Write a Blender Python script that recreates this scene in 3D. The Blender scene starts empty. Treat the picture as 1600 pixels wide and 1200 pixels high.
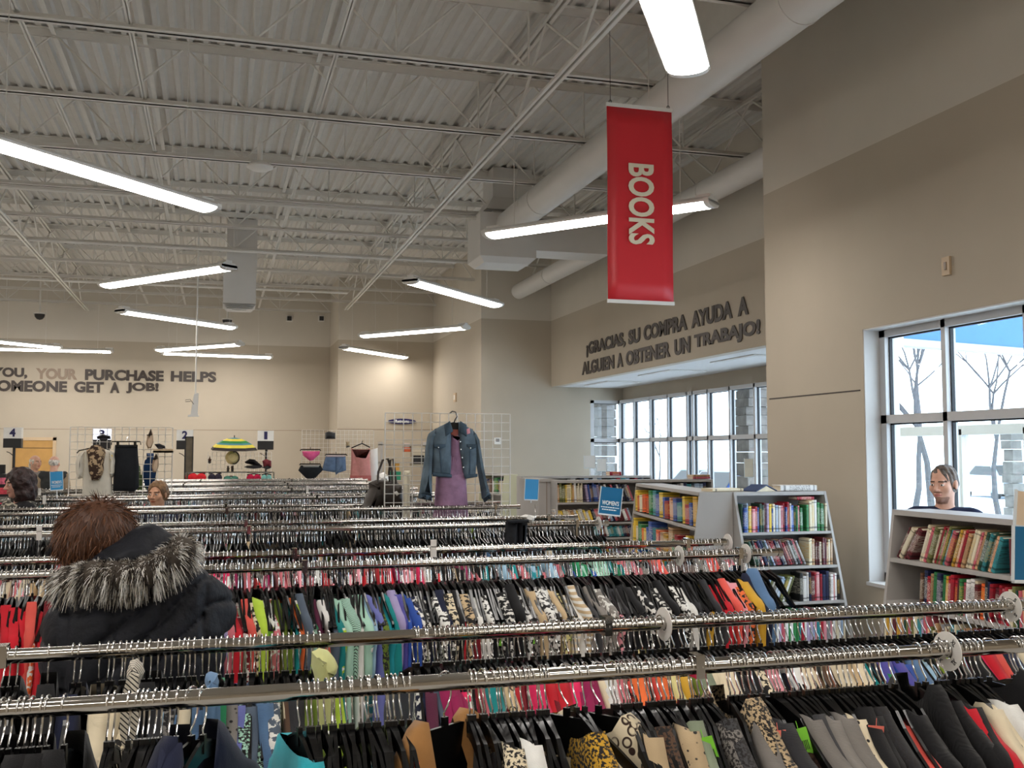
import bpy, bmesh, math, random
import numpy as np
from mathutils import Vector, Matrix

scene = bpy.context.scene
COL = scene.collection
R = math.radians
PI = math.pi

# ------------------------------------------------------------------ camera
CAM_H = 1.88
F_PX = 1600.0
PITCH = math.atan(107.0 / F_PX)
YAW = math.atan(465.0 / F_PX * math.cos(PITCH))
cam_data = bpy.data.cameras.new('camera')
cam_data.sensor_width = 36.0
cam_data.lens = 36.0 * F_PX / 1600.0
cam_data.clip_end = 300
cam = bpy.data.objects.new('camera', cam_data)
COL.objects.link(cam)
cam.location = (0, 0, CAM_H)
cam.rotation_euler = (PI / 2 + PITCH, 0, -YAW)
scene.camera = cam

# ------------------------------------------------------------------ world (overcast daylight outside the windows)
world = bpy.data.worlds.new('overcast_sky')
scene.world = world
world.use_nodes = True
bg = world.node_tree.nodes['Background']
bg.inputs[0].default_value = (0.74, 0.87, 1.0, 1)
bg.inputs[1].default_value = 6.0

LAMP_RADIANCE = 28.0
scene.view_settings.view_transform = 'Standard'
scene.view_settings.look = 'None'
scene.view_settings.gamma = 1
scene.view_settings.use_curve_mapping = False
scene.view_settings.exposure = 0.08

# ------------------------------------------------------------------ measuring helpers
_F = np.array([math.sin(YAW) * math.cos(PITCH), math.cos(YAW) * math.cos(PITCH), math.sin(PITCH)])
_R = np.array([math.cos(YAW), -math.sin(YAW), 0.0])
_U = np.cross(_R, _F)


def ray(px, py):
    return _F + _R * (px - 800) / F_PX - _U * (py - 600) / F_PX


def aty(px, py, Y):
    d = ray(px, py)
    d = d * (Y / d[1])
    return Vector((d[0], d[1], d[2] + CAM_H))


def atx(px, py, X):
    d = ray(px, py)
    d = d * (X / d[0])
    return Vector((d[0], d[1], d[2] + CAM_H))


def atz(px, py, z):
    d = ray(px, py)
    d = d * ((z - CAM_H) / d[2])
    return Vector((d[0], d[1], d[2] + CAM_H))


# ------------------------------------------------------------------ mesh builder
class MB:
    def __init__(self):
        self.v = []
        self.f = []
        self.mi = []

    def add(self, verts, faces, m=0):
        b = len(self.v)
        self.v.extend([tuple(p) for p in verts])
        self.f.extend([tuple(i + b for i in f) for f in faces])
        self.mi.extend([m] * len(faces))
        return self

    def box(self, a, b, m=0):
        x0, y0, z0 = [min(a[i], b[i]) for i in range(3)]
        x1, y1, z1 = [max(a[i], b[i]) for i in range(3)]
        v = [(x0, y0, z0), (x1, y0, z0), (x1, y1, z0), (x0, y1, z0), (x0, y0, z1), (x1, y0, z1), (x1, y1, z1), (x0, y1, z1)]
        f = [(0, 3, 2, 1), (4, 5, 6, 7), (0, 1, 5, 4), (1, 2, 6, 5), (2, 3, 7, 6), (3, 0, 4, 7)]
        return self.add(v, f, m)

    def bar(self, p, q, w, h, m=0, up=(0, 0, 1)):
        p, q = Vector(p), Vector(q)
        d = (q - p).normalized()
        u = Vector(up)
        if abs(d.dot(u)) > 0.98:
            u = Vector((1, 0, 0))
        s = d.cross(u).normalized()
        t = s.cross(d).normalized()
        v = []
        for c in (p, q):
            for a, b in ((-1, -1), (1, -1), (1, 1), (-1, 1)):
                v.append(c + s * (a * w / 2) + t * (b * h / 2))
        f = [(0, 1, 2, 3), (7, 6, 5, 4), (0, 4, 5, 1), (1, 5, 6, 2), (2, 6, 7, 3), (3, 7, 4, 0)]
        return self.add(v, f, m)

    def tube(self, pts, r, n=8, m=0, cap=True, rs=None):
        pts = [Vector(p) for p in pts]
        v = []
        N = len(pts)
        prev = None
        for i, p in enumerate(pts):
            d = (pts[min(i + 1, N - 1)] - pts[max(i - 1, 0)])
            d = d.normalized() if d.length > 1e-9 else Vector((0, 0, 1))
            if prev is None:
                a = Vector((0, 0, 1)) if abs(d.z) < 0.9 else Vector((1, 0, 0))
                s = d.cross(a).normalized()
            else:
                s = (prev - d * prev.dot(d)).normalized()
            prev = s
            t = d.cross(s)
            rr = rs[i] if rs else r
            for k in range(n):
                an = 2 * PI * k / n
                v.append(p + s * (rr * math.cos(an)) + t * (rr * math.sin(an)))
        f = []
        for i in range(N - 1):
            for k in range(n):
                k2 = (k + 1) % n
                f.append((i * n + k, i * n + k2, (i + 1) * n + k2, (i + 1) * n + k))
        if cap:
            f.append(tuple(range(n))[::-1])
            f.append(tuple((N - 1) * n + k for k in range(n)))
        return self.add(v, f, m)

    def lathe(self, prof, n=20, c=(0, 0, 0), m=0, axis='z'):
        v, f = [], []
        for r, h in prof:
            for k in range(n):
                a = 2 * PI * k / n
                x, y, z = r * math.cos(a), r * math.sin(a), h
                if axis == 'x':
                    x, y, z = z, x, y
                elif axis == 'y':
                    x, y, z = x, z, y
                v.append((c[0] + x, c[1] + y, c[2] + z))
        for i in range(len(prof) - 1):
            for k in range(n):
                k2 = (k + 1) % n
                f.append((i * n + k, i * n + k2, (i + 1) * n + k2, (i + 1) * n + k))
        if prof[0][0] > 1e-6:
            f.append(tuple(range(n))[::-1])
        if prof[-1][0] > 1e-6:
            f.append(tuple((len(prof) - 1) * n + k for k in range(n)))
        return self.add(v, f, m)

    def prism(self, poly, t0, t1, axis='x', m=0):
        """poly: 2D outline extruded along axis from t0 to t1."""
        n = len(poly)
        v = []
        for t in (t0, t1):
            for a, b in poly:
                v.append({'x': (t, a, b), 'y': (a, t, b), 'z': (a, b, t)}[axis])
        f = [tuple(range(n))[::-1], tuple(range(n, 2 * n))]
        for k in range(n):
            k2 = (k + 1) % n
            f.append((k, k2, n + k2, n + k))
        return self.add(v, f, m)

    def ellipsoid(self, c, r, nu=14, nv=9, m=0):
        prof = []
        v, f = [], []
        for j in range(1, nv):
            th = PI * j / nv
            for k in range(nu):
                a = 2 * PI * k / nu
                v.append((c[0] + r[0] * math.sin(th) * math.cos(a), c[1] + r[1] * math.sin(th) * math.sin(a), c[2] + r[2] * math.cos(th)))
        top = len(v)
        v.append((c[0], c[1], c[2] + r[2]))
        v.append((c[0], c[1], c[2] - r[2]))
        for j in range(nv - 2):
            for k in range(nu):
                k2 = (k + 1) % nu
                f.append((j * nu + k, (j + 1) * nu + k, (j + 1) * nu + k2, j * nu + k2))
        for k in range(nu):
            k2 = (k + 1) % nu
            f.append((top, k, k2))
            f.append((top + 1, (nv - 2) * nu + k2, (nv - 2) * nu + k))
        return self.add(v, f, m)

    def data(self, name, mats, smooth=False):
        me = bpy.data.meshes.new(name)
        me.from_pydata(self.v, [], self.f)
        for mt in (mats if isinstance(mats, (list, tuple)) else [mats]):
            me.materials.append(mt)
        me.polygons.foreach_set('material_index', self.mi)
        bm = bmesh.new()
        bm.from_mesh(me)
        bmesh.ops.recalc_face_normals(bm, faces=bm.faces)
        bm.to_mesh(me)
        bm.free()
        if smooth:
            shade(me, smooth if smooth is not True else 40)
        me.update()
        return me

    def build(self, name, mats, parent=None, smooth=False, loc=None):
        o = bpy.data.objects.new(name, self.data(name, mats, smooth))
        COL.objects.link(o)
        if parent is not None:
            o.parent = parent
        if loc is not None:
            o.location = loc
        return o


def shade(me, ang=40):
    me.polygons.foreach_set('use_smooth', [True] * len(me.polygons))
    try:
        me.set_sharp_from_angle(angle=R(ang))
    except Exception:
        pass


def np_mesh(name, V, Fc, mats, mi=None, smooth=True):
    """Fast mesh from numpy arrays (all faces with the same corner count)."""
    me = bpy.data.meshes.new(name)
    V = np.asarray(V, dtype=np.float32)
    Fc = np.asarray(Fc, dtype=np.int32)
    k = Fc.shape[1]
    me.vertices.add(len(V))
    me.vertices.foreach_set('co', V.ravel())
    me.loops.add(Fc.size)
    me.loops.foreach_set('vertex_index', Fc.ravel())
    me.polygons.add(len(Fc))
    me.polygons.foreach_set('loop_start', np.arange(0, Fc.size, k, dtype=np.int32))
    me.polygons.foreach_set('loop_total', np.full(len(Fc), k, dtype=np.int32))
    for mt in (mats if isinstance(mats, (list, tuple)) else [mats]):
        me.materials.append(mt)
    if mi is not None:
        me.polygons.foreach_set('material_index', np.asarray(mi, dtype=np.int32))
    me.polygons.foreach_set('use_smooth', np.full(len(Fc), bool(smooth)))
    me.update(calc_edges=True)
    me.validate()
    return me


def link(name, me, parent=None, loc=None, rotz=None):
    o = bpy.data.objects.new(name, me)
    COL.objects.link(o)
    if parent is not None:
        o.parent = parent
    if loc is not None:
        o.location = loc
    if rotz is not None:
        o.rotation_euler = (0, 0, rotz)
    return o


def tag(o, label, cat, group=None):
    o['label'] = label
    o['category'] = cat
    if group:
        o['group'] = group
    return o


def thing(name, label, cat, loc=(0, 0, 0), rotz=0.0, group=None):
    o = bpy.data.objects.new(name, None)
    o.empty_display_size = 0.1
    COL.objects.link(o)
    o.location = loc
    o.rotation_euler = (0, 0, rotz)
    return tag(o, label, cat, group)


def struct(o):
    o['kind'] = 'structure'
    return o


def dup(root, loc=None, rot=None, label=None, group=None):
    r = root.copy()
    COL.objects.link(r)
    if loc is not None:
        r.location = loc
    if rot is not None:
        r.rotation_euler = rot
    if label:
        r['label'] = label
    if group:
        r['group'] = group
    for ch in list(root.children):
        c = ch.copy()
        COL.objects.link(c)
        c.parent = r
        for g in ch.children:
            d = g.copy()
            COL.objects.link(d)
            d.parent = c
    return r


ORD = 'first second third fourth fifth sixth seventh eighth ninth tenth eleventh twelfth thirteenth fourteenth fifteenth sixteenth seventeenth eighteenth nineteenth twentieth'.split()
TENS = {20: 'twenty', 30: 'thirty', 40: 'forty', 50: 'fifty', 60: 'sixty', 70: 'seventy', 80: 'eighty', 90: 'ninety'}
TENTH = {20: 'twentieth', 30: 'thirtieth', 40: 'fortieth', 50: 'fiftieth', 60: 'sixtieth', 70: 'seventieth', 80: 'eightieth', 90: 'ninetieth'}


def ordinal(n):
    if n <= 20:
        return ORD[n - 1]
    if n < 100:
        return TENTH[n] if n % 10 == 0 else TENS[n // 10 * 10] + '-' + ORD[n % 10 - 1]
    return 'hundred-and-' + ordinal(n - 100) if n > 100 else 'hundredth'


# ------------------------------------------------------------------ materials
def lin(c):
    out = []
    for x in c[:3]:
        x = x / 255.0
        out.append(x / 12.92 if x <= 0.04045 else ((x + 0.055) / 1.055) ** 2.4)
    return tuple(out) + (1.0,)


class NT:
    """small helper round a node tree"""

    def __init__(self, name):
        self.m = bpy.data.materials.new(name)
        self.m.use_nodes = True
        self.t = self.m.node_tree
        self.bsdf = self.t.nodes['Principled BSDF']
        self.out = self.t.nodes['Material Output']

    def n(self, typ, **kw):
        nd = self.t.nodes.new(typ)
        for k, v in kw.items():
            setattr(nd, k, v)
        return nd

    def l(self, a, b):
        self.t.links.new(a, b)

    def ramp(self, fac, stops, interp='LINEAR'):
        r = self.n('ShaderNodeValToRGB')
        r.color_ramp.interpolation = interp
        el = r.color_ramp.elements
        while len(el) < len(stops):
            el.new(0.5)
        for e, (p, c) in zip(el, stops):
            e.position = p
            e.color = c
        self.l(fac, r.inputs[0])
        return r.outputs[0]

    def mix(self, fac, a, b, blend='MIX'):
        x = self.n('ShaderNodeMix', data_type='RGBA', blend_type=blend)
        for s, v in ((x.inputs[0], fac), (x.inputs[6], a), (x.inputs[7], b)):
            if hasattr(v, 'is_linked') or hasattr(v, 'links'):
                self.l(v, s)
            else:
                s.default_value = v
        return x.outputs[2]

    def bump(self, h, strength=0.3, dist=0.01):
        b = self.n('ShaderNodeBump')
        b.inputs['Strength'].default_value = strength
        b.inputs['Distance'].default_value = dist
        self.l(h, b.inputs['Height'])
        self.l(b.outputs[0], self.bsdf.inputs['Normal'])


def mat(name, rgb, rough=0.6, metal=0.0, var=0.06, scale=8.0, bump=0.0, spec=0.5, coat=0.0):
    """plain surface with slight procedural mottling"""
    t = NT(name)
    b = t.bsdf
    c = lin(rgb)
    tc = t.n('ShaderNodeTexCoord')
    no = t.n('ShaderNodeTexNoise')
    no.inputs['Scale'].default_value = scale
    no.inputs['Detail'].default_value = 3
    t.l(tc.outputs['Object'], no.inputs['Vector'])
    lo = tuple(x * (1 - var) for x in c[:3]) + (1,)
    hi = tuple(min(1, x * (1 + var)) for x in c[:3]) + (1,)
    t.l(t.ramp(no.outputs[0], [(0.3, lo), (0.7, hi)]), b.inputs['Base Color'])
    b.inputs['Roughness'].default_value = rough
    b.inputs['Metallic'].default_value = metal
    b.inputs['Specular IOR Level'].default_value = spec
    if coat:
        b.inputs['Coat Weight'].default_value = coat
    if bump:
        t.bump(no.outputs[0], bump, 0.02)
    return t.m


def emis(name, rgb, strength):
    t = NT(name)
    t.t.nodes.remove(t.bsdf)
    e = t.n('ShaderNodeEmission')
    e.inputs[0].default_value = lin(rgb)
    e.inputs[1].default_value = strength
    t.l(e.outputs[0], t.out.inputs[0])
    return t.m


M = {}
M['wall'] = mat('taupe_wall_paint', (182, 171, 153), 0.75, var=0.02, scale=2)
M['wall_top'] = mat('cream_wall_paint', (208, 201, 188), 0.75, var=0.02, scale=2)
M['deck'] = mat('white_painted_deck', (212, 209, 203), 0.6, var=0.03)
M['steel_white'] = mat('white_painted_steel', (222, 219, 212), 0.5, var=0.03)
M['duct'] = mat('white_painted_duct', (214, 211, 206), 0.45, var=0.02, scale=3)
M['floor'] = mat('polished_concrete_floor', (196, 194, 190), 0.4, var=0.1, scale=3)
M['chrome'] = mat('chrome_tube', (186, 182, 176), 0.10, 1.0, var=0.02)
M['wire_chrome'] = mat('chrome_wire', (214, 213, 212), 0.2, 1.0, var=0.02)
M['hanger_black'] = mat('black_hanger_plastic', (11, 11, 12), 0.28, var=0.1, spec=0.4)
M['black_plastic'] = mat('black_plastic', (28, 27, 28), 0.45)
M['black_metal'] = mat('black_metal', (34, 32, 32), 0.4)
M['white_plastic'] = mat('white_plastic', (232, 230, 225), 0.4, var=0.02)
M['beige_plastic'] = mat('beige_plastic', (196, 172, 140), 0.5, var=0.02)
M['win_frame'] = mat('silver_aluminium_frame', (196, 196, 197), 0.45, 0.0, var=0.02)
M['win_gasket'] = mat('black_window_gasket', (25, 28, 34), 0.6)
M['reveal'] = mat('pale_reveal_paint', (206, 204, 202), 0.7, var=0.02)
M['case'] = mat('grey_bookcase_laminate', (172, 168, 164), 0.45, var=0.03, scale=4)
M['case_cream'] = mat('cream_end_panel_laminate', (200, 196, 165), 0.5, var=0.03, scale=4)
M['wall_letter'] = mat('brown_wall_letters', (54, 44, 38), 0.5, var=0.05)
M['wall_letter_pale'] = mat('pale_brown_letters', (132, 112, 92), 0.4, var=0.05)
M['banner_red'] = mat('red_banner_vinyl', (216, 44, 54), 0.4, var=0.03, scale=2)
M['banner_text'] = mat('cream_banner_print', (238, 226, 200), 0.5, var=0.02)
M['sign_blue'] = mat('blue_sign_card', (22, 105, 150), 0.3, var=0.05, scale=5)
M['sign_sky'] = mat('sky_blue_sign_card', (60, 150, 205), 0.3, var=0.05, scale=5)
M['sign_text'] = mat('white_sign_print', (240, 244, 246), 0.4, var=0.01)
M['acrylic'] = mat('clear_sign_holder_plastic', (220, 228, 232), 0.15, var=0.02)
M['navy_ink'] = mat('navy_print', (32, 30, 84), 0.5)
M['oak'] = mat('oak_door_veneer', (180, 138, 76), 0.45, var=0.1, scale=5)
M['snow'] = mat('packed_snow', (238, 242, 247), 0.8, var=0.03, scale=0.6, bump=0.3)
M['stone'] = mat('rough_stone_pillar', (112, 106, 100), 0.9, var=0.25, scale=7, bump=0.9)
M['sky_fascia'] = mat('bright_blue_canopy_fascia', (34, 92, 168), 0.5, var=0.05)
M['canopy_grey'] = mat('grey_canopy_soffit', (150, 156, 165), 0.6, var=0.05)
M['bark'] = mat('grey_tree_bark', (80, 78, 80), 0.9, var=0.2)
M['evergreen'] = mat('dark_evergreen_needles', (70, 80, 84), 0.9, var=0.3)
M['lamp_glow'] = emis('fluorescent_diffuser', (255, 249, 242), LAMP_RADIANCE)


def glass_mat():
    t = NT('window_glass')
    t.t.nodes.remove(t.bsdf)
    a = t.n('ShaderNodeBsdfTransparent')
    a.inputs[0].default_value = (0.93, 0.96, 0.97, 1)
    g = t.n('ShaderNodeBsdfGlossy')
    g.inputs['Roughness'].default_value = 0.02
    lw = t.n('ShaderNodeLayerWeight')
    lw.inputs[0].default_value = 0.5
    pw = t.n('ShaderNodeMath', operation='POWER')
    t.l(lw.outputs['Facing'], pw.inputs[0])
    pw.inputs[1].default_value = 4.0
    ml = t.n('ShaderNodeMath', operation='MULTIPLY_ADD')
    t.l(pw.outputs[0], ml.inputs[0])
    ml.inputs[1].default_value = 0.3
    ml.inputs[2].default_value = 0.03
    mx = t.n('ShaderNodeMixShader')
    t.l(ml.outputs[0], mx.inputs[0])
    t.l(a.outputs[0], mx.inputs[1])
    t.l(g.outputs[0], mx.inputs[2])
    t.l(mx.outputs[0], t.out.inputs[0])
    return t.m


M['glass'] = glass_mat()

# ================================================================== THE ROOM
ZT = 4.48          # height of the two-tone paint line
ZC = 6.05          # walls run up past the deck
XR, XS, XB = 5.30, 6.36, 7.87      # near right wall, lettered wall over the bay, bay window wall
YR, YE, YB, YA = 9.12, 19.15, 25.5, 23.7
XL, Y0 = -11.0, -5.0
T = 0.25


def wall(name, a, b, z0=0.0, z1=ZC, split=ZT, mats=('wall', 'wall_top')):
    m = MB()
    if z0 < split < z1:
        m.box((a[0], a[1], z0), (b[0], b[1], split), 0)
        m.box((a[0], a[1], split), (b[0], b[1], z1), 1)
    else:
        m.box((a[0], a[1], z0), (b[0], b[1], z1), 0 if z1 <= split else 1)
    return struct(m.build(name, [M[mats[0]], M[mats[1]]]))


m = MB()
m.box((XL - T, Y0 - T, -0.12), (XB + T, YB + T, 0))
struct(m.build('floor', M['floor']))

# near right wall with the window opening (Y 2.6 .. 7.5, Z 0.77 .. 2.94)
WY0, WY1, WZ0, WZ1 = 2.9, 7.52, 0.77, 2.93
m = MB()
XO = XR + 0.34
m.box((XR, Y0, 0), (XO, WY0, ZT))
m.box((XR, WY1, 0), (XO, YR, ZT))
m.box((XR, WY0, 0), (XO, WY1, WZ0))
m.box((XR, WY0, WZ1), (XO, WY1, ZT))
m.box((XR, Y0, ZT), (XO, YR, ZC), 1)
m.box((XO, YR - 0.3, 0), (XS + 0.15, YR, ZT))
m.box((XO, YR - 0.3, ZT), (XS + 0.15, YR, ZC), 1)
struct(m.build('wall_right', [M['wall'], M['wall_top']]))
m = MB()   # painted lining of the opening
m.box((XR + 0.002, WY1 - 0.012, WZ0), (XO, WY1 - 0.001, WZ1))
m.box((XR + 0.002, WY0, WZ1 - 0.012), (XO, WY1, WZ1 - 0.001))
m.box((XR - 0.03, WY0, WZ0 + 0.001), (XO, WY1 - 0.012, WZ0 + 0.03))
struct(m.build('trim_1', M['reveal']))
# joint line in the wall panels
m = MB()
m.box((XR - 0.003, WY1 + 0.05, 2.405), (XR + 0.01, YR - 0.05, 2.417))
struct(m.build('trim_2', M['wall_letter']))
m = MB()
m.box((XL, YB - 0.004, 2.41), (2.7, YB + 0.01, 2.42))
m.box((2.7, YA - 0.004, 2.41), (4.93, YA + 0.01, 2.42))
struct(m.build('trim_3', M['wall_letter_pale']))

# lettered wall above the bay, bay soffit, bay window wall, bay end wall
wall('wall_bay_header', (XS, YR, 0), (XS + 0.15, YE, 0), 3.17, ZC)
YN = 10.8          # near end of the bay
wall('wall_bay_near', (XS, YR, 0), (XS + 0.15, YN, 0), 0, 3.17)
m = MB()
m.box((XS + 0.15, YN - 0.1, 0), (XB + 0.1, YN, 3.17))
struct(m.build('wall_bay_near_end', M['wall']))
m = MB()
m.box((XS + 0.15, YN - 0.1, 3.17), (XB + T, YE + T, 3.3))
struct(m.build('ceiling_bay', M['reveal']))
m = MB()
m.box((XB, YN, 2.92), (XB + T, YE + T, 3.17))
m.box((XB, YN, 0), (XB + T, YE + T, 0.75))
struct(m.build('wall_bay', M['wall']))
m = MB()
EX0 = 7.18
m.box((4.93, YE, 0), (EX0, YE + T, 3.17))
m.box((EX0, YE, 2.92), (XB, YE + T, 3.17))
m.box((EX0, YE, 0), (XB, YE + T, 0.75))
m.box((4.93, YE, 3.17), (XS + 0.15, YE + T, ZT))
m.box((4.93, YE, ZT), (XS + 0.15, YE + T, ZC), 1)
struct(m.build('wall_bay_end', [M['wall'], M['wall_top']]))
wall('wall_return', (4.93, YE + T, 0), (4.93 + T, YA, 0))
wall('wall_back_right', (2.7, YA, 0), (4.93 + T, YA + T, 0))
wall('wall_step', (2.7, YA + T, 0), (2.7 + T, YB, 0))
wall('wall_back', (XL, YB, 0), (2.7 + T, YB + T, 0))
wall('wall_left', (XL - T, Y0, 0), (XL, YB + T, 0))
wall('wall_front', (XL - T, Y0 - T, 0), (XO, Y0, 0))

# ------------------------------------------------------------------ corrugated roof deck
DZ = 5.93
xs, zs = [], []
x = XL
while x < XS + 0.1:
    for dx, z in ((0.0, DZ), (0.046, DZ), (0.068, DZ + 0.032), (0.130, DZ + 0.032)):
        xs.append(x + dx)
        zs.append(z)
    x += 0.1524
ys = [Y0, YR, 14.0, YB + 0.1]
V, Fq = [], []
for y in ys:
    for x, z in zip(xs, zs):
        V.append((x, y, z))
n = len(xs)
for j in range(len(ys) - 1):
    for i in range(n - 1):
        Fq.append((j * n + i, (j + 1) * n + i, (j + 1) * n + i + 1, j * n + i + 1))
m = MB()
m.add(V, Fq)
m.box((XL - T, Y0 - T, DZ + 0.1), (XS + 0.15, YB + T, DZ + 0.2))
struct(m.build('ceiling', M['deck']))

# ------------------------------------------------------------------ open-web joists
JZB = 5.29


def make_joist(x0, x1, y, idx):
    t = thing('roof_joist', 'white open-web steel roof joist, %s from the camera end' % ordinal(idx), 'roof joist', (0, y, 0), group='roof joists')
    for nm, z, s in (('top_chord', DZ - 0.025, 1), ('bottom_chord', JZB + 0.02, -1)):
        m = MB()
        for sy in (-1, 1):
            m.box((x0, sy * 0.012, z - (0.05 if s > 0 else 0.025)), (x1, sy * 0.020, z + 0.025))
            m.box((x0, sy * 0.012, z + s * 0.018), (x1, sy * 0.062, z + s * 0.025))
        m.build(nm, M['steel_white'], t)
    m = MB()
    k = 0
    x = x0 + 0.15
    while x < x1 - 0.3:
        xm = min(x + 0.6, x1 - 0.05)
        xe = min(x + 1.2, x1 - 0.02)
        m.tube([(x, 0, JZB + 0.02), (xm, 0, DZ - 0.04)], 0.011, 6, cap=False)
        m.tube([(xm, 0, DZ - 0.04), (xe, 0, JZB + 0.02)], 0.011, 6, cap=False)
        m.tube([(x, 0, JZB + 0.02), (x, 0, DZ - 0.04)], 0.010, 6, cap=False)
        x += 1.2
    m.build('web', M['steel_white'], t)
    return t


for k in range(-1, 10):
    y = 8.6 + 1.83 * k
    xe = 4.08 if y < YR else (XS - 0.02 if y < YE else (4.9 if y < YA else 2.66))
    make_joist(-9.5, xe, y, k + 2)

# girders along the room and bridging angles
for X, lab in ((2.86, 'white roof girder running deep into the store beside the big duct'), (-2.9, 'white roof girder on the left, over the far clothing racks'), (5.72, 'white roof girder close to the lettered wall')):
    t = thing('roof_girder', lab, 'girder', (X, 0, 0))
    ya, yb = (6.0, YB - 0.05) if X < 2.7 else ((6.0, YA - 0.05) if X < 5 else (YR + 0.05, YE - 0.05))
    for nm, z in (('top_chord', DZ - 0.09), ('bottom_chord', 5.2)):
        m = MB()
        for s in (-1, 1):
            m.box((s * 0.012, ya, z - 0.03), (s * 0.018, yb, z + 0.02))
            m.box((s * 0.015, ya, z - 0.035), (s * 0.045, yb, z - 0.026))
        m.build(nm, M['steel_white'], t)
    m = MB()
    y = ya
    while y < yb - 1.8:
        m.bar((0, y, 5.22), (0, y + 0.91, DZ - 0.1), 0.022, 0.02)
        m.bar((0, y + 0.91, DZ - 0.1), (0, y + 1.83, 5.22), 0.022, 0.02)
        y += 1.83
    m.build('web', M['steel_white'], t)
for X, lab in ((-0.72, 'thin white bridging angle crossing the joists near the middle'), (-1.55, 'thin white bridging angle crossing the joists left of the middle'), (0.95, 'thin white bridging angle crossing the joists right of the middle')):
    m = MB()
    m.box((X - 0.022, 7, JZB + 0.03), (X + 0.022, YB - 0.5, JZB + 0.036))
    m.box((X - 0.003, 7, JZB + 0.03), (X + 0.003, YB - 0.5, JZB + 0.075))
    m.box((X - 0.022, 7, DZ - 0.06), (X + 0.022, YB - 0.5, DZ - 0.054))
    tag(m.build('bridging_angle', M['steel_white']), lab, 'bracing')

m = MB()
m.box((4.08, 0.0, 5.2), (4.16, YR - 0.31, DZ))
tag(m.build('roof_beam', M['steel_white']), 'white roof beam over the near part of the big round duct', 'beam')
# sprinkler pipes
for X0, X1, y, z, lab in ((-9, 4.2, 13.9, 5.2, 'white sprinkler pipe over the middle racks'), (-9, 4.0, 17.3, 5.2, 'white sprinkler pipe over the far racks'), (-9, 2.6, 21.3, 5.2, 'white sprinkler pipe nearest the back wall')):
    m = MB()
    m.tube([(X0, y, z), (X1, y, z)], 0.026, 8)
    for k in range(5):
        xx = X0 + 1.0 + k * 2.4
        m.tube([(xx, y, z - 0.02), (xx, y, z - 0.09)], 0.012, 6)
        m.tube([(xx, y, z - 0.085), (xx, y, z - 0.09)], 0.028, 8)
        m.tube([(xx + 0.2, y, z), (xx + 0.2, y, DZ - 0.004)], 0.006, 5)
    tag(m.build('sprinkler_pipe', M['steel_white'], smooth=True), lab, 'pipe')

# ------------------------------------------------------------------ ducts
t = thing('air_duct', 'large white round air duct running down to a box on the right', 'duct')
DX, DH, DR, DY1 = 3.92, 5.08, 0.19, 13.7
m = MB()
m.tube([(DX, -1.0, DH), (DX, DY1, DH)], DR, 32)
m.build('round_duct', M['duct'], t, smooth=True)
for yy in (3.2, 6.2, 9.2, 12.2):
    m = MB()
    m.tube([(DX, yy - 0.02, DH), (DX, yy + 0.02, DH)], DR + 0.006, 32)
    m.build('joint_band', M['duct'], t, smooth=True)
for yy in (4.6, 8.4, 12.6):
    m = MB()
    m.tube([(DX - DR, yy, DH), (DX - DR, yy, DZ)], 0.004, 5)
    m.tube([(DX + DR, yy, DH), (DX + DR, yy, DZ)], 0.004, 5)
    m.build('hanger_wire', M['steel_white'], t)
t = thing('duct_box', 'white sheet metal duct box the large round duct ends in', 'duct')
m = MB()
m.box((3.50, 13.66, 4.62), (4.32, 14.4, 5.24))
m.add([(3.50, 13.66, 4.62), (4.32, 13.66, 4.62), (4.32, 14.4, 4.62), (3.5, 14.4, 4.62), (3.58, 13.74, 4.54), (4.24, 13.74, 4.54), (4.24, 14.32, 4.54), (3.58, 14.32, 4.54)], [(0, 1, 5, 4), (1, 2, 6, 5), (2, 3, 7, 6), (3, 0, 4, 7), (4, 5, 6, 7)])
m.build('plenum', M['duct'], t)
m = MB()
m.box((3.72, 13.8, 5.24), (4.3, 14.35, DZ - 0.005))
m.add([(3.6, 13.7, 5.3), (4.32, 13.7, 5.3), (4.32, 14.38, 5.3), (3.6, 14.38, 5.3), (3.72, 13.8, 5.5), (4.3, 13.8, 5.5), (4.3, 14.35, 5.5), (3.72, 14.35, 5.5)], [(0, 1, 5, 4), (1, 2, 6, 5), (2, 3, 7, 6), (3, 0, 4, 7), (0, 3, 2, 1)])
m.build('riser', M['duct'], t)
m = MB()
m.box((4.32, 13.75, 4.75), (5.45, 14.3, 5.15))
m.build('branch', M['duct'], t)
t = thing('air_duct', 'thinner white round duct along the foot of the cream upper wall', 'duct')
m = MB()
m.tube([(5.62, YR + 0.1, 5.0), (5.62, YE - 0.25, 5.0)], 0.15, 28)
m.build('round_duct', M['duct'], t, smooth=True)
for yy in (11, 14, 17):
    m = MB()
    m.tube([(5.62, yy - 0.02, 5.0), (5.62, yy + 0.02, 5.0)], 0.157, 28)
    m.build('joint_band', M['duct'], t, smooth=True)
# ceiling diffuser box
c = aty(374, 456, 18.2)
t = thing('air_diffuser', 'white box air diffuser hanging under a riser over the far racks', 'diffuser', (c.x, c.y, c.z))
m = MB()
m.box((-0.27, -0.27, -0.24), (0.27, 0.27, 0.30))
m.build('housing', M['duct'], t)
m = MB()
for k in range(4):
    z = -0.26 - k * 0.022
    w = 0.27 - 0.02 * k
    m.box((-w, -w, z), (w, w, z + 0.008))
m.box((-0.12, -0.12, -0.34), (0.12, 0.12, -0.33))
m.build('louvre', M['duct'], t)
m = MB()
m.box((-0.22, -0.24, 0.30), (0.28, 0.24, DZ - c.z - 0.05))
m.build('riser', M['duct'], t)
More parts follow.
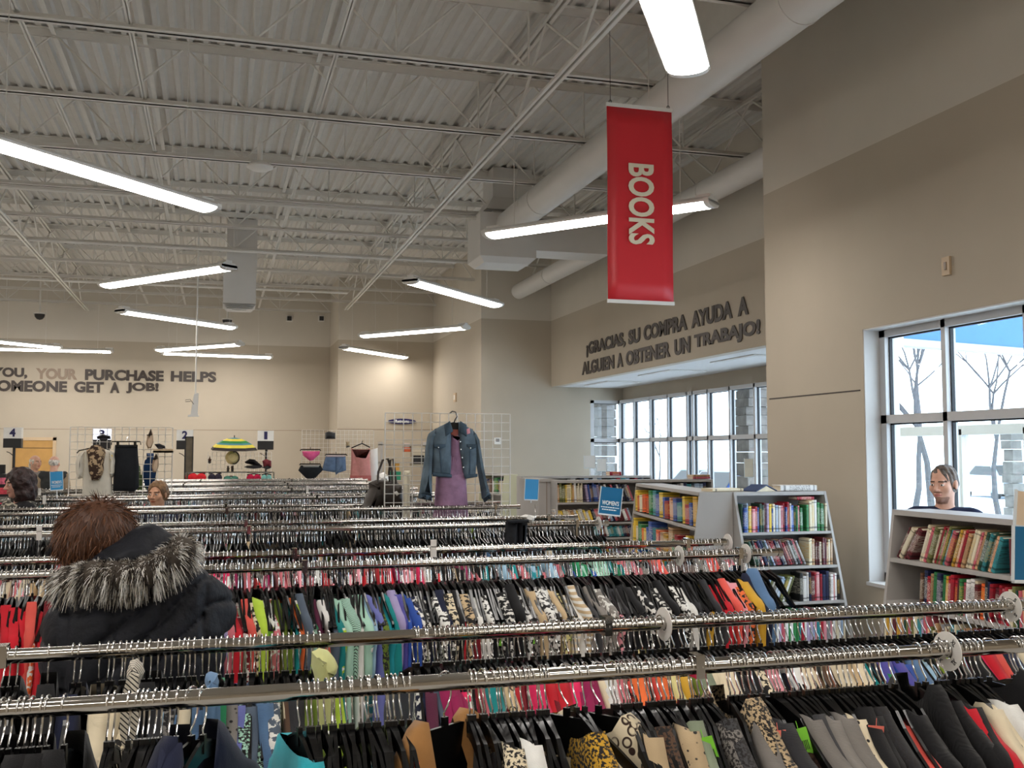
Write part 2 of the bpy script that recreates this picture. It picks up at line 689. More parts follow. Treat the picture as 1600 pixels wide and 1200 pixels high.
# white dome on the joists
c = aty(406, 262, 12.0)
m = MB()
m.lathe([(0.0, -0.03), (0.10, -0.028), (0.15, 0.0), (0.15, 0.015), (0.1, 0.06), (0.03, 0.08), (0.03, 0.3)], 28, (c.x, c.y, c.z))
tag(m.build('ceiling_speaker', M['white_plastic'], smooth=True), 'round white ceiling speaker hung below the joists', 'speaker')

# ------------------------------------------------------------------ hanging fluorescent fixtures
LZ = 4.08
LL, LW = 2.44, 0.25


def make_lamp(label):
    t = thing('hanging_lamp', label, 'lamp', (0, 0, LZ), group='hanging fluorescent lamps')
    m = MB()
    h = LL / 2
    prof = [(-LW / 2, 0.0), (-LW / 2, 0.02), (-LW / 2 + 0.05, 0.055), (LW / 2 - 0.05, 0.055), (LW / 2, 0.02), (LW / 2, 0.0)]
    m.prism(prof, -h, h, 'x')
    m.build('housing', M['white_plastic'], t)
    for s in (-1, 1):
        m = MB()
        pr = [(-LW / 2 + 0.012, -0.002)] + [((LW / 2 - 0.012) * math.sin(a), -0.002 - 0.035 * math.cos(a)) for a in [R(-75 + 15 * i) for i in range(11)]] + [(LW / 2 - 0.012, -0.002)]
        m.prism(pr, s * 0.006, s * (h - 0.05), 'x')
        m.build('diffuser', M['lamp_glow'], t, smooth=True)
        m = MB()
        m.prism([(a * 1.03, b) for a, b in pr] + [(LW / 2 * 0.98, 0.03), (-LW / 2 * 0.98, 0.03)], s * (h - 0.05), s * h, 'x')
        m.box((s * (h - 0.16), -0.045, 0.055), (s * (h - 0.01), 0.045, 0.085))
        m.build('end_cap', M['white_plastic'], t)
        m = MB()
        m.tube([(s * 0.9, 0, 0.05), (s * 0.9, 0, DZ - LZ)], 0.0035, 5)
        m.build('suspension_wire', M['steel_white'], t)
    return t


lamp_ends = [
    ((0, 230), (330, 330), 'hanging fluorescent lamp, large one cut by the left edge of the view'),
    ((162, 450), (362, 420), 'hanging fluorescent lamp just left of the box air diffuser'),
    ((198, 491), (355, 514), 'hanging fluorescent lamp below the box air diffuser'),
    ((0, 548), (163, 552), 'hanging fluorescent lamp directly over the word YOUR at the back wall'),
    ((-70, 530), (80, 545), 'hanging fluorescent lamp cut by the left edge above the wall lettering'),
    ((250, 550), (373, 541), 'hanging fluorescent lamp crossing over the word HELPS, upper of the pair'),
    ((260, 555), (418, 561), 'hanging fluorescent lamp over the word HELPS, lower of the pair'),
    ((642, 443), (775, 480), 'hanging fluorescent lamp under the duct box, tilted away'),
    ((568, 528), (727, 515), 'hanging fluorescent lamp in front of the corner of the back walls'),
    ((533, 546), (635, 562), 'hanging fluorescent lamp over the grid panel with pink top, farthest right'),
    ((770, 370), (1105, 322), 'hanging fluorescent lamp passing behind the red banner'),
]
lamp0 = None
for a, b, lab in lamp_ends:
    p, q = atz(a[0], a[1] - 3, LZ), atz(b[0], b[1] - 3, LZ)
    c = (p + q) / 2
    ang = math.atan2(q.y - p.y, q.x - p.x)
    if lamp0 is None:
        lamp0 = make_lamp(lab)
        # keep the visible right end where it is seen
        d = (q - p).normalized()
        c = q - d * LL / 2
        lamp0.location, lamp0.rotation_euler = (c.x, c.y, LZ), (0, 0, ang)
    else:
        dup(lamp0, (c.x, c.y, LZ), (0, 0, ang), lab)
p, q = atz(1076, 112, LZ), atz(1030, -30, LZ)
d = (q - p).normalized()
c = p + d * LL / 2
dup(lamp0, (c.x, c.y, LZ), (0, 0, math.atan2(d.y, d.x)), 'hanging fluorescent lamp above the red banner, nearest the camera')
# the rows carry on outside the frame
k = 0
for X, Y in ((-5.5, 7), (-5.4, 12.5), (-6.3, 17.5), (-6.4, 22), (-8.6, 9.5), (-8.6, 15), (-8.8, 20), (-1.5, 2.2), (2.6, 0.5), (-1.2, -2.2), (-5.2, 2.0), (-5.0, -2.2), (-8.7, 4), (-8.6, -1), (3.0, -2.6)):
    k += 1
    dup(lamp0, (X, Y, LZ), (0, 0, R(40 if k % 2 else -42)), 'hanging fluorescent lamp outside the view, over the %s stretch of floor' % ordinal(k))
# recessed panel lights of the bay ceiling
for k, y in enumerate((17.8, 15.2, 12.6)):
    t = thing('recessed_light', 'flat recessed light panel in the bay ceiling, %s from the far end' % ordinal(k + 1), 'light', (7.1, y, 3.168))
    m = MB()
    m.box((-0.32, -0.62, -0.012), (0.32, 0.62, 0.0))
    m.build('frame', M['white_plastic'], t)
    m = MB()
    m.box((-0.28, -0.58, -0.016), (0.28, 0.58, -0.012))
    m.build('panel', M['reveal'], t)

# ================================================================== WINDOWS
def window(name, origin, along, length, z0, z1, mull, zt, t=0.05, dep=0.10):
    """aluminium window in a wall: origin corner, unit vector along the wall, mullion offsets, transom height"""
    a = Vector(along)
    nrm = Vector((a.y, -a.x, 0))
    root = thing(name, '', 'window')
    del root['label'], root['category']
    struct(root)
    m = MB()
    O = Vector(origin)

    def piece(u0, u1, za, zb, d0=0.0, d1=dep, mi=0):
        p = O + a * u0 + nrm * d0
        q = O + a * u1 + nrm * d1
        m.box((p.x, p.y, za), (q.x, q.y, zb), mi)
    piece(0, length, z0, z0 + t * 1.4)
    piece(0, length, z1 - t * 1.2, z1)
    piece(0, length, zt - t * 0.7, zt + t * 0.7, -0.004)
    edges = [0] + list(mull) + [length]
    for u in edges:
        w = t * (1.5 if u in (0, length) else 1.0)
        c = min(max(u, w / 2), length - w / 2)
        piece(c - w / 2, c + w / 2, z0, z1, 0.002)
    struct(m.build('window_frame', M['win_frame'], root))
    m = MB()
    for u in edges[:-1]:
        c = u + t * (1.5 if u == 0 else 0.5)
        for za, zb in ((z0 + t * 1.4, zt - t * 0.7), (zt + t * 0.7, z1 - t * 1.2)):
            piece(c, c + 0.012, za, zb, 0.03, 0.06)
            piece(u, edges[edges.index(u) + 1], zb - 0.012, zb, 0.03, 0.06)
    struct(m.build('window_gasket', M['win_gasket'], root))
    m = MB()
    piece(0.02, length - 0.02, z0 + 0.03, z1 - 0.03, 0.042, 0.048)
    struct(m.build('window_glass', M['glass'], root))
    return root


window('window_1', (XR + 0.25, WY1 - 0.013, 0), (0, -1, 0), WY1 - WY0 - 0.02, WZ0 + 0.03, WZ1 - 0.012, [0.80, 1.65, 2.5, 3.35], 2.16).location = (0, 0, 0)
ym = [18.37, 17.6, 16.82, 16.04, 15.82, 15.27, 14.52, 13.74, 12.95, 12.1, 11.4]
window('window_2', (XB, YE - 0.01, 0), (0, -1, 0), YE - YN - 0.02, 0.75, 2.92, [YE - 0.01 - y for y in ym], 2.12)
window('window_3', (EX0, YE + 0.10, 0), (1, 0, 0), XB - EX0 + 0.08, 0.75, 2.92, [], 2.12)
# nrm of window_3 points to -Y; it sits just inside the end wall

# ================================================================== OUTSIDE
m = MB()
m.box((XR + 1.0, -40, -0.25), (90, 120, -0.12))
m.box((-20, YB + 1, -0.25), (XR + 1.0, 120, -0.12))
tag(m.build('snowy_ground', M['snow']), 'snow-covered ground outside the windows', 'ground')['kind'] = 'structure'
for (x, y, w, lab) in ((aty(944, 680, 20.75).x, 20.75, 0.20, 'rough stone pillar outside the far corner pane of the bay window'), (9.3, atx(1177, 680, 9.3).y, 0.24, 'rough stone pillar outside the right part of the bay window'), (13.5, atx(1583, 740, 13.5).y, 0.12, 'rough stone pillar outside the near window at the right edge')):
    m = MB()
    rnd = random.Random(int(x * 10))
    z = -0.15
    while z < (3.25 if w > 0.15 else 2.2):
        h = rnd.uniform(0.14, 0.24)
        j = [rnd.uniform(-0.03, 0.03) for _ in range(4)]
        m.box((x - w + j[0], y - w + j[1], z), (x + w + j[2], y + w + j[3], z + h - 0.006))
        z += h
    tag(m.build('stone_pillar', M['stone']), lab, 'pillar')
m = MB()
m.box((XB + 0.35, 12.6, 3.28), (9.3, 22.5, 3.5))
for k in range(8):
    m.box((XB + 0.4 + k * 0.13, 12.6, 3.265), (XB + 0.47 + k * 0.13, 22.5, 3.28))
m.box((XB + 0.35, 19.6, 3.28), (5.4, 22.5, 3.5))
tag(m.build('canopy', M['canopy_grey']), 'slatted grey canopy over the outside of the bay window', 'canopy')
# blue fascia beam seen through the near window
t = thing('canopy', 'blue canopy beam with white lower edge outside the near window', 'canopy')
p, q = atz(1405, 541, 3.36), atz(1605, 556, 3.36)
d = (q - p).normalized()
p2, q2 = p - d * 1.5, q + d * 3
m = MB()
m.bar(p2 + Vector((0, 0, 0.60)), q2 + Vector((0, 0, 0.60)), 0.15, 1.0)
m.build('fascia', M['sky_fascia'], t)
m = MB()
m.bar(p2 + Vector((0, 0, 0.05)), q2 + Vector((0, 0, 0.05)), 0.2, 0.10)
m.build('trim', M['canopy_grey'], t)
# glazed entrance frame outside the near window
t = thing('entrance_frame', 'silver glazed entrance frame standing outside the near window', 'door frame')
m = MB()
X = 7.4
for y in (10.2, 8.9, 8.0, 7.2, 6.4, 5.6):
    m.box((X, y - 0.03, -0.12), (X + 0.09, y + 0.03, 2.12))
m.box((X, 5.5, 2.06), (X + 0.09, 10.3, 2.16))
m.build('frame', M['win_frame'], t)
m = MB()
m.box((X + 0.04, 5.55, 0.1), (X + 0.046, 10.2, 2.06))
m.build('pane', M['glass'], t)


def tree(loc, h, label, seed, depth=6):
    rnd = random.Random(seed)
    m = MB()

    def grow(p, d, L, r, k):
        pts = [p]
        for i in range(3):
            d = (d + Vector((rnd.uniform(-1, 1), rnd.uniform(-1, 1), rnd.uniform(-0.3, 0.5))) * 0.14).normalized()
            pts.append(pts[-1] + d * (L / 3))
        m.tube(pts, r, 5, cap=False, rs=[r * (1 - 0.14 * i) for i in range(4)])
        if k == 0:
            return
        for _ in range(rnd.choice((3, 3, 4))):
            nd = (d + Vector((rnd.uniform(-1, 1), rnd.uniform(-1, 1), rnd.uniform(-0.4, 0.7))) * 0.75).normalized()
            grow(pts[-1], nd, L * rnd.uniform(0.62, 0.8), r * 0.55, k - 1)
    grow(Vector(loc), Vector((0, 0, 1)), h * 0.3, h * 0.011, depth)
    return tag(m.build('bare_tree', M['bark']), label, 'tree')


c = aty(1456, 700, 21)
tree((c.x, c.y, -0.15), 9, 'bare grey tree outside, behind the left pane of the near window', 3)
c = aty(1560, 700, 23)
tree((c.x, c.y, -0.15), 8, 'bare grey tree outside, behind the right pane of the near window', 8)
c = aty(1030, 700, 52)
tree((c.x, c.y, -0.15), 6, 'small bare tree outside, in the middle of the bay window', 5, 4)
c = aty(1425, 700, 27)
tree((c.x, c.y, -0.15), 9.5, 'bare grey tree outside, at the left edge of the near window', 15, 6)


def car(loc, rot, col, label):
    t = thing('car', label, 'car', loc, rot)
    mt = mat('car_paint_' + str(len(bpy.data.materials)), col, 0.25, 0.0, var=0.02, coat=0.6)
    m = MB()
    prof = [(-2.2, 0.25), (-2.2, 0.75), (-2.05, 0.88), (-1.5, 0.95), (-0.95, 1.42), (0.55, 1.45), (1.15, 0.98), (2.0, 0.85), (2.2, 0.65), (2.2, 0.25)]
    n = len(prof)
    V = []
    for y, s, zz in ((-0.9, 1.0, 0), (-0.72, 0.98, 0.02), (0.72, 0.98, 0.02), (0.9, 1.0, 0)):
        for a, b in prof:
            if abs(y) > 0.8:
                V.append((a, y * (0.86 if b > 1.2 else 1.0), b - 0.03))
            else:
                V.append((a * s, y, b + zz * (b > 0.5)))
    Fc = []
    for j in range(3):
        for i in range(n):
            i2 = (i + 1) % n
            Fc.append((j * n + i, j * n + i2, (j + 1) * n + i2, (j + 1) * n + i))
    Fc += [tuple(range(n))[::-1], tuple(range(3 * n, 4 * n))]
    m.add(V, Fc)
    m.build('body', mt, t, smooth=True)
    m = MB()
    for s in (-1, 1):
        m.add([(-1.4, s * 0.9, 0.98), (1.0, s * 0.9, 0.98), (0.5, s * 0.79, 1.38), (-0.9, s * 0.79, 1.38)], [(0, 1, 2, 3)])
    m.add([(1.13, -0.7, 1.03), (1.13, 0.7, 1.03), (0.62, 0.66, 1.44), (0.62, -0.66, 1.44)], [(0, 1, 2, 3)])
    m.add([(-1.5, -0.7, 1.0), (-1.5, 0.7, 1.0), (-1.0, 0.66, 1.42), (-1.0, -0.66, 1.42)], [(0, 1, 2, 3)])
    m.build('window', M['black_plastic'], t)
    for x in (-1.35, 1.35):
        for s in (-1, 1):
            m = MB()
            m.lathe([(0.0, -0.1), (0.28, -0.1), (0.33, -0.06), (0.33, 0.06), (0.28, 0.1), (0.0, 0.1)], 18, (x, s * 0.8, 0.2), axis='y')
            m.build('wheel', M['black_plastic'], t, smooth=True)
    return t


c = aty(1122, 752, 30)
car((c.x, c.y, -0.1), R(20), (30, 150, 180), 'turquoise car parked outside behind the bay window')
c = aty(1160, 752, 27)
car((c.x, c.y, -0.1), R(20), (45, 80, 140), 'dark blue car parked outside behind the bay window')
c = aty(1560, 752, 38)
car((c.x, c.y, -0.1), R(75), (190, 200, 212), 'pale car parked far outside behind the near window, right pane')

# ================================================================== LETTERING, BANNER, SIGNS


def text_mesh(s, size, bold=0.0, ext=0.004, xs=1.0, align='CENTER', space=1.0):
    cu = bpy.data.curves.new('lettering', 'FONT')
    cu.body = s
    cu.size = size
    cu.offset = bold
    cu.extrude = ext
    cu.align_x = align
    cu.space_character = space
    cu.resolution_u = 4
    o = bpy.data.objects.new('tmp', cu)
    COL.objects.link(o)
    dg = bpy.context.evaluated_depsgraph_get()
    me = bpy.data.meshes.new_from_object(o.evaluated_get(dg))
    bpy.data.objects.remove(o)
    co = np.empty(len(me.vertices) * 3, dtype=np.float32)
    me.vertices.foreach_get('co', co)
    co = co.reshape(-1, 3)
    co[:, 0] *= xs
    me.vertices.foreach_set('co', co.ravel())
    me.update()
    return me


def letters(name, s, size, mtl, loc, rot, parent=None, bold=0.0, width=None, height=None, ext=0.004, align='CENTER'):
    me = text_mesh(s, size, bold, ext, 1.0, align)
    co = np.empty(len(me.vertices) * 3, dtype=np.float32)
    me.vertices.foreach_get('co', co)
    co = co.reshape(-1, 3)
    w = co[:, 0].max() - co[:, 0].min()
    h = co[:, 1].max() - co[:, 1].min()
    if width:
        co[:, 0] = (co[:, 0] - co[:, 0].mean() * 0 - (co[:, 0].max() + co[:, 0].min()) / 2) * width / w
    if height:
        co[:, 1] = (co[:, 1] - co[:, 1].min()) * height / h
    me.vertices.foreach_set('co', co.ravel())
    me.materials.clear()
    me.materials.append(mtl)
    o = bpy.data.objects.new(name, me)
    COL.objects.link(o)
    o.location = loc
    o.rotation_euler = rot
    if parent:
        o.parent = parent
    return o


# English wall lettering (back wall): words are separate cut letters, one of them in a paler brown
def wordline(root, words, x_ends, z, h, y, mts):
    for (w, x0, x1), mt in zip(x_ends, mts):
        letters('wall_word', w, 0.3, M[mt], ((x0 + x1) / 2, y, z), (PI / 2, 0, 0), root, bold=0.014, width=x1 - x0, height=h)


def bx(px, py):
    return aty(px, py, YB).x


t = thing('wall_lettering', 'brown English slogan lettering across the back wall', 'lettering')
yl = YB - 0.012
h1 = 0.255
wordline(t, None, [('THANK', bx(-108, 580), bx(-24, 580)), ('YOU,', bx(-12, 580), bx(43, 582)), ('YOUR', bx(56, 582), bx(121, 582)), ('PURCHASE', bx(133, 584), bx(256, 586)), ('HELPS', bx(267, 587), bx(338, 588))], 3.555, h1, yl, ['wall_letter', 'wall_letter', 'wall_letter_pale', 'wall_letter', 'wall_letter'])
wordline(t, None, [('SOMEONE', bx(-17, 602), bx(105, 604)), ('GET', bx(116, 605), bx(162, 606)), ('A', bx(172, 606), bx(187, 606)), ('JOB!', bx(197, 606), bx(248, 607))], 3.265, h1, yl, ['wall_letter'] * 4)


def sy(px, py):
    return atx(px, py, XS).y


t = thing('wall_lettering', 'brown Spanish slogan lettering on the header wall above the bay window', 'lettering')
for words, z, h in (([('¡GRACIAS,', 917, 978), ('SU', 983, 1001), ('COMPRA', 1007, 1075), ('AYUDA', 1082, 1146), ('A', 1155, 1171)], 3.60, 0.235), ([('ALGUIEN', 910, 960), ('A', 965, 974), ('OBTENER', 979, 1048), ('UN', 1055, 1079), ('TRABAJO!', 1086, 1189)], 3.27, 0.235)):
    for w, a, b in words:
        y0, y1 = sy(a, 550), sy(b, 520)
        o = letters('wall_word', w, 0.3, M['wall_letter'], (XS - 0.012, (y0 + y1) / 2, z), (PI / 2, 0, -PI / 2), t, bold=0.014, width=abs(y1 - y0), height=h * (1.16 if ',' in w or '¡' in w else 1.0))
        if ',' in w:
            o.location.z -= 0.035

# red BOOKS banner
bl, br = aty(950, 470, 7.45), aty(1052.5, 473, 7.45)
zt = aty(951, 163, 7.45).z
bw = br.x - bl.x
t = thing('hanging_banner', 'long red vertical banner reading BOOKS hung from the ceiling', 'banner', ((bl.x + br.x) / 2, 7.45, bl.z))
bh = zt - bl.z
m = MB()
nx, nz = 6, 10
V = []
for j in range(nz + 1):
    for i in range(nx + 1):
        u = i / nx - 0.5
        V.append((u * bw, 0.006 * math.sin(j * 0.7), bh * j / nz))
m.add(V, [(j * 7 + i, j * 7 + i + 1, (j + 1) * 7 + i + 1, (j + 1) * 7 + i) for j in range(nz) for i in range(nx)])
o = m.build('cloth', M['banner_red'], t, smooth=True)
so = o.modifiers.new('thick', 'SOLIDIFY')
so.thickness = 0.003
so.offset = 0
for nm, z in (('top_rail', bh), ('bottom_rail', 0)):
    m = MB()
    m.box((-bw / 2 - 0.006, -0.009, z - 0.014), (bw / 2 + 0.006, 0.009, z + 0.014))
    m.build(nm, M['white_plastic'], t)
ztx = [aty(1003, 257, 7.45).z - bl.z, aty(1003, 383, 7.45).z - bl.z]
letters('banner_word', 'BOOKS', 0.3, M['banner_text'], (-0.108 + 0.001, -0.014, (ztx[0] + ztx[1]) / 2), (PI / 2, PI / 2, 0), t, bold=0.009, width=ztx[0] - ztx[1], height=0.222, ext=0.002)
for s in (-1, 1):
    m = MB()
    m.tube([(s * (bw / 2 - 0.03), 0, bh + 0.01), (s * (bw / 2 - 0.03), 0, DZ - bl.z - 0.05)], 0.0025, 5)
    m.build('hanging_wire', M['black_metal'], t)
    m = MB()
    m.tube([(s * (bw / 2 - 0.03) + 0.012 * math.cos(a), 0, bh + 0.025 + 0.012 * math.sin(a)) for a in [i * PI / 4 for i in range(9)]], 0.003, 5)
    m.build('ring', M['black_metal'], t)

# door in the back wall
d0, d1 = aty(25, 688, YB), aty(83, 688, YB)
m = MB()
m.box((d0.x, YB - 0.02, 0), (d1.x, YB - 0.004, d0.z))
root = struct(m.build('door_1', M['oak']))
m = MB()
fw = 0.07
for a, b in (((d0.x - fw, 0), (d0.x, d0.z + fw)), ((d1.x, 0), (d1.x + fw, d0.z + fw)), ((d0.x - fw, d0.z), (d1.x + fw, d0.z + fw))):
    m.box((a[0], YB - 0.035, a[1]), (b[0], YB - 0.002, b[1]))
struct(m.build('door_frame', M['beige_plastic'], root))
m = MB()
m.box((d0.x, YB - 0.023, d0.z - 0.18), (d1.x, YB - 0.02, d0.z - 0.168))
struct(m.build('door_panel_line', M['wall_letter'], root))
m = MB()
m.tube([(d1.x - 0.08, YB - 0.02, 1.0), (d1.x - 0.08, YB - 0.07, 1.0), (d1.x - 0.19, YB - 0.07, 1.0)], 0.01, 8)
struct(m.build('door_handle', M['chrome'], root, smooth=True))


# register number signs on poles
def register(num, px, py, Y, label, lit):
    c = aty(px, py, Y)
    t = thing('register_sign', label, 'checkout sign', (c.x, c.y, 0), group='numbered checkout lane signs')
    m = MB()
    w = 0.15
    m.box((-w, -0.09, c.z - 0.10), (w, 0.09, c.z + 0.10))
    lb = m.build('number_box', M['lit_box'] if lit else M['white_plastic'], t)
    me = letters('number', num, 0.2, M['navy_ink'], (0, -0.094, c.z - 0.07), (PI / 2, 0, 0), lb, bold=0.008, width=0.10 if num != '1' else 0.06, height=0.15)
    m = MB()
    m.box((-w, -0.09, c.z - 0.27), (w, 0.09, c.z - 0.102))
    m.build('lower_box', M['black_plastic'], t)
    m = MB()
    m.tube([(0.02, 0, 0), (0.02, 0, c.z - 0.27)], 0.025, 10)
    m.build('pole', M['black_metal'], t, smooth=True)
    m = MB()
    m.tube([(0.02, -0.02, c.z - 0.42), (-0.05, -0.02, c.z - 0.36), (-0.1, -0.02, c.z - 0.34)], 0.008, 6)
    m.build('cable', M['black_metal'], t, smooth=True)
    return t


M['lit_box'] = emis('lit_white_sign_box', (235, 238, 255), 1.6)
register('4', 21, 676.5, 20.5, 'checkout sign numbered 4 on a black pole before the wooden door', False)
register('3', 160, 678.5, 20.5, 'glowing checkout sign numbered 3 behind the left wire grid', True)
register('2', 289, 680, 20.5, 'checkout sign numbered 2 beside the tall framed black panel', False)
register('1', 415, 681, 20.5, 'checkout sign numbered 1 right of the striped umbrella', False)
c = aty(296, 682, 19.6)
t = thing('floor_mirror', 'tall narrow black-framed panel standing beside checkout sign 2', 'panel', (c.x, c.y, 0))
m = MB()
w = 0.075
m.box((-w, -0.02, 0.3), (-w + 0.02, 0.02, c.z))
m.box((w - 0.02, -0.02, 0.3), (w, 0.02, c.z))
m.box((-w, -0.02, c.z - 0.025), (w, 0.02, c.z))
m.box((-w, -0.02, 0.0), (w, 0.02, 0.32))
m.build('frame', M['black_metal'], t)
m = MB()
m.box((-w + 0.02, -0.008, 0.32), (w - 0.02, 0.008, c.z - 0.025))
m.build('panel', mat('dark_mirror_pane', (92, 84, 70), 0.2, var=0.2), t)

# oval restroom sign
c = aty(628, 658.5, YA)
t = thing('oval_sign', 'navy oval sign reading Restrooms on the back wall behind the large grid', 'sign', (c.x, YA - 0.02, c.z))
m = MB()
n = 28
m.prism([(0.33 * math.cos(2 * PI * i / n), 0.065 * math.sin(2 * PI * i / n)) for i in range(n)], -0.012, 0.012, 'y')
m.build('plate', M['navy_ink'], t)
letters('word', 'Restrooms', 0.1, M['sign_text'], (0, -0.016, -0.035), (PI / 2, 0, 0), t, bold=0.003, width=0.32, height=0.075, ext=0.002)

# small wall fittings
def wall_box(name, label, cat, loc, size, mt, extra=None):
    t = thing(name, label, cat, loc)
    m = MB()
    m.box((-size[0] / 2, -size[1] / 2, -size[2] / 2), (size[0] / 2, size[1] / 2, size[2] / 2))
    m.build('housing', mt, t)
    if extra:
        m = MB()
        m.box(*extra[0])
        m.build(extra[1], extra[2], t)
    return t


c = atx(1481, 416, XR)
wall_box('wall_plate', 'beige blank wall plate high above the near window', 'wall plate', (XR - 0.012, c.y, c.z), (0.02, 0.085, 0.14), M['beige_plastic'], (((-0.016, -0.012, -0.03), (-0.01, 0.012, 0.03)), 'cover', M['wall_letter_pale']))
c = atx(712, 621, 4.93)
wall_box('alarm_box', 'small beige alarm box on the narrow wall above the denim jacket', 'alarm box', (4.915, c.y, c.z), (0.03, 0.2, 0.19), M['beige_plastic'], (((-0.02, -0.05, -0.05), (-0.014, 0.05, 0.05)), 'grille', M['white_plastic']))
c = aty(777, 689, YE)
wall_box('thermostat', 'white thermostat on the grey wall right of the denim jacket', 'thermostat', (c.x, YE - 0.014, c.z), (0.13, 0.026, 0.13), M['white_plastic'], (((-0.035, -0.016, -0.01), (0.035, -0.012, 0.04)), 'display', M['black_plastic']))
for px, py, lab in ((62, 493, 'black dome camera under the joists at far left'), (355, 502, 'black dome camera right of the far hanging lamps')):
    c = aty(px, py, 24.6)
    t = thing('dome_camera', lab, 'camera', (c.x, c.y, c.z))
    m = MB()
    m.lathe([(0.0, -0.1), (0.06, -0.08), (0.1, -0.03), (0.11, 0.03)], 16)
    m.build('dome', M['black_plastic'], t, smooth=True)
    m = MB()
    m.lathe([(0.13, 0.03), (0.13, 0.06), (0.02, 0.07), (0.02, DZ - c.z)], 14)
    m.build('mount', M['steel_white'], t, smooth=True)
for px, lab in ((452, 'small black box sensor high on the back wall, left one'), (502, 'small black box sensor high on the back wall, right one')):
    c = aty(px, 498, YB)
    wall_box('wall_sensor', lab, 'sensor', (c.x, YB - 0.05, c.z), (0.1, 0.1, 0.1), M['black_plastic'], (((-0.08, 0.03, -0.08), (0.08, 0.05, 0.08)), 'bracket', M['steel_white']))
# hung pole with aerial unit
c = aty(303, 632, 17.5)
t = thing('hung_receiver', 'pale angled receiver box hung on a long ceiling pole', 'receiver', (c.x, c.y, c.z))
m = MB()
m.tube([(0.02, 0, 0.1), (0.02, 0, DZ - c.z - 0.05)], 0.012, 8)
m.build('pole', M['steel_white'], t, smooth=True)
m = MB()
m.add([(-0.05, -0.04, -0.17), (0.06, -0.04, -0.17), (0.06, 0.04, -0.17), (-0.05, 0.04, -0.17), (0.0, -0.04, 0.17), (0.07, -0.04, 0.19), (0.07, 0.04, 0.19), (0.0, 0.04, 0.17)], [(0, 3, 2, 1), (4, 5, 6, 7), (0, 1, 5, 4), (1, 2, 6, 5), (2, 3, 7, 6), (3, 0, 4, 7)])
m.box((-0.09, -0.05, -0.2), (0.08, 0.05, -0.17))
m.build('housing', M['white_plastic'], t)
m = MB()
m.tube([(0.0, -0.05, 0.0), (-0.06, -0.05, 0.08), (-0.13, -0.05, 0.07), (-0.13, -0.05, 0.04), (-0.05, -0.05, 0.05)], 0.005, 5)
m.build('cable', M['black_metal'], t)

# ================================================================== CLOTHING RACKS
RZ, RR = 1.43, 0.0165
RACKS = [  # front rail Y, back rail Y, X0, X1, posts
    (2.00, 2.52, -2.4, 2.62, (-0.44, 0.985), 'chrome two-rail clothing rack nearest the camera'),
    (4.15, 4.68, -3.4, 2.46, (-1.9, 0.35), 'chrome two-rail clothing rack behind the woman in the fur-trimmed coat'),
    (6.18, 6.76, -4.2, 2.42, (-1.9, 0.2), 'chrome two-rail clothing rack, third from the camera'),
    (8.22, 8.85, -5.0, 2.44, (-2.2, 0.1), 'chrome two-rail clothing rack, fourth from the camera'),
    (10.5, 11.1, -2.05, 2.44, (-0.6, 1.0), 'chrome two-rail clothing rack, fifth from the camera'),
    (12.6, 13.2, -2.2, 2.42, (-0.7, 0.9), 'chrome two-rail clothing rack, sixth from the camera'),
    (14.8, 15.4, -1.55, 2.40, (-0.4, 1.0), 'chrome two-rail clothing rack, seventh from the camera'),
    (16.8, 17.4, -1.35, 2.40, (-0.2, 1.2), 'chrome two-rail clothing rack, farthest from the camera'),
]
for ya, yb, x0, x1, posts, lab in RACKS:
    t = thing('clothing_rack', lab, 'clothes rack', (0, (ya + yb) / 2, 0), group='chrome clothing racks')
    h = (yb - ya) / 2
    for s in (-1, 1):
        m = MB()
        m.tube([(x0, s * h, RZ), (x1, s * h, RZ)], RR, 20)
        m.lathe([(0.0, -0.01), (RR + 0.003, -0.01), (RR + 0.003, 0.012), (0.0, 0.012)], 16, (x1, s * h, RZ), axis='x')
        m.build('rail', M['chrome'], t, smooth=True)
    for px in (x0 + 0.25,) + posts + (x1 - 0.2,):
        mid = px in posts
        for s in (-1, 1):
            m = MB()
            m.box((px - 0.010, s * h - 0.021, RZ - 0.022), (px + 0.010, s * h + 0.021, RZ + 0.026))
            m.build('rail_sleeve', M['chrome'], t)
        m = MB()
        if not mid:
            m.bar((px, -h, RZ - 0.13), (px, h, RZ - 0.13), 0.014, 0.014)
            for s in (-1, 1):
                m.box((px - 0.005, s * h - 0.005, RZ - 0.135), (px + 0.005, s * h + 0.005, RZ - 0.01))
        if mid:
            continue
        m.build('bracket', M['chrome'], t)
        m = MB()
        m.box((px - 0.009, -0.009, 0.07), (px + 0.009, 0.009, RZ - 0.12))
        m.build('post', M['chrome'], t)
        m = MB()
        m.bar((px, -h - 0.05, 0.06), (px, h + 0.05, 0.06), 0.05, 0.03)
        for s in (-1, 1):
            m.lathe([(0.0, -0.012), (0.045, -0.012), (0.045, 0.012), (0.0, 0.012)], 12, (px, s * (h + 0.02), 0.045), axis='x')
        m.build('foot', M['black_metal'], t)
    m = MB()
    m.bar((x0 + 0.25, 0, 0.1), (x1 - 0.2, 0, 0.1), 0.03, 0.03)
    m.build('stretcher', M['chrome'], t)

# ------------------------------------------------------------------ hangers
HPROF = [(0.0, -0.077), (0.03, -0.083), (0.085, -0.103), (0.115, -0.133), (0.16, -0.168), (0.205, -0.197), (0.215, -0.207)]


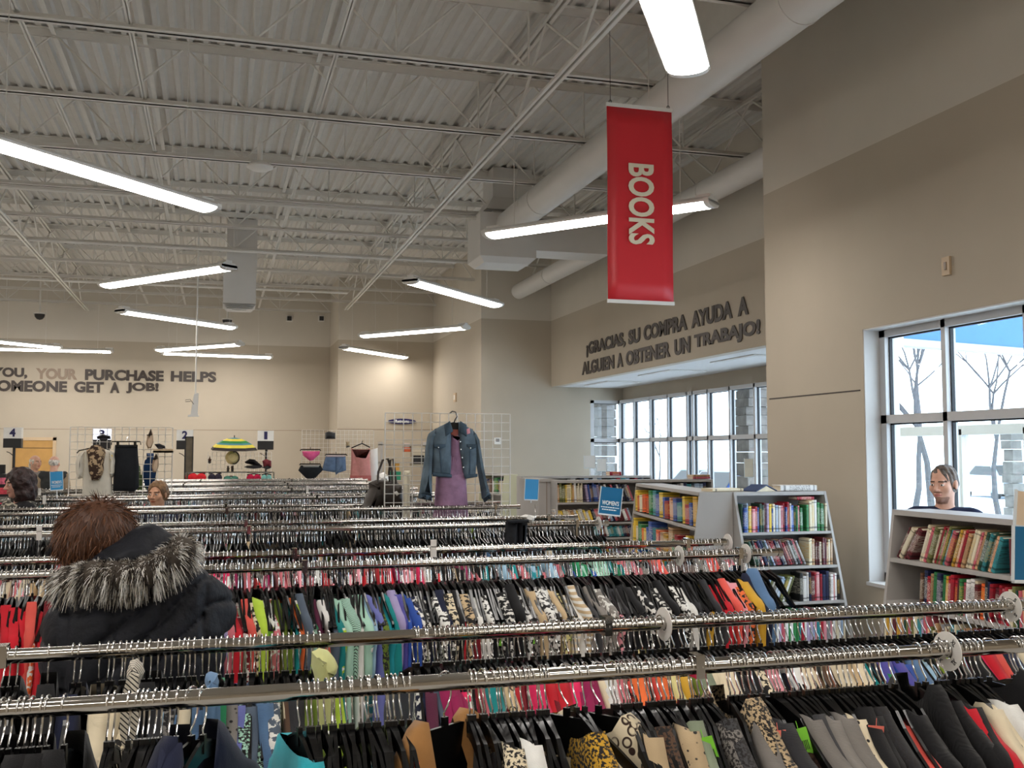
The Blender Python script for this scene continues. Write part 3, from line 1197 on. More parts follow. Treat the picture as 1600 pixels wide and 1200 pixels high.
def hook_points(n=9):
    pts = []
    r = RR + 0.0035
    for i in range(n):
        a = R(205 - 205 * i / (n - 1) - 20)
        pts.append((0, -r * math.cos(a), 0.0015 + r * math.sin(a)))
    pts = pts[::1]
    # down the front and in to the neck
    pts += [(0, pts[-1][1] * 1.02, -0.016), (0, pts[-1][1] * 0.92, -0.030), (0, pts[-1][1] * 0.45, -0.046), (0, 0.002, -0.058), (0, 0, -0.074)]
    return pts


def hanger_meshes():
    mb = MB()
    mb.tube([(x, -y, z) for x, y, z in hook_points()], 0.0019, 6)
    hook = mb.data('hook', M['wire_chrome'], True)
    mb = MB()
    mb.box((-0.0045, -0.006, -0.10), (0.0045, 0.006, -0.066))
    for s in (-1, 1):
        for i in range(len(HPROF) - 1):
            (y0, z0), (y1, z1) = HPROF[i], HPROF[i + 1]
            h0, h1 = 0.034 - 0.075 * y0, 0.034 - 0.075 * y1
            # web
            v = [(-0.0016, s * y0, z0), (0.0016, s * y0, z0), (0.0016, s * y0, z0 - h0), (-0.0016, s * y0, z0 - h0), (-0.0016, s * y1, z1), (0.0016, s * y1, z1), (0.0016, s * y1, z1 - h1), (-0.0016, s * y1, z1 - h1)]
            mb.add(v, [(0, 4, 5, 1), (1, 5, 6, 2), (2, 6, 7, 3), (3, 7, 4, 0)])
            # flange
            w = 0.0036
            v = [(-w, s * y0, z0 + 0.002), (w, s * y0, z0 + 0.002), (w, s * y0, z0 - 0.0035), (-w, s * y0, z0 - 0.0035), (-w, s * y1, z1 + 0.002), (w, s * y1, z1 + 0.002), (w, s * y1, z1 - 0.0035), (-w, s * y1, z1 - 0.0035)]
            mb.add(v, [(0, 4, 5, 1), (1, 5, 6, 2), (2, 6, 7, 3), (3, 7, 4, 0)] + ([(4, 7, 6, 5)] if i == len(HPROF) - 2 else []))
    body = mb.data('clothes_hanger', M['hanger_black'])
    return hook, body


HOOK, HBODY = hanger_meshes()
mb = MB()
mb.prism([(-0.045, -0.083), (0.045, -0.083), (0.06, -0.087), (0.12, -0.13), (0.205, -0.197), (0.2, -0.208), (0.06, -0.197), (-0.06, -0.197), (-0.2, -0.208), (-0.205, -0.197), (-0.12, -0.13), (-0.06, -0.087)], -0.004, 0.004, 'x')
mb.box((-0.0045, -0.006, -0.10), (0.0045, 0.006, -0.066))
WBODY = mb.data('wide_hanger', M['hanger_black'])

# ------------------------------------------------------------------ fabrics (colour comes from each garment)
PAL = {
    'red': (198, 28, 44), 'dark red': (120, 24, 36), 'coral': (228, 92, 82), 'orange': (232, 112, 58), 'pink': (238, 160, 172),
    'hot pink': (228, 42, 98), 'berry': (152, 28, 84), 'rose': (204, 112, 122), 'plum': (92, 32, 62), 'lavender': (158, 148, 190),
    'periwinkle': (112, 118, 186), 'violet': (84, 80, 162), 'royal blue': (44, 82, 170), 'navy': (26, 32, 58), 'denim blue': (84, 116, 154),
    'light blue': (154, 190, 214), 'slate': (84, 96, 112), 'teal': (22, 136, 138), 'turquoise': (38, 158, 172), 'green': (44, 138, 92),
    'mint': (176, 220, 200), 'lime': (176, 206, 66), 'olive': (104, 124, 44), 'sage': (146, 158, 134), 'pale yellow': (228, 218, 152),
    'mustard': (208, 162, 52), 'cream': (230, 216, 186), 'white': (238, 238, 234), 'beige': (196, 172, 136), 'tan': (168, 122, 72),
    'brown': (92, 68, 52), 'grey': (132, 127, 122), 'dark grey': (70, 70, 73), 'black': (20, 20, 23), 'charcoal': (44, 44, 48),
}


def fabric(name, kind):
    t = NT(name)
    oi = t.n('ShaderNodeObjectInfo')
    tc = t.n('ShaderNodeTexCoord')
    va = t.n('ShaderNodeVectorMath', operation='ADD')
    sc = t.n('ShaderNodeVectorMath', operation='SCALE')
    cb = t.n('ShaderNodeCombineXYZ')
    for i in range(3):
        t.l(oi.outputs['Random'], cb.inputs[i])
    t.l(cb.outputs[0], sc.inputs[0])
    sc.inputs['Scale'].default_value = 7.0
    t.l(tc.outputs['Object'], va.inputs[0])
    t.l(sc.outputs[0], va.inputs[1])
    vec = va.outputs[0]
    col = oi.outputs['Color']
    if kind == 'attr':
        at = t.n('ShaderNodeAttribute', attribute_name='dye')
        col = at.outputs['Color']
        vec = tc.outputs['Object']

    def noise(scale, det=2):
        x = t.n('ShaderNodeTexNoise')
        x.inputs['Scale'].default_value = scale
        x.inputs['Detail'].default_value = det
        t.l(vec, x.inputs['Vector'])
        return x.outputs[0]

    def vor(scale, feature='F1'):
        x = t.n('ShaderNodeTexVoronoi', feature=feature)
        x.inputs['Scale'].default_value = scale
        t.l(vec, x.inputs['Vector'])
        return x.outputs['Distance']
    dark, light = (0.02, 0.018, 0.018, 1), (0.78, 0.77, 0.73, 1)
    if kind == 'stripe':
        w = t.n('ShaderNodeTexWave', wave_type='BANDS', bands_direction='Z')
        w.inputs['Scale'].default_value = 14
        w.inputs['Distortion'].default_value = 0.4
        t.l(vec, w.inputs['Vector'])
        f = t.ramp(w.outputs['Fac'], [(0.5, (0, 0, 0, 1)), (0.56, (1, 1, 1, 1))])
        col = t.mix(f, col, light)
    elif kind == 'pin':
        w = t.n('ShaderNodeTexWave', wave_type='BANDS', bands_direction='DIAGONAL')
        w.inputs['Scale'].default_value = 55
        t.l(vec, w.inputs['Vector'])
        f = t.ramp(w.outputs['Fac'], [(0.75, (0, 0, 0, 1)), (0.82, (1, 1, 1, 1))])
        col = t.mix(f, col, dark)
    elif kind == 'print_light':
        f = t.ramp(noise(58, 3), [(0.52, (0, 0, 0, 1)), (0.55, (1, 1, 1, 1))])
        col = t.mix(f, col, light)
    elif kind == 'print_dark':
        f = t.ramp(noise(64, 3), [(0.50, (0, 0, 0, 1)), (0.53, (1, 1, 1, 1))])
        col = t.mix(f, col, dark)
    elif kind == 'leopard':
        d = vor(38)
        f = t.ramp(d, [(0.22, (1, 1, 1, 1)), (0.30, (0, 0, 0, 1)), (0.40, (0, 0, 0, 1)), (0.44, (1, 1, 1, 1))])
        g = t.ramp(noise(34, 1), [(0.34, (1, 1, 1, 1)), (0.42, (0, 0, 0, 1))])
        f2 = t.mix(g, f, (1, 1, 1, 1))
        col = t.mix(f2, (0.035, 0.016, 0.012, 1), col)
    elif kind == 'tweed':
        f = t.ramp(noise(160, 2), [(0.46, (0, 0, 0, 1)), (0.54, (1, 1, 1, 1))])
        col = t.mix(f, col, dark)
    elif kind == 'dots':
        f = t.ramp(vor(60), [(0.22, (0, 0, 0, 1)), (0.28, (1, 1, 1, 1))])
        col = t.mix(f, dark, col)
    mott = t.ramp(noise(9, 3), [(0.3, (0.86, 0.86, 0.86, 1)), (0.7, (1.08, 1.08, 1.08, 1))])
    col = t.mix(1.0, col, mott, 'MULTIPLY')
    t.l(col, t.bsdf.inputs['Base Color'])
    t.bsdf.inputs['Roughness'].default_value = 0.85
    t.bsdf.inputs['Specular IOR Level'].default_value = 0.25
    t.bsdf.inputs['Sheen Weight'].default_value = 0.15
    if kind in ('knit', 'fuzzy'):
        w = t.n('ShaderNodeTexWave', wave_type='BANDS', bands_direction='Y')
        w.inputs['Scale'].default_value = 130 if kind == 'knit' else 25
        w.inputs['Distortion'].default_value = 2.0 if kind == 'knit' else 12.0
        t.l(vec, w.inputs['Vector'])
        t.bump(w.outputs['Fac'], 0.35 if kind == 'knit' else 0.25, 0.002)
    else:
        t.bump(noise(420, 1), 0.25, 0.002)
    return t.m


FAB = {k: fabric('fabric_' + k, k) for k in ('plain', 'stripe', 'pin', 'print_light', 'print_dark', 'leopard', 'tweed', 'dots', 'knit', 'fuzzy')}
FAB_ATTR = fabric('fabric_mixed_dyes', 'attr')
PATWORD = {'plain': '', 'stripe': 'striped ', 'pin': 'diagonally striped ', 'print_light': 'light-printed ', 'print_dark': 'dark-printed ', 'leopard': 'leopard-spotted ', 'tweed': 'flecked ', 'dots': 'dotted ', 'knit': 'knitted ', 'fuzzy': 'fluffy '}


def garment_arrays(seed, sleeve='short', nw=0.07, tb=0.012, ts=0.014, L=0.66, drop=0.06, W=0.235, N=23, Mr=9, rise=0.0, fold=0.006, rfall=0.05):
    rnd = random.Random(seed)
    ph = [rnd.uniform(0, 6.28) for _ in range(4)]
    if sleeve == 'none':
        W = 0.19
    us = np.linspace(-1, 1, N)
    V = []
    hx = [p[0] for p in HPROF] + [0.235, 0.26]
    hz = [p[1] for p in HPROF] + [-0.24, -0.285]

    def ztop(y, front):
        a = abs(y)
        z = np.interp(a, hx, hz) + 0.009
        if a < nw:
            e = np.interp(nw, hx, hz) + 0.009 + rise
            return e - (drop if front else drop * 0.25) * math.sqrt(max(0, 1 - (a / nw) ** 2))
        return z + rise * max(0, 1 - (a - nw) / rfall)
    for side in (1, -1):
        for j in range(Mr):
            v = j / (Mr - 1)
            v = v ** 1.25
            for u in us:
                y = u * W
                a = abs(y)
                zt = ztop(y, side > 0)
                issl = a > 0.172 and sleeve != 'none'
                zb = -L + 0.012 * math.sin(9 * y * 10 + ph[0])
                if issl:
                    zb = -0.43 - 0.03 * math.sin(ph[1]) if sleeve == 'short' else -0.74
                z = zt * (1 - v) + zb * v
                th = tb + max(0, ts - tb) * math.exp(-5 * v)
                if sleeve != 'none':
                    th = th * (1 - 0.3 * v * math.exp(-((a - 0.172) / 0.012) ** 2)) if not issl else ts * (1.0 if v < 0.95 else 0.8)
                edge = math.sqrt(max(0.02, 1 - abs(u) ** 5))
                th = th * edge * min(1.0, 0.62 + 4 * v)
                xo = fold * v * (math.sin(32 * y + ph[2] + 3 * v) + 0.6 * math.sin(57 * y + ph[3]))
                yy = y
                if issl:
                    yy = y * (1 - 0.06 * v) + math.copysign(0.01 * math.sin(5 * v + ph[1]), y)
                V.append((side * th + xo, yy, z))
    V = np.array(V)
    F = []
    S = N * Mr
    for j in range(Mr - 1):
        for i in range(N - 1):
            a = j * N + i
            # split between body and short sleeve is closed by the hem bridge
            F.append((a, a + 1, a + N + 1, a + N))
            F.append((S + a + 1, S + a, S + a + N, S + a + N + 1))
    for j in range(Mr - 1):
        a = j * N
        F.append((a, a + N, S + a + N, S + a))
        a = j * N + N - 1
        F.append((a + N, a, S + a, S + a + N))
    for i in range(N - 1):
        a = (Mr - 1) * N + i
        F.append((a, a + 1, S + a + 1, S + a))
        y = abs((us[i] + us[i + 1]) / 2 * W)
        if y > nw:
            F.append((i + 1, i, S + i, S + i + 1))
    return V, np.array(F)


GARM = {}
for nm, kw in (('t_shirt', dict(sleeve='short', nw=0.085, tb=0.012, ts=0.019)), ('blouse', dict(sleeve='short', nw=0.10, tb=0.013, ts=0.021, L=0.72, drop=0.1, fold=0.009)),
               ('long_sleeved_top', dict(sleeve='long', nw=0.09, tb=0.013, ts=0.020, L=0.7)), ('cardigan', dict(sleeve='long', nw=0.075, tb=0.017, ts=0.026, L=0.72, drop=0.12)),
               ('sweater', dict(sleeve='long', nw=0.095, tb=0.019, ts=0.028, L=0.66, drop=0.05, rise=0.012)), ('tank_top', dict(sleeve='none', nw=0.10, tb=0.009, L=0.68, drop=0.12)),
               ('jacket', dict(sleeve='long', nw=0.06, tb=0.019, ts=0.027, L=0.7, drop=0.2, rise=0.026, rfall=0.10)), ('coat', dict(sleeve='long', nw=0.046, tb=0.024, ts=0.032, L=0.98, drop=0.30, rise=0.034, fold=0.008, rfall=0.12))):
    GARM[nm] = [np_mesh(nm, *garment_arrays(s * 7 + len(nm), **kw), FAB['plain']) for s in range(3)]

TAG_ME = {}
for nm, c in (('salmon', (245, 128, 112)), ('lime', (132, 214, 58))):
    mt = mat(nm + '_price_tag_card', c, 0.6, var=0.02)
    mb = MB()
    mb.box((-0.0006, -0.017, -0.034), (0.0006, 0.017, 0.034))
    mb.tube([(0, 0, 0.03), (0, 0, 0.05)], 0.0008, 4)
    for k in range(7):
        mb.box((-0.0011, -0.012 + k * 0.0033, -0.012), (0.0011, -0.0105 + k * 0.0033, 0.008), 1)
    TAG_ME[nm] = mb.data('price_tag', [mt, M['black_plastic']])

PLACED = []    # (rail, X, kind, colour, pattern, object) for the labels
RAILNAME = ['nearest rail', 'second rail', 'third rail']
rg = random.Random(11)


def hang(rail, Y, X, kind=None, colr=None, pat='plain', yaw=None, tagc=None, tilt=0.0, dz=0.0, hanger=True, wide=False):
    yaw = rg.uniform(-0.10, 0.10) if yaw is None else yaw
    lean = rg.uniform(-0.03, 0.03) + tilt
    h = None
    if hanger:
        h = bpy.data.objects.new('clothes_hanger', WBODY if wide else HBODY)
        COL.objects.link(h)
        h.location = (X, Y, RZ)
        h.rotation_euler = (0, lean, yaw)
        k = bpy.data.objects.new('hook', HOOK)
        COL.objects.link(k)
        k.parent = h
        h['category'] = 'hanger'
    g = None
    if kind:
        g = bpy.data.objects.new(kind, rg.choice(GARM[kind]))
        COL.objects.link(g)
        g.location = (X, Y, RZ + dz)
        g.rotation_euler = (0, lean, yaw)
        g.scale = (rg.uniform(0.9, 1.5) if rail == 2 else rg.uniform(0.9, 1.15), rg.uniform(0.96, 1.04), rg.uniform(0.95, 1.06))
        g.material_slots[0].link = 'OBJECT'
        g.material_slots[0].material = FAB[pat]
        c = lin(PAL[colr])
        v = rg.uniform(0.88, 1.1)
        g.color = tuple(min(1, x * v) for x in c[:3]) + (1,)
        g['category'] = kind.replace('_', ' ')
        if tagc:
            p = bpy.data.objects.new('price_tag', TAG_ME[tagc])
            COL.objects.link(p)
            p.parent = g
            p.location = (0.03, -0.12, -0.15) if rail == 0 else (0.014, -0.215, -0.25)
            p.rotation_euler = (rg.uniform(-0.3, 0.3), rg.uniform(-0.2, 0.2), R(90) + rg.uniform(-0.5, 0.5))
            p['label'] = tagc + ' paper price tag'
    PLACED.append((rail, X, kind, colr, pat, g, h))
    return g


# abbreviations for the garment lists: kind, colour, pattern
K = dict(t='t_shirt', b='blouse', l='long_sleeved_top', c='cardigan', s='sweater', n='tank_top', j='jacket', o='coat')

# third rail (front rail of the second rack): what hangs at each place along it
R3 = """-8 t red;6 t red;18 l red;30 b orange print_light;38 t coral;46 l red;58 s red;66 t dark red;74 c dark red;84 b orange print_dark;92 t pink;
330 l slate;338 t lavender;345 t rose;352 s red;361 t dark red print_light;369 l sage;379 t coral tag;388 b cream print_dark;397 l lime lime;405 l white dots;413 t rose print_light;421 c olive;430 l olive;
440 t teal;447 t orange;455 b lime print_light;463 t slate;470 l mint;478 t green;486 t plum salmon;493 n white;500 t slate;507 l teal;515 b lime print_light;524 s mint;533 b mint pin;543 l white;552 t mint;560 b turquoise print_light;
567 t light blue;575 l periwinkle;583 b white print_dark;590 b olive print_dark;598 t turquoise;606 l teal;613 t lavender;622 s violet;631 t royal blue;639 l royal blue;647 b navy print_light;655 t navy;662 b black print_light;671 t navy;680 b white print_dark;
689 t navy;697 b black print_light;705 b cream print_dark;712 t black;720 t red;727 b beige print_dark;735 l dark red;743 l white;751 s white;760 b white print_dark;769 t black lime;778 l charcoal;786 b black print_light;795 t black;804 t black;
813 b white print_dark lime;822 b grey print_dark;832 s beige;842 b white print_dark;851 s white print_dark;861 l beige;870 b pale yellow print_dark lime;880 b cream stripe;889 b white stripe;898 t beige stripe;906 l grey;915 l dark grey;925 t grey;934 b grey print_light;944 b pink print_dark;
953 t black;962 s charcoal;971 t black;980 l black;989 t black;998 b black print_light;1007 t black;1016 l charcoal;1026 b black print_light;1036 t black;1046 c black;1056 b white print_dark;1066 l white;1075 t black;1084 c charcoal;1093 t black;1102 t mustard;1110 t charcoal;1118 s dark grey;
1127 t red;1134 l red;1142 t coral;1149 t dark red;1156 s pink;1164 b orange print_dark;1171 l mustard;1178 t navy;1187 j navy;1197 j denim blue"""


def parse(s):
    for e in s.replace('\n', '').split(';'):
        w = e.split()
        if not w:
            continue
        px = float(w[0])
        k = K[w[1]] if w[1] != '-' else None
        pat, tg = 'plain', None
        rest = w[2:]
        if rest and rest[-1] in ('salmon', 'lime', 'tag') and len(rest) > 1:
            tg = 'salmon' if rest[-1] == 'tag' else rest[-1]
            rest = rest[:-1]
        if rest and rest[-1] in FAB:
            pat = rest[-1]
            rest = rest[:-1]
        yield px, k, ' '.join(rest), pat, tg


EXTRA = []
for n_, (px, k, c, pat, tg) in enumerate(parse(R3)):
    X = aty(px, 945, 3.97).x
    hang(2, 4.15, X + rg.uniform(-0.004, 0.004), k, c, pat, yaw=0.17 + 0.10 * math.sin(X * 5.0) + rg.uniform(-0.06, 0.06), tagc=tg, dz=rg.uniform(-0.03, 0.006), hanger=(n_ % 4 == 0))
    if n_ % 4:
        EXTRA.append(X)

# second rail (back rail of the nearest rack)
R2 = """-6 s black;5 j black;16 -;27 l charcoal;75 j black;115 j navy;128 -;158 c cream;171 l white pin;180 s cream knit;189 s cream;198 s beige knit;206 b cream print_dark;216 c beige;228 l sage;237 j black;246 t charcoal;
258 l light blue;268 b grey print_dark;279 l denim blue;287 t navy;296 b cream;306 l denim blue knit;316 s denim blue knit;328 l mint dots;337 s green;346 l green;356 t sage;364 l grey dots;374 s periwinkle knit;383 l mint tweed;391 s slate;399 l teal;407 s denim blue knit;416 s mint tweed;424 b slate print_light;
433 t sage tweed;441 l cream;450 t brown;459 s charcoal;470 l sage;479 t olive;490 s olive;500 b olive print_light;512 c lime;
648 t navy;655 t navy print_light;663 n slate;670 l plum;678 l berry;685 s berry;692 t berry;700 l berry;708 t hot pink;715 b hot pink print_light;722 l hot pink;730 t dark red;738 t rose;746 b red print_dark;754 s teal;763 t pink;771 l beige leopard;780 t plum;788 s red;796 l red;803 t dark red;
812 s hot pink;822 s hot pink;832 l red;842 s red;852 t dark red;862 s red;872 t red;880 s hot pink;889 s berry;898 c berry;906 t berry;915 s cream;924 s white knit;933 b pink print_light;942 l pink;950 t rose;958 b coral print_dark;967 l coral;976 s orange;985 b orange print_light;994 t coral;1004 s coral;1013 l orange;1022 t pale yellow;1031 s mustard;1041 l cream;1051 t olive;
1066 s sage knit;1075 c grey;1084 s cream;1095 s cream;1104 s white;1113 s cream;1122 t black;1131 l charcoal;1141 c black;1150 b cream print_dark;1160 t black;1169 l grey;1178 t pink;1188 -;
1204 l navy;1214 s white;1223 s cream;1232 s beige knit;1242 s cream;1251 l brown;1260 s brown knit;1270 s cream;1279 s beige;1288 l orange;1297 s beige knit;1306 l cream;1316 t teal;1325 l navy;1333 s navy;1342 l green;1351 s violet;1360 l violet;1370 t royal blue;1379 s royal blue;1388 l denim blue;1398 s light blue;1407 l light blue;1416 t sage;1425 l olive;1434 t lime;1444 c black;1453 l berry;1462 t hot pink;1472 t berry;1481 l black;
1490 l hot pink;1499 t hot pink;1507 s red;1516 l coral;1525 t black;1534 c navy;1543 l navy;1552 t black;1561 s cream;1570 s mustard;1579 b beige print_dark;1589 l cream;1598 c grey"""
for px, k, c, pat, tg in parse(R2):
    X = aty(px, 990, 2.52).x
    hang(1, 2.52, X + rg.uniform(-0.003, 0.003), k, c, pat, yaw=rg.uniform(-0.15, 0.12), tagc=tg, dz=rg.uniform(-0.02, 0.01))

# nearest rail
R1 = """-8 -;7 j black;19 -;30 -;40 j black;52 -;68 j black;75 -;100 j black;168 -;180 n cream;200 -;215 t black;222 -;230 -;245 b green;252 -;265 -;279 j navy;
470 s turquoise;479 -;492 t black;498 -;511 b charcoal print_light;519 -;526 -;534 t black;544 -;552 -;566 t black;571 -;577 -;586 t charcoal;594 -;604 b grey pin;613 -;620 t black;629 -;640 -;
735 -;742 -;752 t charcoal;758 -;768 -;780 -;785 s cream tweed;792 -;802 -;808 s white;815 -;826 l cream;830 -;842 -;848 -;853 t black;
902 c mustard tweed;915 n cream;958 -;966 -;972 l brown tweed;979 -;986 -;993 -;1000 s beige;1010 c brown tweed;1017 -;1024 t navy;1032 -;1041 -;1048 t brown;1053 s beige dots lime;1062 c sage;1068 -;1080 -;1086 -;1093 -;
1101 s grey tweed;1110 c dark grey tweed;1140 -;1147 j beige tweed;1154 -;1165 s grey knit salmon;1172 -;1182 s charcoal knit lime;1190 -;1205 -;1211 b brown leopard;1219 -;1226 s grey knit;1234 -;1240 c dark grey;1247 -;1258 -;1266 s grey knit;1273 -;1281 s grey knit;1290 -;1297 s cream dots salmon;1305 -;1314 t charcoal;1323 c black;
1331 s black;1340 c charcoal tweed;1347 -;1356 t black;1366 b black print_light;1376 l coral;1385 s black fuzzy;1396 -;1433 j black fuzzy;1448 c black fuzzy;1462 s red;1471 -;1481 s black;1492 l cream;1502 -;1510 s cream;1516 s white knit;1523 s cream;1530 l orange;1586 t coral;1593 n pink;1600 t orange"""
for px, k, c, pat, tg in parse(R1):
    X = aty(px, 1060, 2.0).x
    yaw = rg.uniform(-0.2, 0.02) if px < 400 else rg.uniform(-0.16, 0.16)
    hang(0, 2.0, X + rg.uniform(-0.003, 0.003), k, c, pat, yaw=yaw, tagc=tg, dz=(0.004 if k in ('cardigan', 'jacket') else (0.0 if k == 'sweater' else rg.uniform(-0.06, -0.015))))
# garments that turn their faces to the camera
X = aty(712, 1150, 1.9).x
g = hang(0, 2.0, X, 'coat', 'tan', 'plain', yaw=R(-56), tagc='salmon', dz=-0.004, wide=True)
g = hang(0, 2.0, aty(885, 1060, 2.0).x, 'blouse', 'cream', 'plain', yaw=R(40), wide=True, dz=-0.03)
g = hang(0, 2.0, aty(935, 1060, 2.0).x, 'jacket', 'cream', 'leopard', yaw=R(38), dz=-0.012, wide=True)
g = hang(0, 2.0, aty(1546, 1060, 2.0).x, 'jacket', 'black', 'plain', yaw=R(50), dz=0.02)
g = hang(0, 2.0, aty(300, 1060, 2.0).x, 'jacket', 'navy', 'plain', yaw=R(-34), dz=0.008)

g = hang(0, 2.0, aty(300, 1060, 2.0).x + 0.02, None, yaw=R(-20))
hang(1, 2.52, aty(868, 980, 2.52).x, None, yaw=R(68))
# fill the rest of the hangers on the third rail so they are as dense as in the photograph
n3 = sum(1 for p in PLACED if p[0] == 2)

# labels: each hanger by what it carries, each garment by its look and rail
PLACED.sort(key=lambda p: (p[0], p[1]))
seen, tot = {}, {}
for p in PLACED:
    if p[2]:
        key = (p[0], p[3], p[4], p[2])
        tot[key] = tot.get(key, 0) + 1
ncount = [0, 0, 0]
for rail, X, kind, colr, pat, g, h in PLACED:
    ncount[rail] += 1
    rn = RAILNAME[rail]
    if kind:
        key = (rail, colr, pat, kind)
        seen[key] = seen.get(key, 0) + 1
        w = kind.replace('_', ' ').replace('long sleeved', 'long-sleeved').replace('t shirt', 't-shirt')
        desc = '%s %s%s' % (colr, PATWORD[pat], w)
        if tot[key] > 1:
            g['label'] = '%s %s from the left on the %s' % (ordinal(seen[key]), desc, rn)
            hl = 'black hanger holding the %s %s from the left on the %s' % (ordinal(seen[key]), desc, rn)
        else:
            g['label'] = '%s hanging on the %s, the only one there' % (desc, rn)
            hl = 'black hanger holding the %s on the %s' % (desc, rn)
        g['group'] = 'clothes on the ' + rn
    else:
        hl = 'bare-looking black hanger, %s of all from the left on the %s' % (ordinal(ncount[rail]), rn)
    if h:
        h['label'] = hl
        h['group'] = 'hangers on the ' + rn

# ------------------------------------------------------------------ all the other hangers and clothes, farther back
rs = np.random.RandomState(4)
LOW_H = MB()
pts = [(x, -y, z) for x, y, z in hook_points(5)]
LOW_H.tube(pts[:-2] + [pts[-1]], 0.0022, 4, 0, cap=False)
nq = len(LOW_H.f)
for s in (-1, 1):
    pr = [HPROF[0], HPROF[2], HPROF[4], HPROF[6]]
    for i in range(3):
        (y0, z0), (y1, z1) = pr[i], pr[i + 1]
        v = [(-0.0035, s * y0, z0), (0.0035, s * y0, z0), (0.004, s * y0, z0 - 0.03), (-0.004, s * y0, z0 - 0.03), (-0.0035, s * y1, z1), (0.0035, s * y1, z1), (0.004, s * y1, z1 - 0.018), (-0.004, s * y1, z1 - 0.018)]
        LOW_H.add(v, [(0, 4, 5, 1), (1, 5, 6, 2), (2, 6, 7, 3), (3, 7, 4, 0)], 1)
LHV, LHF, LHM = np.array(LOW_H.v), np.array(LOW_H.f), np.array(LOW_H.mi)
LOW_G = [garment_arrays(k, sleeve=sl, nw=nw, tb=tb, ts=ts, N=11, Mr=5, fold=0.004) for k, (sl, nw, tb, ts) in enumerate((('short', 0.08, 0.009, 0.013), ('long', 0.07, 0.011, 0.014), ('none', 0.1, 0.009, 0.01), ('short', 0.11, 0.008, 0.011), ('long', 0.09, 0.014, 0.018)))]

DARKS = ['black', 'charcoal', 'dark grey', 'navy', 'black', 'black', 'charcoal']
MIX = ['black', 'navy', 'white', 'grey', 'teal', 'rose', 'dark red', 'denim blue', 'beige', 'olive', 'charcoal', 'plum', 'light blue', 'brown']


def band(rail, px):
    """dominant colours on the farther rails where the photograph shows them"""
    if rail == 'r2b':
        if px < 330:
            return ['pink', 'cream', 'rose', 'white', 'beige']
        if px < 690:
            return ['pink', 'rose', 'hot pink', 'red', 'pink', 'rose', 'berry', 'white']
        if px < 750:
            return ['plum', 'berry', 'beige', 'rose', 'black']
        if px < 870:
            return ['light blue', 'turquoise', 'teal', 'light blue', 'rose']
        if px < 960:
            return ['teal', 'green', 'mint', 'royal blue', 'teal']
        return ['rose', 'lavender', 'grey', 'coral']
    if rail == 'r3f' and 820 < px < 880:
        return ['cream', 'white', 'cream']
    if rail == 'r5f' and px < 390:
        return ['teal', 'turquoise', 'grey', 'navy', 'dark red']
    return MIX


far = [('r2b', 4.68, -3.2, 2.42, 0.020, 0.9), ('r3f', 6.18, -4.1, 2.38, 0.020, 0.3), ('r3b', 6.76, -4.1, 2.36, 0.021, 0.4), ('r4f', 8.22, -4.9, 2.4, 0.022, 0.35), ('r4b', 8.85, -4.9, 2.4, 0.023, 0.4),
       ('r5f', 10.5, -1.95, 2.4, 0.024, 0.8), ('r5b', 11.1, -1.95, 2.4, 0.026, 0.5), ('r6f', 12.6, -2.1, 2.38, 0.026, 0.7), ('r6b', 13.2, -2.1, 2.38, 0.028, 0.5), ('r7f', 14.8, -1.45, 2.36, 0.028, 0.7), ('r7b', 15.4, -1.45, 2.36, 0.03, 0.5), ('r8f', 16.8, -1.25, 2.36, 0.03, 0.6), ('r8b', 17.4, -1.25, 2.36, 0.03, 0.5)]


def proj_x(X, Y, Z):
    v = np.array([X, Y, Z - CAM_H])
    return 800 + F_PX * (v @ _R) / (v @ _F)


HV, HF, HM, GV, GF, GC = [], [], [], [], [], []
hb = gb = 0
spots = []
for rail, Y, x0, x1, step, pg in far:
    x = x0
    while x < x1:
        x += step * rs.uniform(0.6, 1.4) + (0.22 * rs.uniform(0.4, 1) if rs.uniform() < 0.012 else 0)
        spots.append((rail, Y, x, rs.uniform() < pg))
for X in np.arange(-0.95, 2.42, 0.0235):        # the hangers standing between the clothes of the third rail
    spots.append(('r2f', 4.15, X + rs.uniform(-0.008, 0.008), False))
spots += [('r2f', 4.15, X, False) for X in EXTRA]
for rail, Y, x, has in spots:
    a = rs.uniform(-0.16, 0.16)
    ca, sa = math.cos(a), math.sin(a)
    ln = rs.uniform(-0.03, 0.03)

    def place(V):
        X = V[:, 0] + ln * V[:, 2]
        return np.stack([x + X * ca - V[:, 1] * sa, Y + X * sa + V[:, 1] * ca, RZ + V[:, 2]], 1)
    HV.append(place(LHV))
    HF.append(LHF + hb)
    HM.append(LHM)
    hb += len(LHV)
    if has:
        V, F = LOW_G[rs.randint(len(LOW_G))]
        dz = rs.uniform(0.02, 0.05) if rail == 'r2b' else rs.uniform(-0.06, 0.0)
        Vd = V.copy()
        Vd[:, 2] += dz
        GV.append(place(Vd))
        GF.append(F + gb)
        gb += len(V)
        b = band(rail, proj_x(x, Y, 1.3))
        c = lin(PAL[b[rs.randint(len(b))] if rs.uniform() < (0.9 if rail in ('r2b',) else 0.55) else DARKS[rs.randint(len(DARKS))]])
        c = np.clip(np.array(c[:3]) * rs.uniform(0.8, 1.15), 0, 1)
        GC.append(np.tile(np.append(c, 1.0), (len(V), 1)))
me = np_mesh('hangers', np.concatenate(HV), np.concatenate(HF), [M['wire_chrome'], M['hanger_black']], np.concatenate(HM), smooth=False)
o = tag(link('clothes_hangers', me), 'mass of black hangers on all the rails farther back', 'hangers')
o['kind'] = 'stuff'
me = np_mesh('clothes', np.concatenate(GV), np.concatenate(GF), FAB_ATTR)
ca = me.color_attributes.new('dye', 'FLOAT_COLOR', 'POINT')
ca.data.foreach_set('color', np.concatenate(GC).astype(np.float32).ravel())
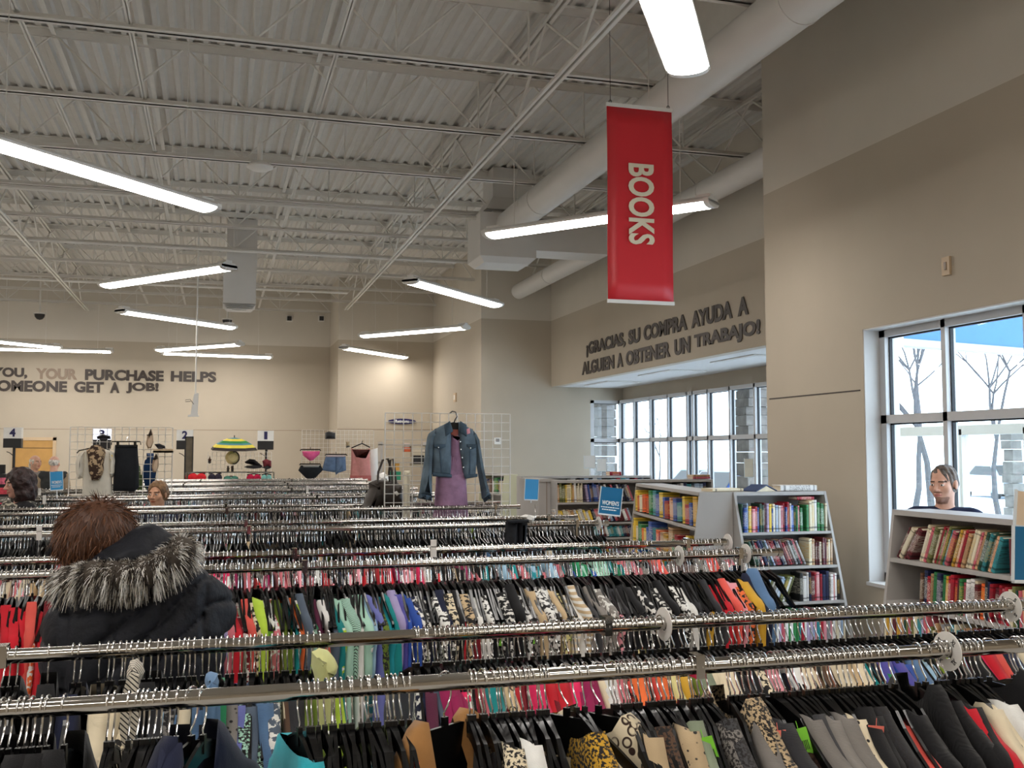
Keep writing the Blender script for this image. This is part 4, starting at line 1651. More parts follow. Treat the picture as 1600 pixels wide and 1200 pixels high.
o = tag(link('clothes', me), 'mass of clothes on all the rails farther back', 'clothes')
o['kind'] = 'stuff'
print('individual hangers', sum(1 for p in PLACED if p[6]), 'garments', sum(1 for p in PLACED if p[5]), 'stuff hangers', len(spots), 'verts', hb, gb)

# ================================================================== BOOKCASES AND BOOKS
def book_mesh():
    mb = MB()
    # unit book: x thickness 0..1, y depth 0 (spine) .. 1, z height 0..1
    c = 0.09
    mb.box((0, 0.03, 0), (c, 1, 1), 0)
    mb.box((1 - c, 0.03, 0), (1, 1, 1), 0)
    prof = [(0, 0.03), (0.12, 0.008), (0.35, 0.0), (0.65, 0.0), (0.88, 0.008), (1, 0.03), (0.9, 0.045), (0.1, 0.045)]
    mb.prism(prof, 0, 1, 'z', 0)
    mb.box((c, 0.04, 0.02), (1 - c, 0.97, 0.975), 1)
    return mb.data('book', [M['book_cover'], M['book_pages']])


def cover_mat():
    t = NT('book_cover_print')
    oi = t.n('ShaderNodeObjectInfo')
    tc = t.n('ShaderNodeTexCoord')
    sx = t.n('ShaderNodeSeparateXYZ')
    t.l(tc.outputs['Object'], sx.inputs[0])
    # title block on the spine: stretched noise inside a band of heights that differs from book to book
    no = t.n('ShaderNodeTexNoise')
    mp = t.n('ShaderNodeMapping')
    mp.inputs['Scale'].default_value = (3.0, 0.5, 22.0)
    cb = t.n('ShaderNodeCombineXYZ')
    mu = t.n('ShaderNodeMath', operation='MULTIPLY')
    t.l(oi.outputs['Random'], mu.inputs[0])
    mu.inputs[1].default_value = 40.0
    for i in range(3):
        t.l(mu.outputs[0], cb.inputs[i])
    t.l(cb.outputs[0], mp.inputs['Location'])
    t.l(tc.outputs['Object'], mp.inputs['Vector'])
    t.l(mp.outputs[0], no.inputs['Vector'])
    f1 = t.ramp(no.outputs[0], [(0.54, (0, 0, 0, 1)), (0.58, (1, 1, 1, 1))])
    zb = t.ramp(sx.outputs['Z'], [(0.0, (0, 0, 0, 1)), (0.22, (0, 0, 0, 1)), (0.24, (1, 1, 1, 1)), (0.80, (1, 1, 1, 1)), (0.82, (0, 0, 0, 1))], 'CONSTANT')
    f = t.mix(1.0, f1, zb, 'MULTIPLY')
    hs = t.n('ShaderNodeHueSaturation')
    t.l(oi.outputs['Color'], hs.inputs['Color'])
    hs.inputs['Value'].default_value = 0.35
    lightc = t.ramp(oi.outputs['Random'], [(0.0, (0.85, 0.82, 0.7, 1)), (0.4, (0.85, 0.82, 0.7, 1)), (0.5, (0.02, 0.02, 0.03, 1)), (0.75, (0.8, 0.5, 0.1, 1)), (0.9, (0.9, 0.9, 0.9, 1))], 'CONSTANT')
    col = t.mix(f, oi.outputs['Color'], lightc)
    band = t.ramp(sx.outputs['Z'], [(0.0, (0, 0, 0, 1)), (0.08, (1, 1, 1, 1)), (0.14, (0, 0, 0, 1)), (0.90, (1, 1, 1, 1)), (0.93, (0, 0, 0, 1))], 'CONSTANT')
    col = t.mix(band, col, hs.outputs[0])
    t.l(col, t.bsdf.inputs['Base Color'])
    t.bsdf.inputs['Roughness'].default_value = 0.4
    return t.m


M['book_cover'] = cover_mat()
M['book_pages'] = mat('book_page_edges', (226, 214, 188), 0.85, var=0.06, scale=40)
BOOK = book_mesh()
BPAL = {'white': (232, 230, 228), 'cream': (226, 214, 184), 'pink': (226, 150, 160), 'crimson': (170, 30, 48), 'maroon': (96, 32, 40), 'orange': (232, 104, 48), 'yellow': (232, 196, 66), 'gold': (206, 158, 52), 'green': (52, 132, 74), 'dark green': (32, 72, 56), 'olive': (112, 116, 66), 'teal': (54, 138, 146), 'blue': (56, 88, 168), 'navy': (30, 38, 76), 'pale blue': (158, 180, 208), 'grey': (142, 142, 146), 'black': (28, 28, 32), 'brown': (108, 76, 56), 'tan': (190, 150, 110), 'lilac': (176, 160, 190), 'rose': (196, 96, 108), 'peach': (232, 178, 140)}
rb = random.Random(21)
NBOOK = [0]


def bookcase(label, origin, rot, L, levels, top=1.55, d0=0.24, slope=0.15, mt='case', endmt=None, divider=None):
    t = thing('bookcase', label, 'bookcase', (origin[0], origin[1], 0), rot)

    def yf(z):
        return -(top - z) * slope
    for x in (0.0, L - 0.022):
        m = MB()
        m.prism([(yf(0), 0), (d0, 0), (d0, top), (yf(top), top)], x, x + 0.022, 'x')
        m.build('end_panel', M[endmt or mt], t)
    m = MB()
    m.box((0.022, yf(top) - 0.005, top - 0.03), (L - 0.022, d0, top))
    m.build('top_board', M[mt], t)
    m = MB()
    m.box((0.022, d0 - 0.012, 0.05), (L - 0.022, d0, top - 0.03))
    m.build('back_panel', M[mt], t)
    for z in levels:
        m = MB()
        m.box((0.022, yf(z), z - 0.022), (L - 0.022, d0 - 0.012, z))
        m.build('shelf', M[mt], t)
    return t, yf


def fill(case, origin, rot, yf, x0, x1, z, hmax, colors, rowname, lean=0.0, tmin=0.012, tmax=0.036, hmin=0.17, hm=0.25, jitter=True, pitch_lean=None):
    """stand books side by side on one shelf; each is its own object"""
    x = x0
    rows = []
    ca, sa = math.cos(rot), math.sin(rot)
    while True:
        th = rb.uniform(tmin, tmax)
        h = min(hmax - 0.012, rb.uniform(hmin, hm))
        d = h * rb.uniform(0.62, 0.72)
        a = lean if not callable(lean) else lean((x - x0) / (x1 - x0))
        a += rb.uniform(-0.02, 0.02) if a else 0
        adv = th / math.cos(a) if a else th
        if x + adv + abs(math.sin(a)) * h * (0.9 if a > 0 else 0.0) > x1:
            break
        cname = rb.choice(colors)
        lx, ly, lz = x, yf(z) + 0.012 + rb.uniform(0, 0.02), z + 0.001
        if a < 0:
            lz += th * math.sin(-a)
        if a > 0:
            pass
        b = bpy.data.objects.new('book', BOOK)
        COL.objects.link(b)
        if a > 0:
            # leaning to the right: pivot on the lower right edge
            lz += 0.0
        b.location = (origin[0] + lx * ca - ly * sa, origin[1] + lx * sa + ly * ca, lz + (th * math.sin(abs(a)) if a > 0 else 0))
        b.rotation_euler = (0, a, rot)
        b.scale = (th, d, h)
        c = lin(BPAL[cname])
        v = rb.uniform(0.8, 1.15)
        b.color = tuple(min(1, q * v) for q in c[:3]) + (1,)
        b['category'] = 'book'
        b['group'] = 'books on ' + rowname
        rows.append((b, cname, th, h))
        NBOOK[0] += 1
        x += adv + rb.uniform(0.0, 0.003)
    cnt, tot = {}, {}
    for b, cn, th, h in rows:
        tot[cn] = tot.get(cn, 0) + 1
    for b, cn, th, h in rows:
        cnt[cn] = cnt.get(cn, 0) + 1
        w = 'thin' if th < 0.02 else ('thick' if th > 0.03 else 'medium')
        if tot[cn] > 1:
            b['label'] = '%s %s book from the left on %s' % (ordinal(cnt[cn]), cn, rowname)
        else:
            b['label'] = 'only %s book on %s' % (cn, rowname)
    return rows


SLV = [1.22, 0.945, 0.665, 0.36]
# case A: beside the right wall, facing the camera
oA = (4.16, 7.72)
LA = 0.88
cA, yA = bookcase('grey slanted bookcase facing forward against the right wall', oA, 0.0, LA, SLV, slope=0.30)
MIXB = ['white', 'pink', 'crimson', 'pale blue', 'grey', 'yellow', 'green', 'dark green', 'rose', 'lilac', 'white', 'maroon', 'blue', 'teal', 'cream']
fill(cA, oA, 0.0, yA, 0.03, 0.62, 1.22, 0.29, MIXB, 'the right-wall bookcase top shelf', 0.0, 0.014, 0.03, 0.19, 0.25)
fill(cA, oA, 0.0, yA, 0.632, LA - 0.03, 1.22, 0.29, ['cream', 'olive', 'white', 'green', 'cream'], 'the right-wall bookcase top shelf end', 0.0, 0.014, 0.03, 0.2, 0.26)
fill(cA, oA, 0.0, yA, 0.12, 0.58, 0.945, 0.25, ['black', 'white', 'grey', 'navy', 'dark green', 'pale blue', 'crimson', 'rose', 'maroon'], 'the right-wall bookcase second shelf, leaning row', -0.42, 0.014, 0.028, 0.19, 0.225)
fill(cA, oA, 0.0, yA, 0.60, LA - 0.03, 0.945, 0.25, ['cream', 'tan', 'cream', 'maroon', 'peach'], 'the right-wall bookcase second shelf end', 0.0, 0.013, 0.024, 0.18, 0.225)
fill(cA, oA, 0.0, yA, 0.03, 0.42, 0.665, 0.26, ['white', 'teal', 'black', 'olive', 'pale blue', 'maroon', 'grey'], 'the right-wall bookcase third shelf, leaning row', 0.38, 0.014, 0.028, 0.19, 0.225)
fill(cA, oA, 0.0, yA, 0.46, LA - 0.03, 0.665, 0.26, ['white', 'pink', 'crimson', 'navy', 'black', 'lilac', 'white', 'maroon'], 'the right-wall bookcase third shelf end', 0.0, 0.014, 0.034, 0.2, 0.235)

# case B: its end panel faces the camera, its books face left
far_p, near_p = Vector((4.36, 10.25)), Vector((3.88, 7.78))
dB = near_p - far_p
LB = dB.length
rB = math.atan2(dB.y, dB.x)
oB = (far_p.x, far_p.y)
cB, yB_ = bookcase('pale grey bookcase of children\'s books, plain end panel facing the camera', oB, rB, LB, [1.25, 0.95, 0.65, 0.36], slope=0.12, d0=0.28)
KID = ['orange', 'yellow', 'green', 'peach', 'blue', 'yellow', 'orange', 'teal', 'crimson', 'dark green', 'gold', 'cream']
fill(cB, oB, rB, yB_, 0.04, LB - 0.03, 1.25, 0.265, KID, 'the children\'s bookcase upper shelf', -0.06, 0.05, 0.16, 0.15, 0.25)
fill(cB, oB, rB, yB_, 0.04, LB - 0.03, 0.95, 0.265, KID + ['tan', 'peach'], 'the children\'s bookcase lower shelf', 0.0, 0.05, 0.16, 0.14, 0.25)

# case C: along the right wall near the window, books facing left
pF = atz(1394, 796, 1.55)
oC = (pF.x, pF.y)
rC = R(-90)
LC = 2.0
cC, yC = bookcase('taupe bookcase in front of the near window, the man behind it', oC, rC, LC, [1.275, 1.035, 0.76, 0.45], slope=0.14, d0=0.26)
PB = ['maroon', 'cream', 'rose', 'olive', 'tan', 'crimson', 'teal', 'peach', 'grey', 'gold', 'cream', 'dark green', 'lilac']
fill(cC, oC, rC, yC, 0.04, 0.30, 1.275, 0.24, ['cream', 'maroon', 'rose', 'white', 'maroon'], 'the window bookcase upper shelf, tilted end', 0.62, 0.016, 0.03, 0.2, 0.22)
fill(cC, oC, rC, yC, 0.24, 0.92, 1.275, 0.24, PB, 'the window bookcase upper shelf', 0.40, 0.015, 0.028, 0.19, 0.225)
fill(cC, oC, rC, yC, 0.27, 0.92, 1.035, 0.23, ['cream', 'maroon', 'crimson', 'navy', 'gold', 'brown', 'orange', 'green', 'tan', 'black', 'rose', 'white'], 'the window bookcase lower shelf', 0.10, 0.017, 0.032, 0.17, 0.205)

# case D and the others before the bay
pD = aty(868, 751, 11.5)
oD = (pD.x, 11.5)
LD = 2.05
cD, yD = bookcase('long grey bookcase in front of the bay window, top board brightly lit', oD, 0.0, LD, [1.29, 1.05, 0.87, 0.5], slope=0.05, d0=0.26)
fill(cD, oD, 0.0, yD, 0.03, 0.36, 1.29, 0.26, ['yellow', 'cream', 'cream', 'white', 'olive', 'tan'], 'the long bay bookcase top shelf, pale end', -0.03, 0.014, 0.03, 0.19, 0.225)
fill(cD, oD, 0.0, yD, 0.40, 0.62, 1.29, 0.26, ['blue', 'navy', 'brown', 'blue', 'orange', 'lilac'], 'the long bay bookcase top shelf, blue stretch', -0.16, 0.014, 0.028, 0.19, 0.225)
fill(cD, oD, 0.0, yD, 0.68, 1.02, 1.29, 0.26, ['white', 'black', 'white', 'navy', 'grey', 'rose'], 'the long bay bookcase top shelf, leaning row', -0.36, 0.014, 0.03, 0.19, 0.21)
fill(cD, oD, 0.0, yD, 1.08, LD - 0.06, 1.29, 0.26, ['white', 'pale blue', 'teal', 'grey', 'white', 'navy'], 'the long bay bookcase top shelf, right half', 0.0, 0.03, 0.07, 0.17, 0.225)
fill(cD, oD, 0.0, yD, 0.03, 0.5, 1.05, 0.2, ['yellow', 'black', 'cream', 'tan', 'white'], 'the long bay bookcase second shelf left', -0.35, 0.02, 0.04, 0.12, 0.155)
fill(cD, oD, 0.0, yD, 0.5, 1.0, 1.05, 0.2, ['maroon', 'white', 'navy', 'black', 'rose', 'pale blue'], 'the long bay bookcase second shelf right', -0.4, 0.02, 0.036, 0.13, 0.16)
fill(cD, oD, 0.0, yD, 0.52, 1.0, 0.87, 0.16, ['black', 'navy', 'maroon', 'white', 'teal'], 'the long bay bookcase third shelf', -0.3, 0.02, 0.04, 0.11, 0.13)
pE = aty(815, 744.5, 13.6)
oE = (pE.x, 13.6)
LE = aty(1018, 744.5, 13.6).x - pE.x
cE, yE = bookcase('farther grey bookcase just showing over the long one', oE, 0.0, LE, [1.29, 1.0], slope=0.03)
fill(cE, oE, 0.0, yE, 0.72, LE - 0.1, 1.29, 0.26, ['navy', 'white', 'crimson', 'teal', 'pale blue'], 'the bookcase showing over the long one', 0.0, 0.05, 0.09, 0.19, 0.235)
pG = aty(841, 752, 11.7)
m = MB()
t = thing('cabinet', 'plain grey cabinet end behind the pale blue sign', 'cabinet', (0, 0, 0))
xa, xb = pG.x, aty(867, 752, 11.7).x
m.box((xa, 11.7, 0.05), (xb, 12.5, 1.53))
m.build('carcass', M['case'], t)
m = MB()
m.box(((xa + xb) / 2 - 0.003, 11.695, 0.05), ((xa + xb) / 2 + 0.003, 11.7, 1.53))
m.build('seam', M['wall_letter_pale'], t)
m = MB()
m.box((xa - 0.01, 11.68, 1.53), (xb + 0.01, 12.5, 1.56))
m.build('top', M['case'], t)
pH = aty(788, 741, 14.9)
wH = aty(809, 741, 14.9).x - pH.x
cH, yH = bookcase('cream-ended bookcase seen end-on right of the large wire grid', (pH.x, 14.9 + 1.4), R(-90), 1.4, [1.25, 0.95, 0.65], slope=0.10, d0=wH, endmt='case_cream')
fill(cH, (pH.x, 16.3), R(-90), yH, 0.05, 1.3, 1.25, 0.26, ['brown', 'navy', 'cream', 'green'], 'the cream-ended bookcase', 0.0, 0.09, 0.14, 0.18, 0.24)


# the remaining books, low down or past the sign, as one mass
SB_V, SB_F, SB_C = [], [], []
BV = np.array([v.co[:] for v in BOOK.vertices])
BF = [tuple(p.vertices) for p in BOOK.polygons]
BM_ = [p.material_index for p in BOOK.polygons]


def fill_mass(origin, rot, yf, x0, x1, z, colors, hm=0.23):
    x = x0
    ca, sa = math.cos(rot), math.sin(rot)
    while x < x1 - 0.04:
        th, h = rb.uniform(0.014, 0.034), rb.uniform(0.17, hm)
        L = BV * (th, h * 0.66, h) + (x, yf(z) + 0.015, z + 0.001)
        SB_V.append(np.stack([origin[0] + L[:, 0] * ca - L[:, 1] * sa, origin[1] + L[:, 0] * sa + L[:, 1] * ca, L[:, 2]], 1))
        SB_C.append(np.tile(np.array(lin(BPAL[rb.choice(colors)])), (len(BV), 1)))
        x += th + 0.002


for z, h in ((1.275, 0.22), (1.035, 0.2)):
    fill_mass(oC, rC, yC, 0.93, LC - 0.03, z, PB, h)
for z in (0.76, 0.45):
    fill_mass(oC, rC, yC, 0.03, LC - 0.03, z, PB, 0.24)
fill_mass(oA, 0.0, yA, 0.03, LA - 0.03, 0.36, MIXB, 0.26)
for z in (0.65, 0.36):
    fill_mass(oB, rB, yB_, 0.03, LB - 0.03, z, KID, 0.25)
fill_mass(oD, 0.0, yD, 1.05, LD - 0.03, 1.05, MIXB, 0.19)
fill_mass(oD, 0.0, yD, 0.03, LD - 0.03, 0.5, MIXB, 0.26)
nb_ = len(BV)
me = bpy.data.meshes.new('books')
me.from_pydata(np.concatenate(SB_V).tolist(), [], [tuple(i + k * nb_ for i in f) for k in range(len(SB_V)) for f in BF])
me.materials.append(FAB_ATTR)
me.materials.append(M['book_pages'])
me.polygons.foreach_set('material_index', BM_ * len(SB_V))
cl = me.color_attributes.new('dye', 'FLOAT_COLOR', 'POINT')
cl.data.foreach_set('color', np.concatenate(SB_C).astype(np.float32).ravel())
me.update()
o = tag(link('books', me), 'mass of further books on the lower shelves of the bookcases', 'books')
o['kind'] = 'stuff'


# lone books lying on top of the cases
def lone(label, loc, rot, size, col):
    b = bpy.data.objects.new('book', BOOK)
    COL.objects.link(b)
    b.location, b.rotation_euler, b.scale = loc, rot, size
    b.color = lin(BPAL[col])
    NBOOK[0] += 1
    return tag(b, label, 'book')


c = aty(1113, 764, 7.8)
lone('thin cream book lying flat over the corner of the two bookcases', (4.02, 7.82, 1.551 + 0.025), (0, R(90), R(4)), (0.024, 0.2, 0.30), 'cream')
c = aty(1190, 765, 7.8)
t = thing('open_book', 'dark blue book left open face down on the right-wall bookcase', 'book', (c.x, 7.84, 1.551), R(15))
m = MB()
m.add([(-0.12, -0.09, 0.0), (0, -0.09, 0.05), (0, 0.09, 0.05), (-0.12, 0.09, 0.0), (-0.12, -0.09, 0.008), (0, -0.09, 0.058), (0, 0.09, 0.058), (-0.12, 0.09, 0.008)], [(0, 3, 2, 1), (4, 5, 6, 7), (0, 1, 5, 4), (2, 3, 7, 6), (3, 0, 4, 7), (1, 2, 6, 5)])
m.add([(0.12, -0.09, 0.0), (0, -0.09, 0.05), (0, 0.09, 0.05), (0.12, 0.09, 0.0), (0.12, -0.09, 0.008), (0, -0.09, 0.058), (0, 0.09, 0.058), (0.12, 0.09, 0.008)], [(0, 1, 2, 3), (4, 7, 6, 5), (0, 4, 5, 1), (2, 6, 7, 3), (3, 7, 4, 0), (1, 5, 6, 2)])
m.build('cover', mat('dark_blue_book_cloth', (40, 60, 98), 0.5), t)
m = MB()
m.add([(-0.11, -0.085, -0.0), (0, -0.085, 0.046), (0, 0.085, 0.046), (-0.11, 0.085, 0.0), (0.11, -0.085, 0.0), (0.11, 0.085, 0.0)], [(0, 1, 4), (3, 5, 2), (0, 3, 2, 1), (1, 2, 5, 4), (0, 4, 5, 3)])
m.build('pages', M['book_pages'], t)
c = aty(1216, 764, 7.8)
lone('thick white book lying on the right-wall bookcase, nearest the wall', (c.x, 7.76, 1.551 + 0.05), (0, R(90), R(-3)), (0.048, 0.16, 0.34), 'white')
c = aty(1246, 777, 7.7)
lone('red book lying across the standing books under the top board', (c.x, 7.70, 1.505), (0, R(90), 0), (0.026, 0.15, 0.16), 'crimson')
for px0, px1, py, Y, z, lab, col in ((953, 971, 742, 13.7, 1.552, 'red book', 'crimson'), (1083, 1110, 749, 11.6, 1.552, 'red and tan book', 'rose')):
    for k in range(2):
        a = aty(px0, py, Y)
        w = aty(px1, py, Y).x - a.x
        lone('%s lying on the %s bookcase, %s of two' % (lab, 'farther' if Y > 12 else 'long bay', ('lower', 'upper')[k]), (a.x, Y, z + 0.026 * (k + 1)), (0, R(90), R(2 * k)), (0.025, 0.16, w), (col, 'tan' if col == 'rose' else 'crimson')[k])


# ================================================================== CARD SIGNS
def card_sign(label, px0, py0, px1, py1, Y, roll, mt, word=None, zfoot=RZ, yaw=0.0, sub=True):
    a, b = aty(px0, py0, Y), aty(px1, py1, Y)
    w, h = b.x - a.x, a.z - b.z
    t = thing('card_sign', label, 'sign', ((a.x + b.x) / 2, Y, (a.z + b.z) / 2))
    t.rotation_euler = (0, roll, yaw)
    m = MB()
    m.box((-w / 2, -0.002, -h / 2), (w / 2, 0.002, h / 2))
    m.build('card', mt, t)
    m = MB()
    for x in (-w / 2 - 0.003, w / 2 - 0.001):
        m.box((x, -0.005, -h / 2 - 0.004), (x + 0.004, 0.005, h / 2 + 0.004))
    m.box((-w / 2, -0.006, -h / 2 - 0.01), (w / 2, 0.006, -h / 2))
    m.build('holder', M['acrylic'], t)
    m = MB()
    m.tube([(0, 0, -h / 2), (0, 0, zfoot - (a.z + b.z) / 2 + 0.016)], 0.004, 6)
    m.build('stem', M['acrylic'], t)
    if word:
        letters('word', word, 0.05, M['sign_text'], (0, -0.0035, -h * 0.17), (PI / 2, 0, 0), t, bold=0.0006, width=w * 0.78, height=h * 0.17, ext=0.001)
        m = MB()
        for r_, (x0, x1) in enumerate(((-0.42, 0.42), (-0.36, 0.3))):
            x = x0 * w
            rr = random.Random(5)
            while x < x1 * w:
                dx = rr.uniform(0.02, 0.05) * w * 2
                m.box((x, -0.0035, -h * (0.27 + 0.09 * r_)), (min(x + dx, x1 * w), -0.002, -h * (0.235 + 0.09 * r_)))
                x += dx + 0.02 * w
        m.build('small_print', M['sign_text'], t)
    return t


card_sign('blue card sign reading WOMEN\'S on the end of the third rack', 937, 762, 971, 803, 6.3, R(7), M['sign_blue'], 'WOMEN\'S')
card_sign('pale blue card sign on the end of the fourth rack before the cabinet', 820, 749, 841, 780, 8.5, R(3), M['sign_sky'])
card_sign('blue card sign reading WOMEN\'S on the left end of the fifth rack', 79, 737, 98, 765, 10.5, R(-3), M['sign_sky'], 'WOMEN\'S')
card_sign('large blue card sign at the right edge by the window bookcase', 1582, 824, 1640, 905, 2.52, R(3), M['sign_blue'])
t = card_sign('cream card with a green block above the blue sign at the right edge', 1586, 770, 1640, 822, 2.56, R(6), mat('cream_card', (222, 200, 172), 0.5), zfoot=1.6)
m = MB()
m.box((-0.02, -0.004, -0.012), (0.05, -0.002, 0.03))
m.build('green_block', mat('green_print', (86, 140, 74), 0.5), t)
for px0, py0, px1, py1, Y, zf, lab in ((912.5, 712, 930, 731, 13.7, 1.534, 'blank white card on a stick above the farther bookcase'), (1163, 717, 1177, 745, 11.6, -0.016, 'blank cream card on a stick at the right of the bay window'), (933, 717, 947, 736, 13.72, 1.534, 'faint white card beside the far corner pane of the bay window')):
    card_sign(lab, px0, py0, px1, py1, Y, 0, M['white_plastic'] if px0 < 1000 else mat('cream_paper', (214, 206, 188), 0.6), zfoot=zf)

# size divider discs on the rails
DISC_ME = {}


def disc(px, py, Y, word, label, r=0.044):
    X = aty(px, py, Y).x
    t = thing('size_divider', label, 'size divider', (X, Y, RZ - 0.002), group='white round size dividers')
    m = MB()
    n = 32
    V, F = [], []
    for x in (-0.0012, 0.0012):
        for rr in (RR + 0.001, r):
            for k in range(n):
                a = 2 * PI * k / n
                V.append((x, rr * math.cos(a), rr * math.sin(a)))
    for k in range(n):
        k2 = (k + 1) % n
        F += [(k, k2, n + k2, n + k), (2 * n + k, 3 * n + k, 3 * n + k2, 2 * n + k2), (n + k, n + k2, 3 * n + k2, 3 * n + k), (k, 2 * n + k, 2 * n + k2, k2)]
    m.add(V, F)
    m.build('disc', M['white_plastic'], t)
    if word:
        for k in range(4):
            a = R(45 + 90 * k)
            rr = (RR + r) / 2
            o = letters('size_letter', word, 0.02, M['black_plastic'], (0, 0, 0), (0, 0, 0), t, bold=0.0003, width=0.006 * len(word) + 0.002, height=0.012, ext=0.0004)
            # face -X, letters turned round the ring
            mtx = Matrix.Rotation(a - PI / 2, 4, 'X') @ Matrix.Translation((-0.0018, 0, rr - 0.006)) @ Matrix.Rotation(-PI / 2, 4, 'Z') @ Matrix.Rotation(PI / 2, 4, 'X')
            o.matrix_local = mtx
    t.rotation_euler = (0, 0, R(4))
    return t


disc(1480, 1020, 2.0, 'XL', 'white XL size divider on the nearest rail')
disc(1578, 950, 2.52, 'S', 'white S size divider at the right end of the second rail')
disc(1037, 975, 2.52, None, 'thin white size divider at the middle of the second rail')
disc(1165, 866, 4.15, None, 'white size divider at the right end of the third rail')
disc(1061, 869, 4.15, None, 'white size divider on the third rail, left of its right-end one')
disc(1137, 851, 4.68, None, 'white size divider on the rail behind the third rail')
disc(935, 815, 6.18, None, 'white size divider at the right end of the third rack')
# white tags standing on far rails
for px, py, Y, lab in ((70, 772, 10.5, 'white tag clipped on the left end of the fifth rack'), (62, 832, 6.18, 'white tag clipped on the third rack, far left'), (62, 775, 12.6, 'small white tag clipped on the sixth rack'), (480, 770, 12.6, 'small white tag clipped on the sixth rack, near the middle'), (676, 858, 4.68, 'small clear tag clipped on the rail behind the third rail')):
    c = aty(px, py, Y)
    m = MB()
    m.box((c.x - 0.014, Y - 0.022, RZ - 0.03), (c.x + 0.014, Y - 0.018, RZ + 0.05))
    m.box((c.x - 0.014, Y - 0.022, RZ + 0.016), (c.x + 0.014, Y + 0.02, RZ + 0.019))
    tag(m.build('rail_tag', M['white_plastic']), lab, 'tag')


# ================================================================== WIRE GRIDS AND WHAT HANGS ON THEM
def wire_grid(label, x0, x1, Y, z0, z1, sp=0.0762, r=0.0042, legs=True):
    t = thing('wire_grid', label, 'display grid', (x0, Y, 0))
    w = x1 - x0
    m = MB()
    k = int(round(w / sp))
    for i in range(k + 1):
        x = w * i / k
        m.tube([(x, 0, z0), (x, 0, z1)], r if 0 < i < k else r * 1.4, 5)
    j = int(round((z1 - z0) / sp))
    for i in range(j + 1):
        z = z0 + (z1 - z0) * i / j
        m.tube([(0, 0.005, z), (w, 0.005, z)], r * 0.8, 5)
    m.build('wires', M['steel_white'], t)
    if legs:
        m = MB()
        for x in (0.0, w):
            m.tube([(x, 0, 0.02), (x, 0, z0 + 0.05)], 0.008, 6)
            m.tube([(x, -0.1, 0.02), (x, 0.1, 0.02)], 0.01, 6)
        m.build('leg', M['steel_white'], t)
    return t


def outline(pts, Y):
    return [(aty(px, py, Y).x, aty(px, py, Y).z) for px, py in pts]


def puff(name, pts, Y, t, mt, parent=None, inset=0.35, back=0.3, sub=2, wob=0.0, seed=0):
    """a soft padded shape from an outline (x, z): real thickness t towards the camera"""
    rr = random.Random(seed)
    P = [Vector((x, z)) for x, z in pts]
    n = len(P)
    Q = []
    for i in range(n):
        a, b = P[i], P[(i + 1) % n]
        for s in range(sub):
            Q.append(a.lerp(b, s / sub) + Vector((rr.uniform(-wob, wob), rr.uniform(-wob, wob))))
    n = len(Q)
    area = sum(Q[i].x * Q[(i + 1) % n].y - Q[(i + 1) % n].x * Q[i].y for i in range(n))
    sg = 1 if area > 0 else -1

    def off(d):
        out = []
        for i in range(n):
            a, b, c = Q[i - 1], Q[i], Q[(i + 1) % n]
            e = ((b - a).normalized() + (c - b).normalized())
            e = e.normalized() if e.length > 1e-6 else (c - b).normalized()
            out.append(b + Vector((-e.y, e.x)) * sg * d)
        return out
    mb = MB()
    rings = [(Y + t * back, 0.0), (Y, 0.0), (Y - t * 0.7, t * inset * 0.5), (Y - t, t * inset * 1.6)]
    V = []
    for y, d in rings:
        for q in off(d):
            V.append((q.x, y + (rr.uniform(-1, 1) * wob if d else 0), q.y))
    F = []
    for j in range(3):
        for i in range(n):
            i2 = (i + 1) % n
            F.append((j * n + i, j * n + i2, (j + 1) * n + i2, (j + 1) * n + i))
    F.append(tuple(range(n))[::-1])
    F.append(tuple(range(3 * n, 4 * n)))
    mb.add(V, F)
    return mb.build(name, mt, parent, smooth=60)


def cloth(name, rgb, **kw):
    return mat(name, rgb, 0.85, var=kw.get('var', 0.12), scale=kw.get('scale', 14), bump=0.3, spec=0.2)


def pattern_mat(name, c1, c2, scale, kind='noise', thr=0.5):
    t = NT(name)
    tc = t.n('ShaderNodeTexCoord')
    if kind == 'noise':
        x = t.n('ShaderNodeTexNoise')
        x.inputs['Detail'].default_value = 3
        out = x.outputs[0]
    else:
        x = t.n('ShaderNodeTexVoronoi')
        out = x.outputs['Distance']
    x.inputs['Scale'].default_value = scale
    t.l(tc.outputs['Object'], x.inputs['Vector'])
    f = t.ramp(out, [(thr - 0.03, (0, 0, 0, 1)), (thr + 0.03, (1, 1, 1, 1))])
    t.l(t.mix(f, lin(c1), lin(c2)), t.bsdf.inputs['Base Color'])
    t.bsdf.inputs['Roughness'].default_value = 0.85
    return t.m


GY = 8.54
g0, g1 = aty(602, 645, GY), aty(797, 645, GY)
wire_grid('large white wire grid behind the denim jacket', g0.x, g1.x, GY, 1.16, g0.z)
# denim jacket
den = mat('washed_denim', (96, 112, 124), 0.85, var=0.35, scale=9, bump=0.3, spec=0.2)
den2 = mat('dark_denim_seam', (62, 80, 94), 0.85, var=0.2, scale=20)
JY = 8.36


def jl(a):
    return outline(a, JY)


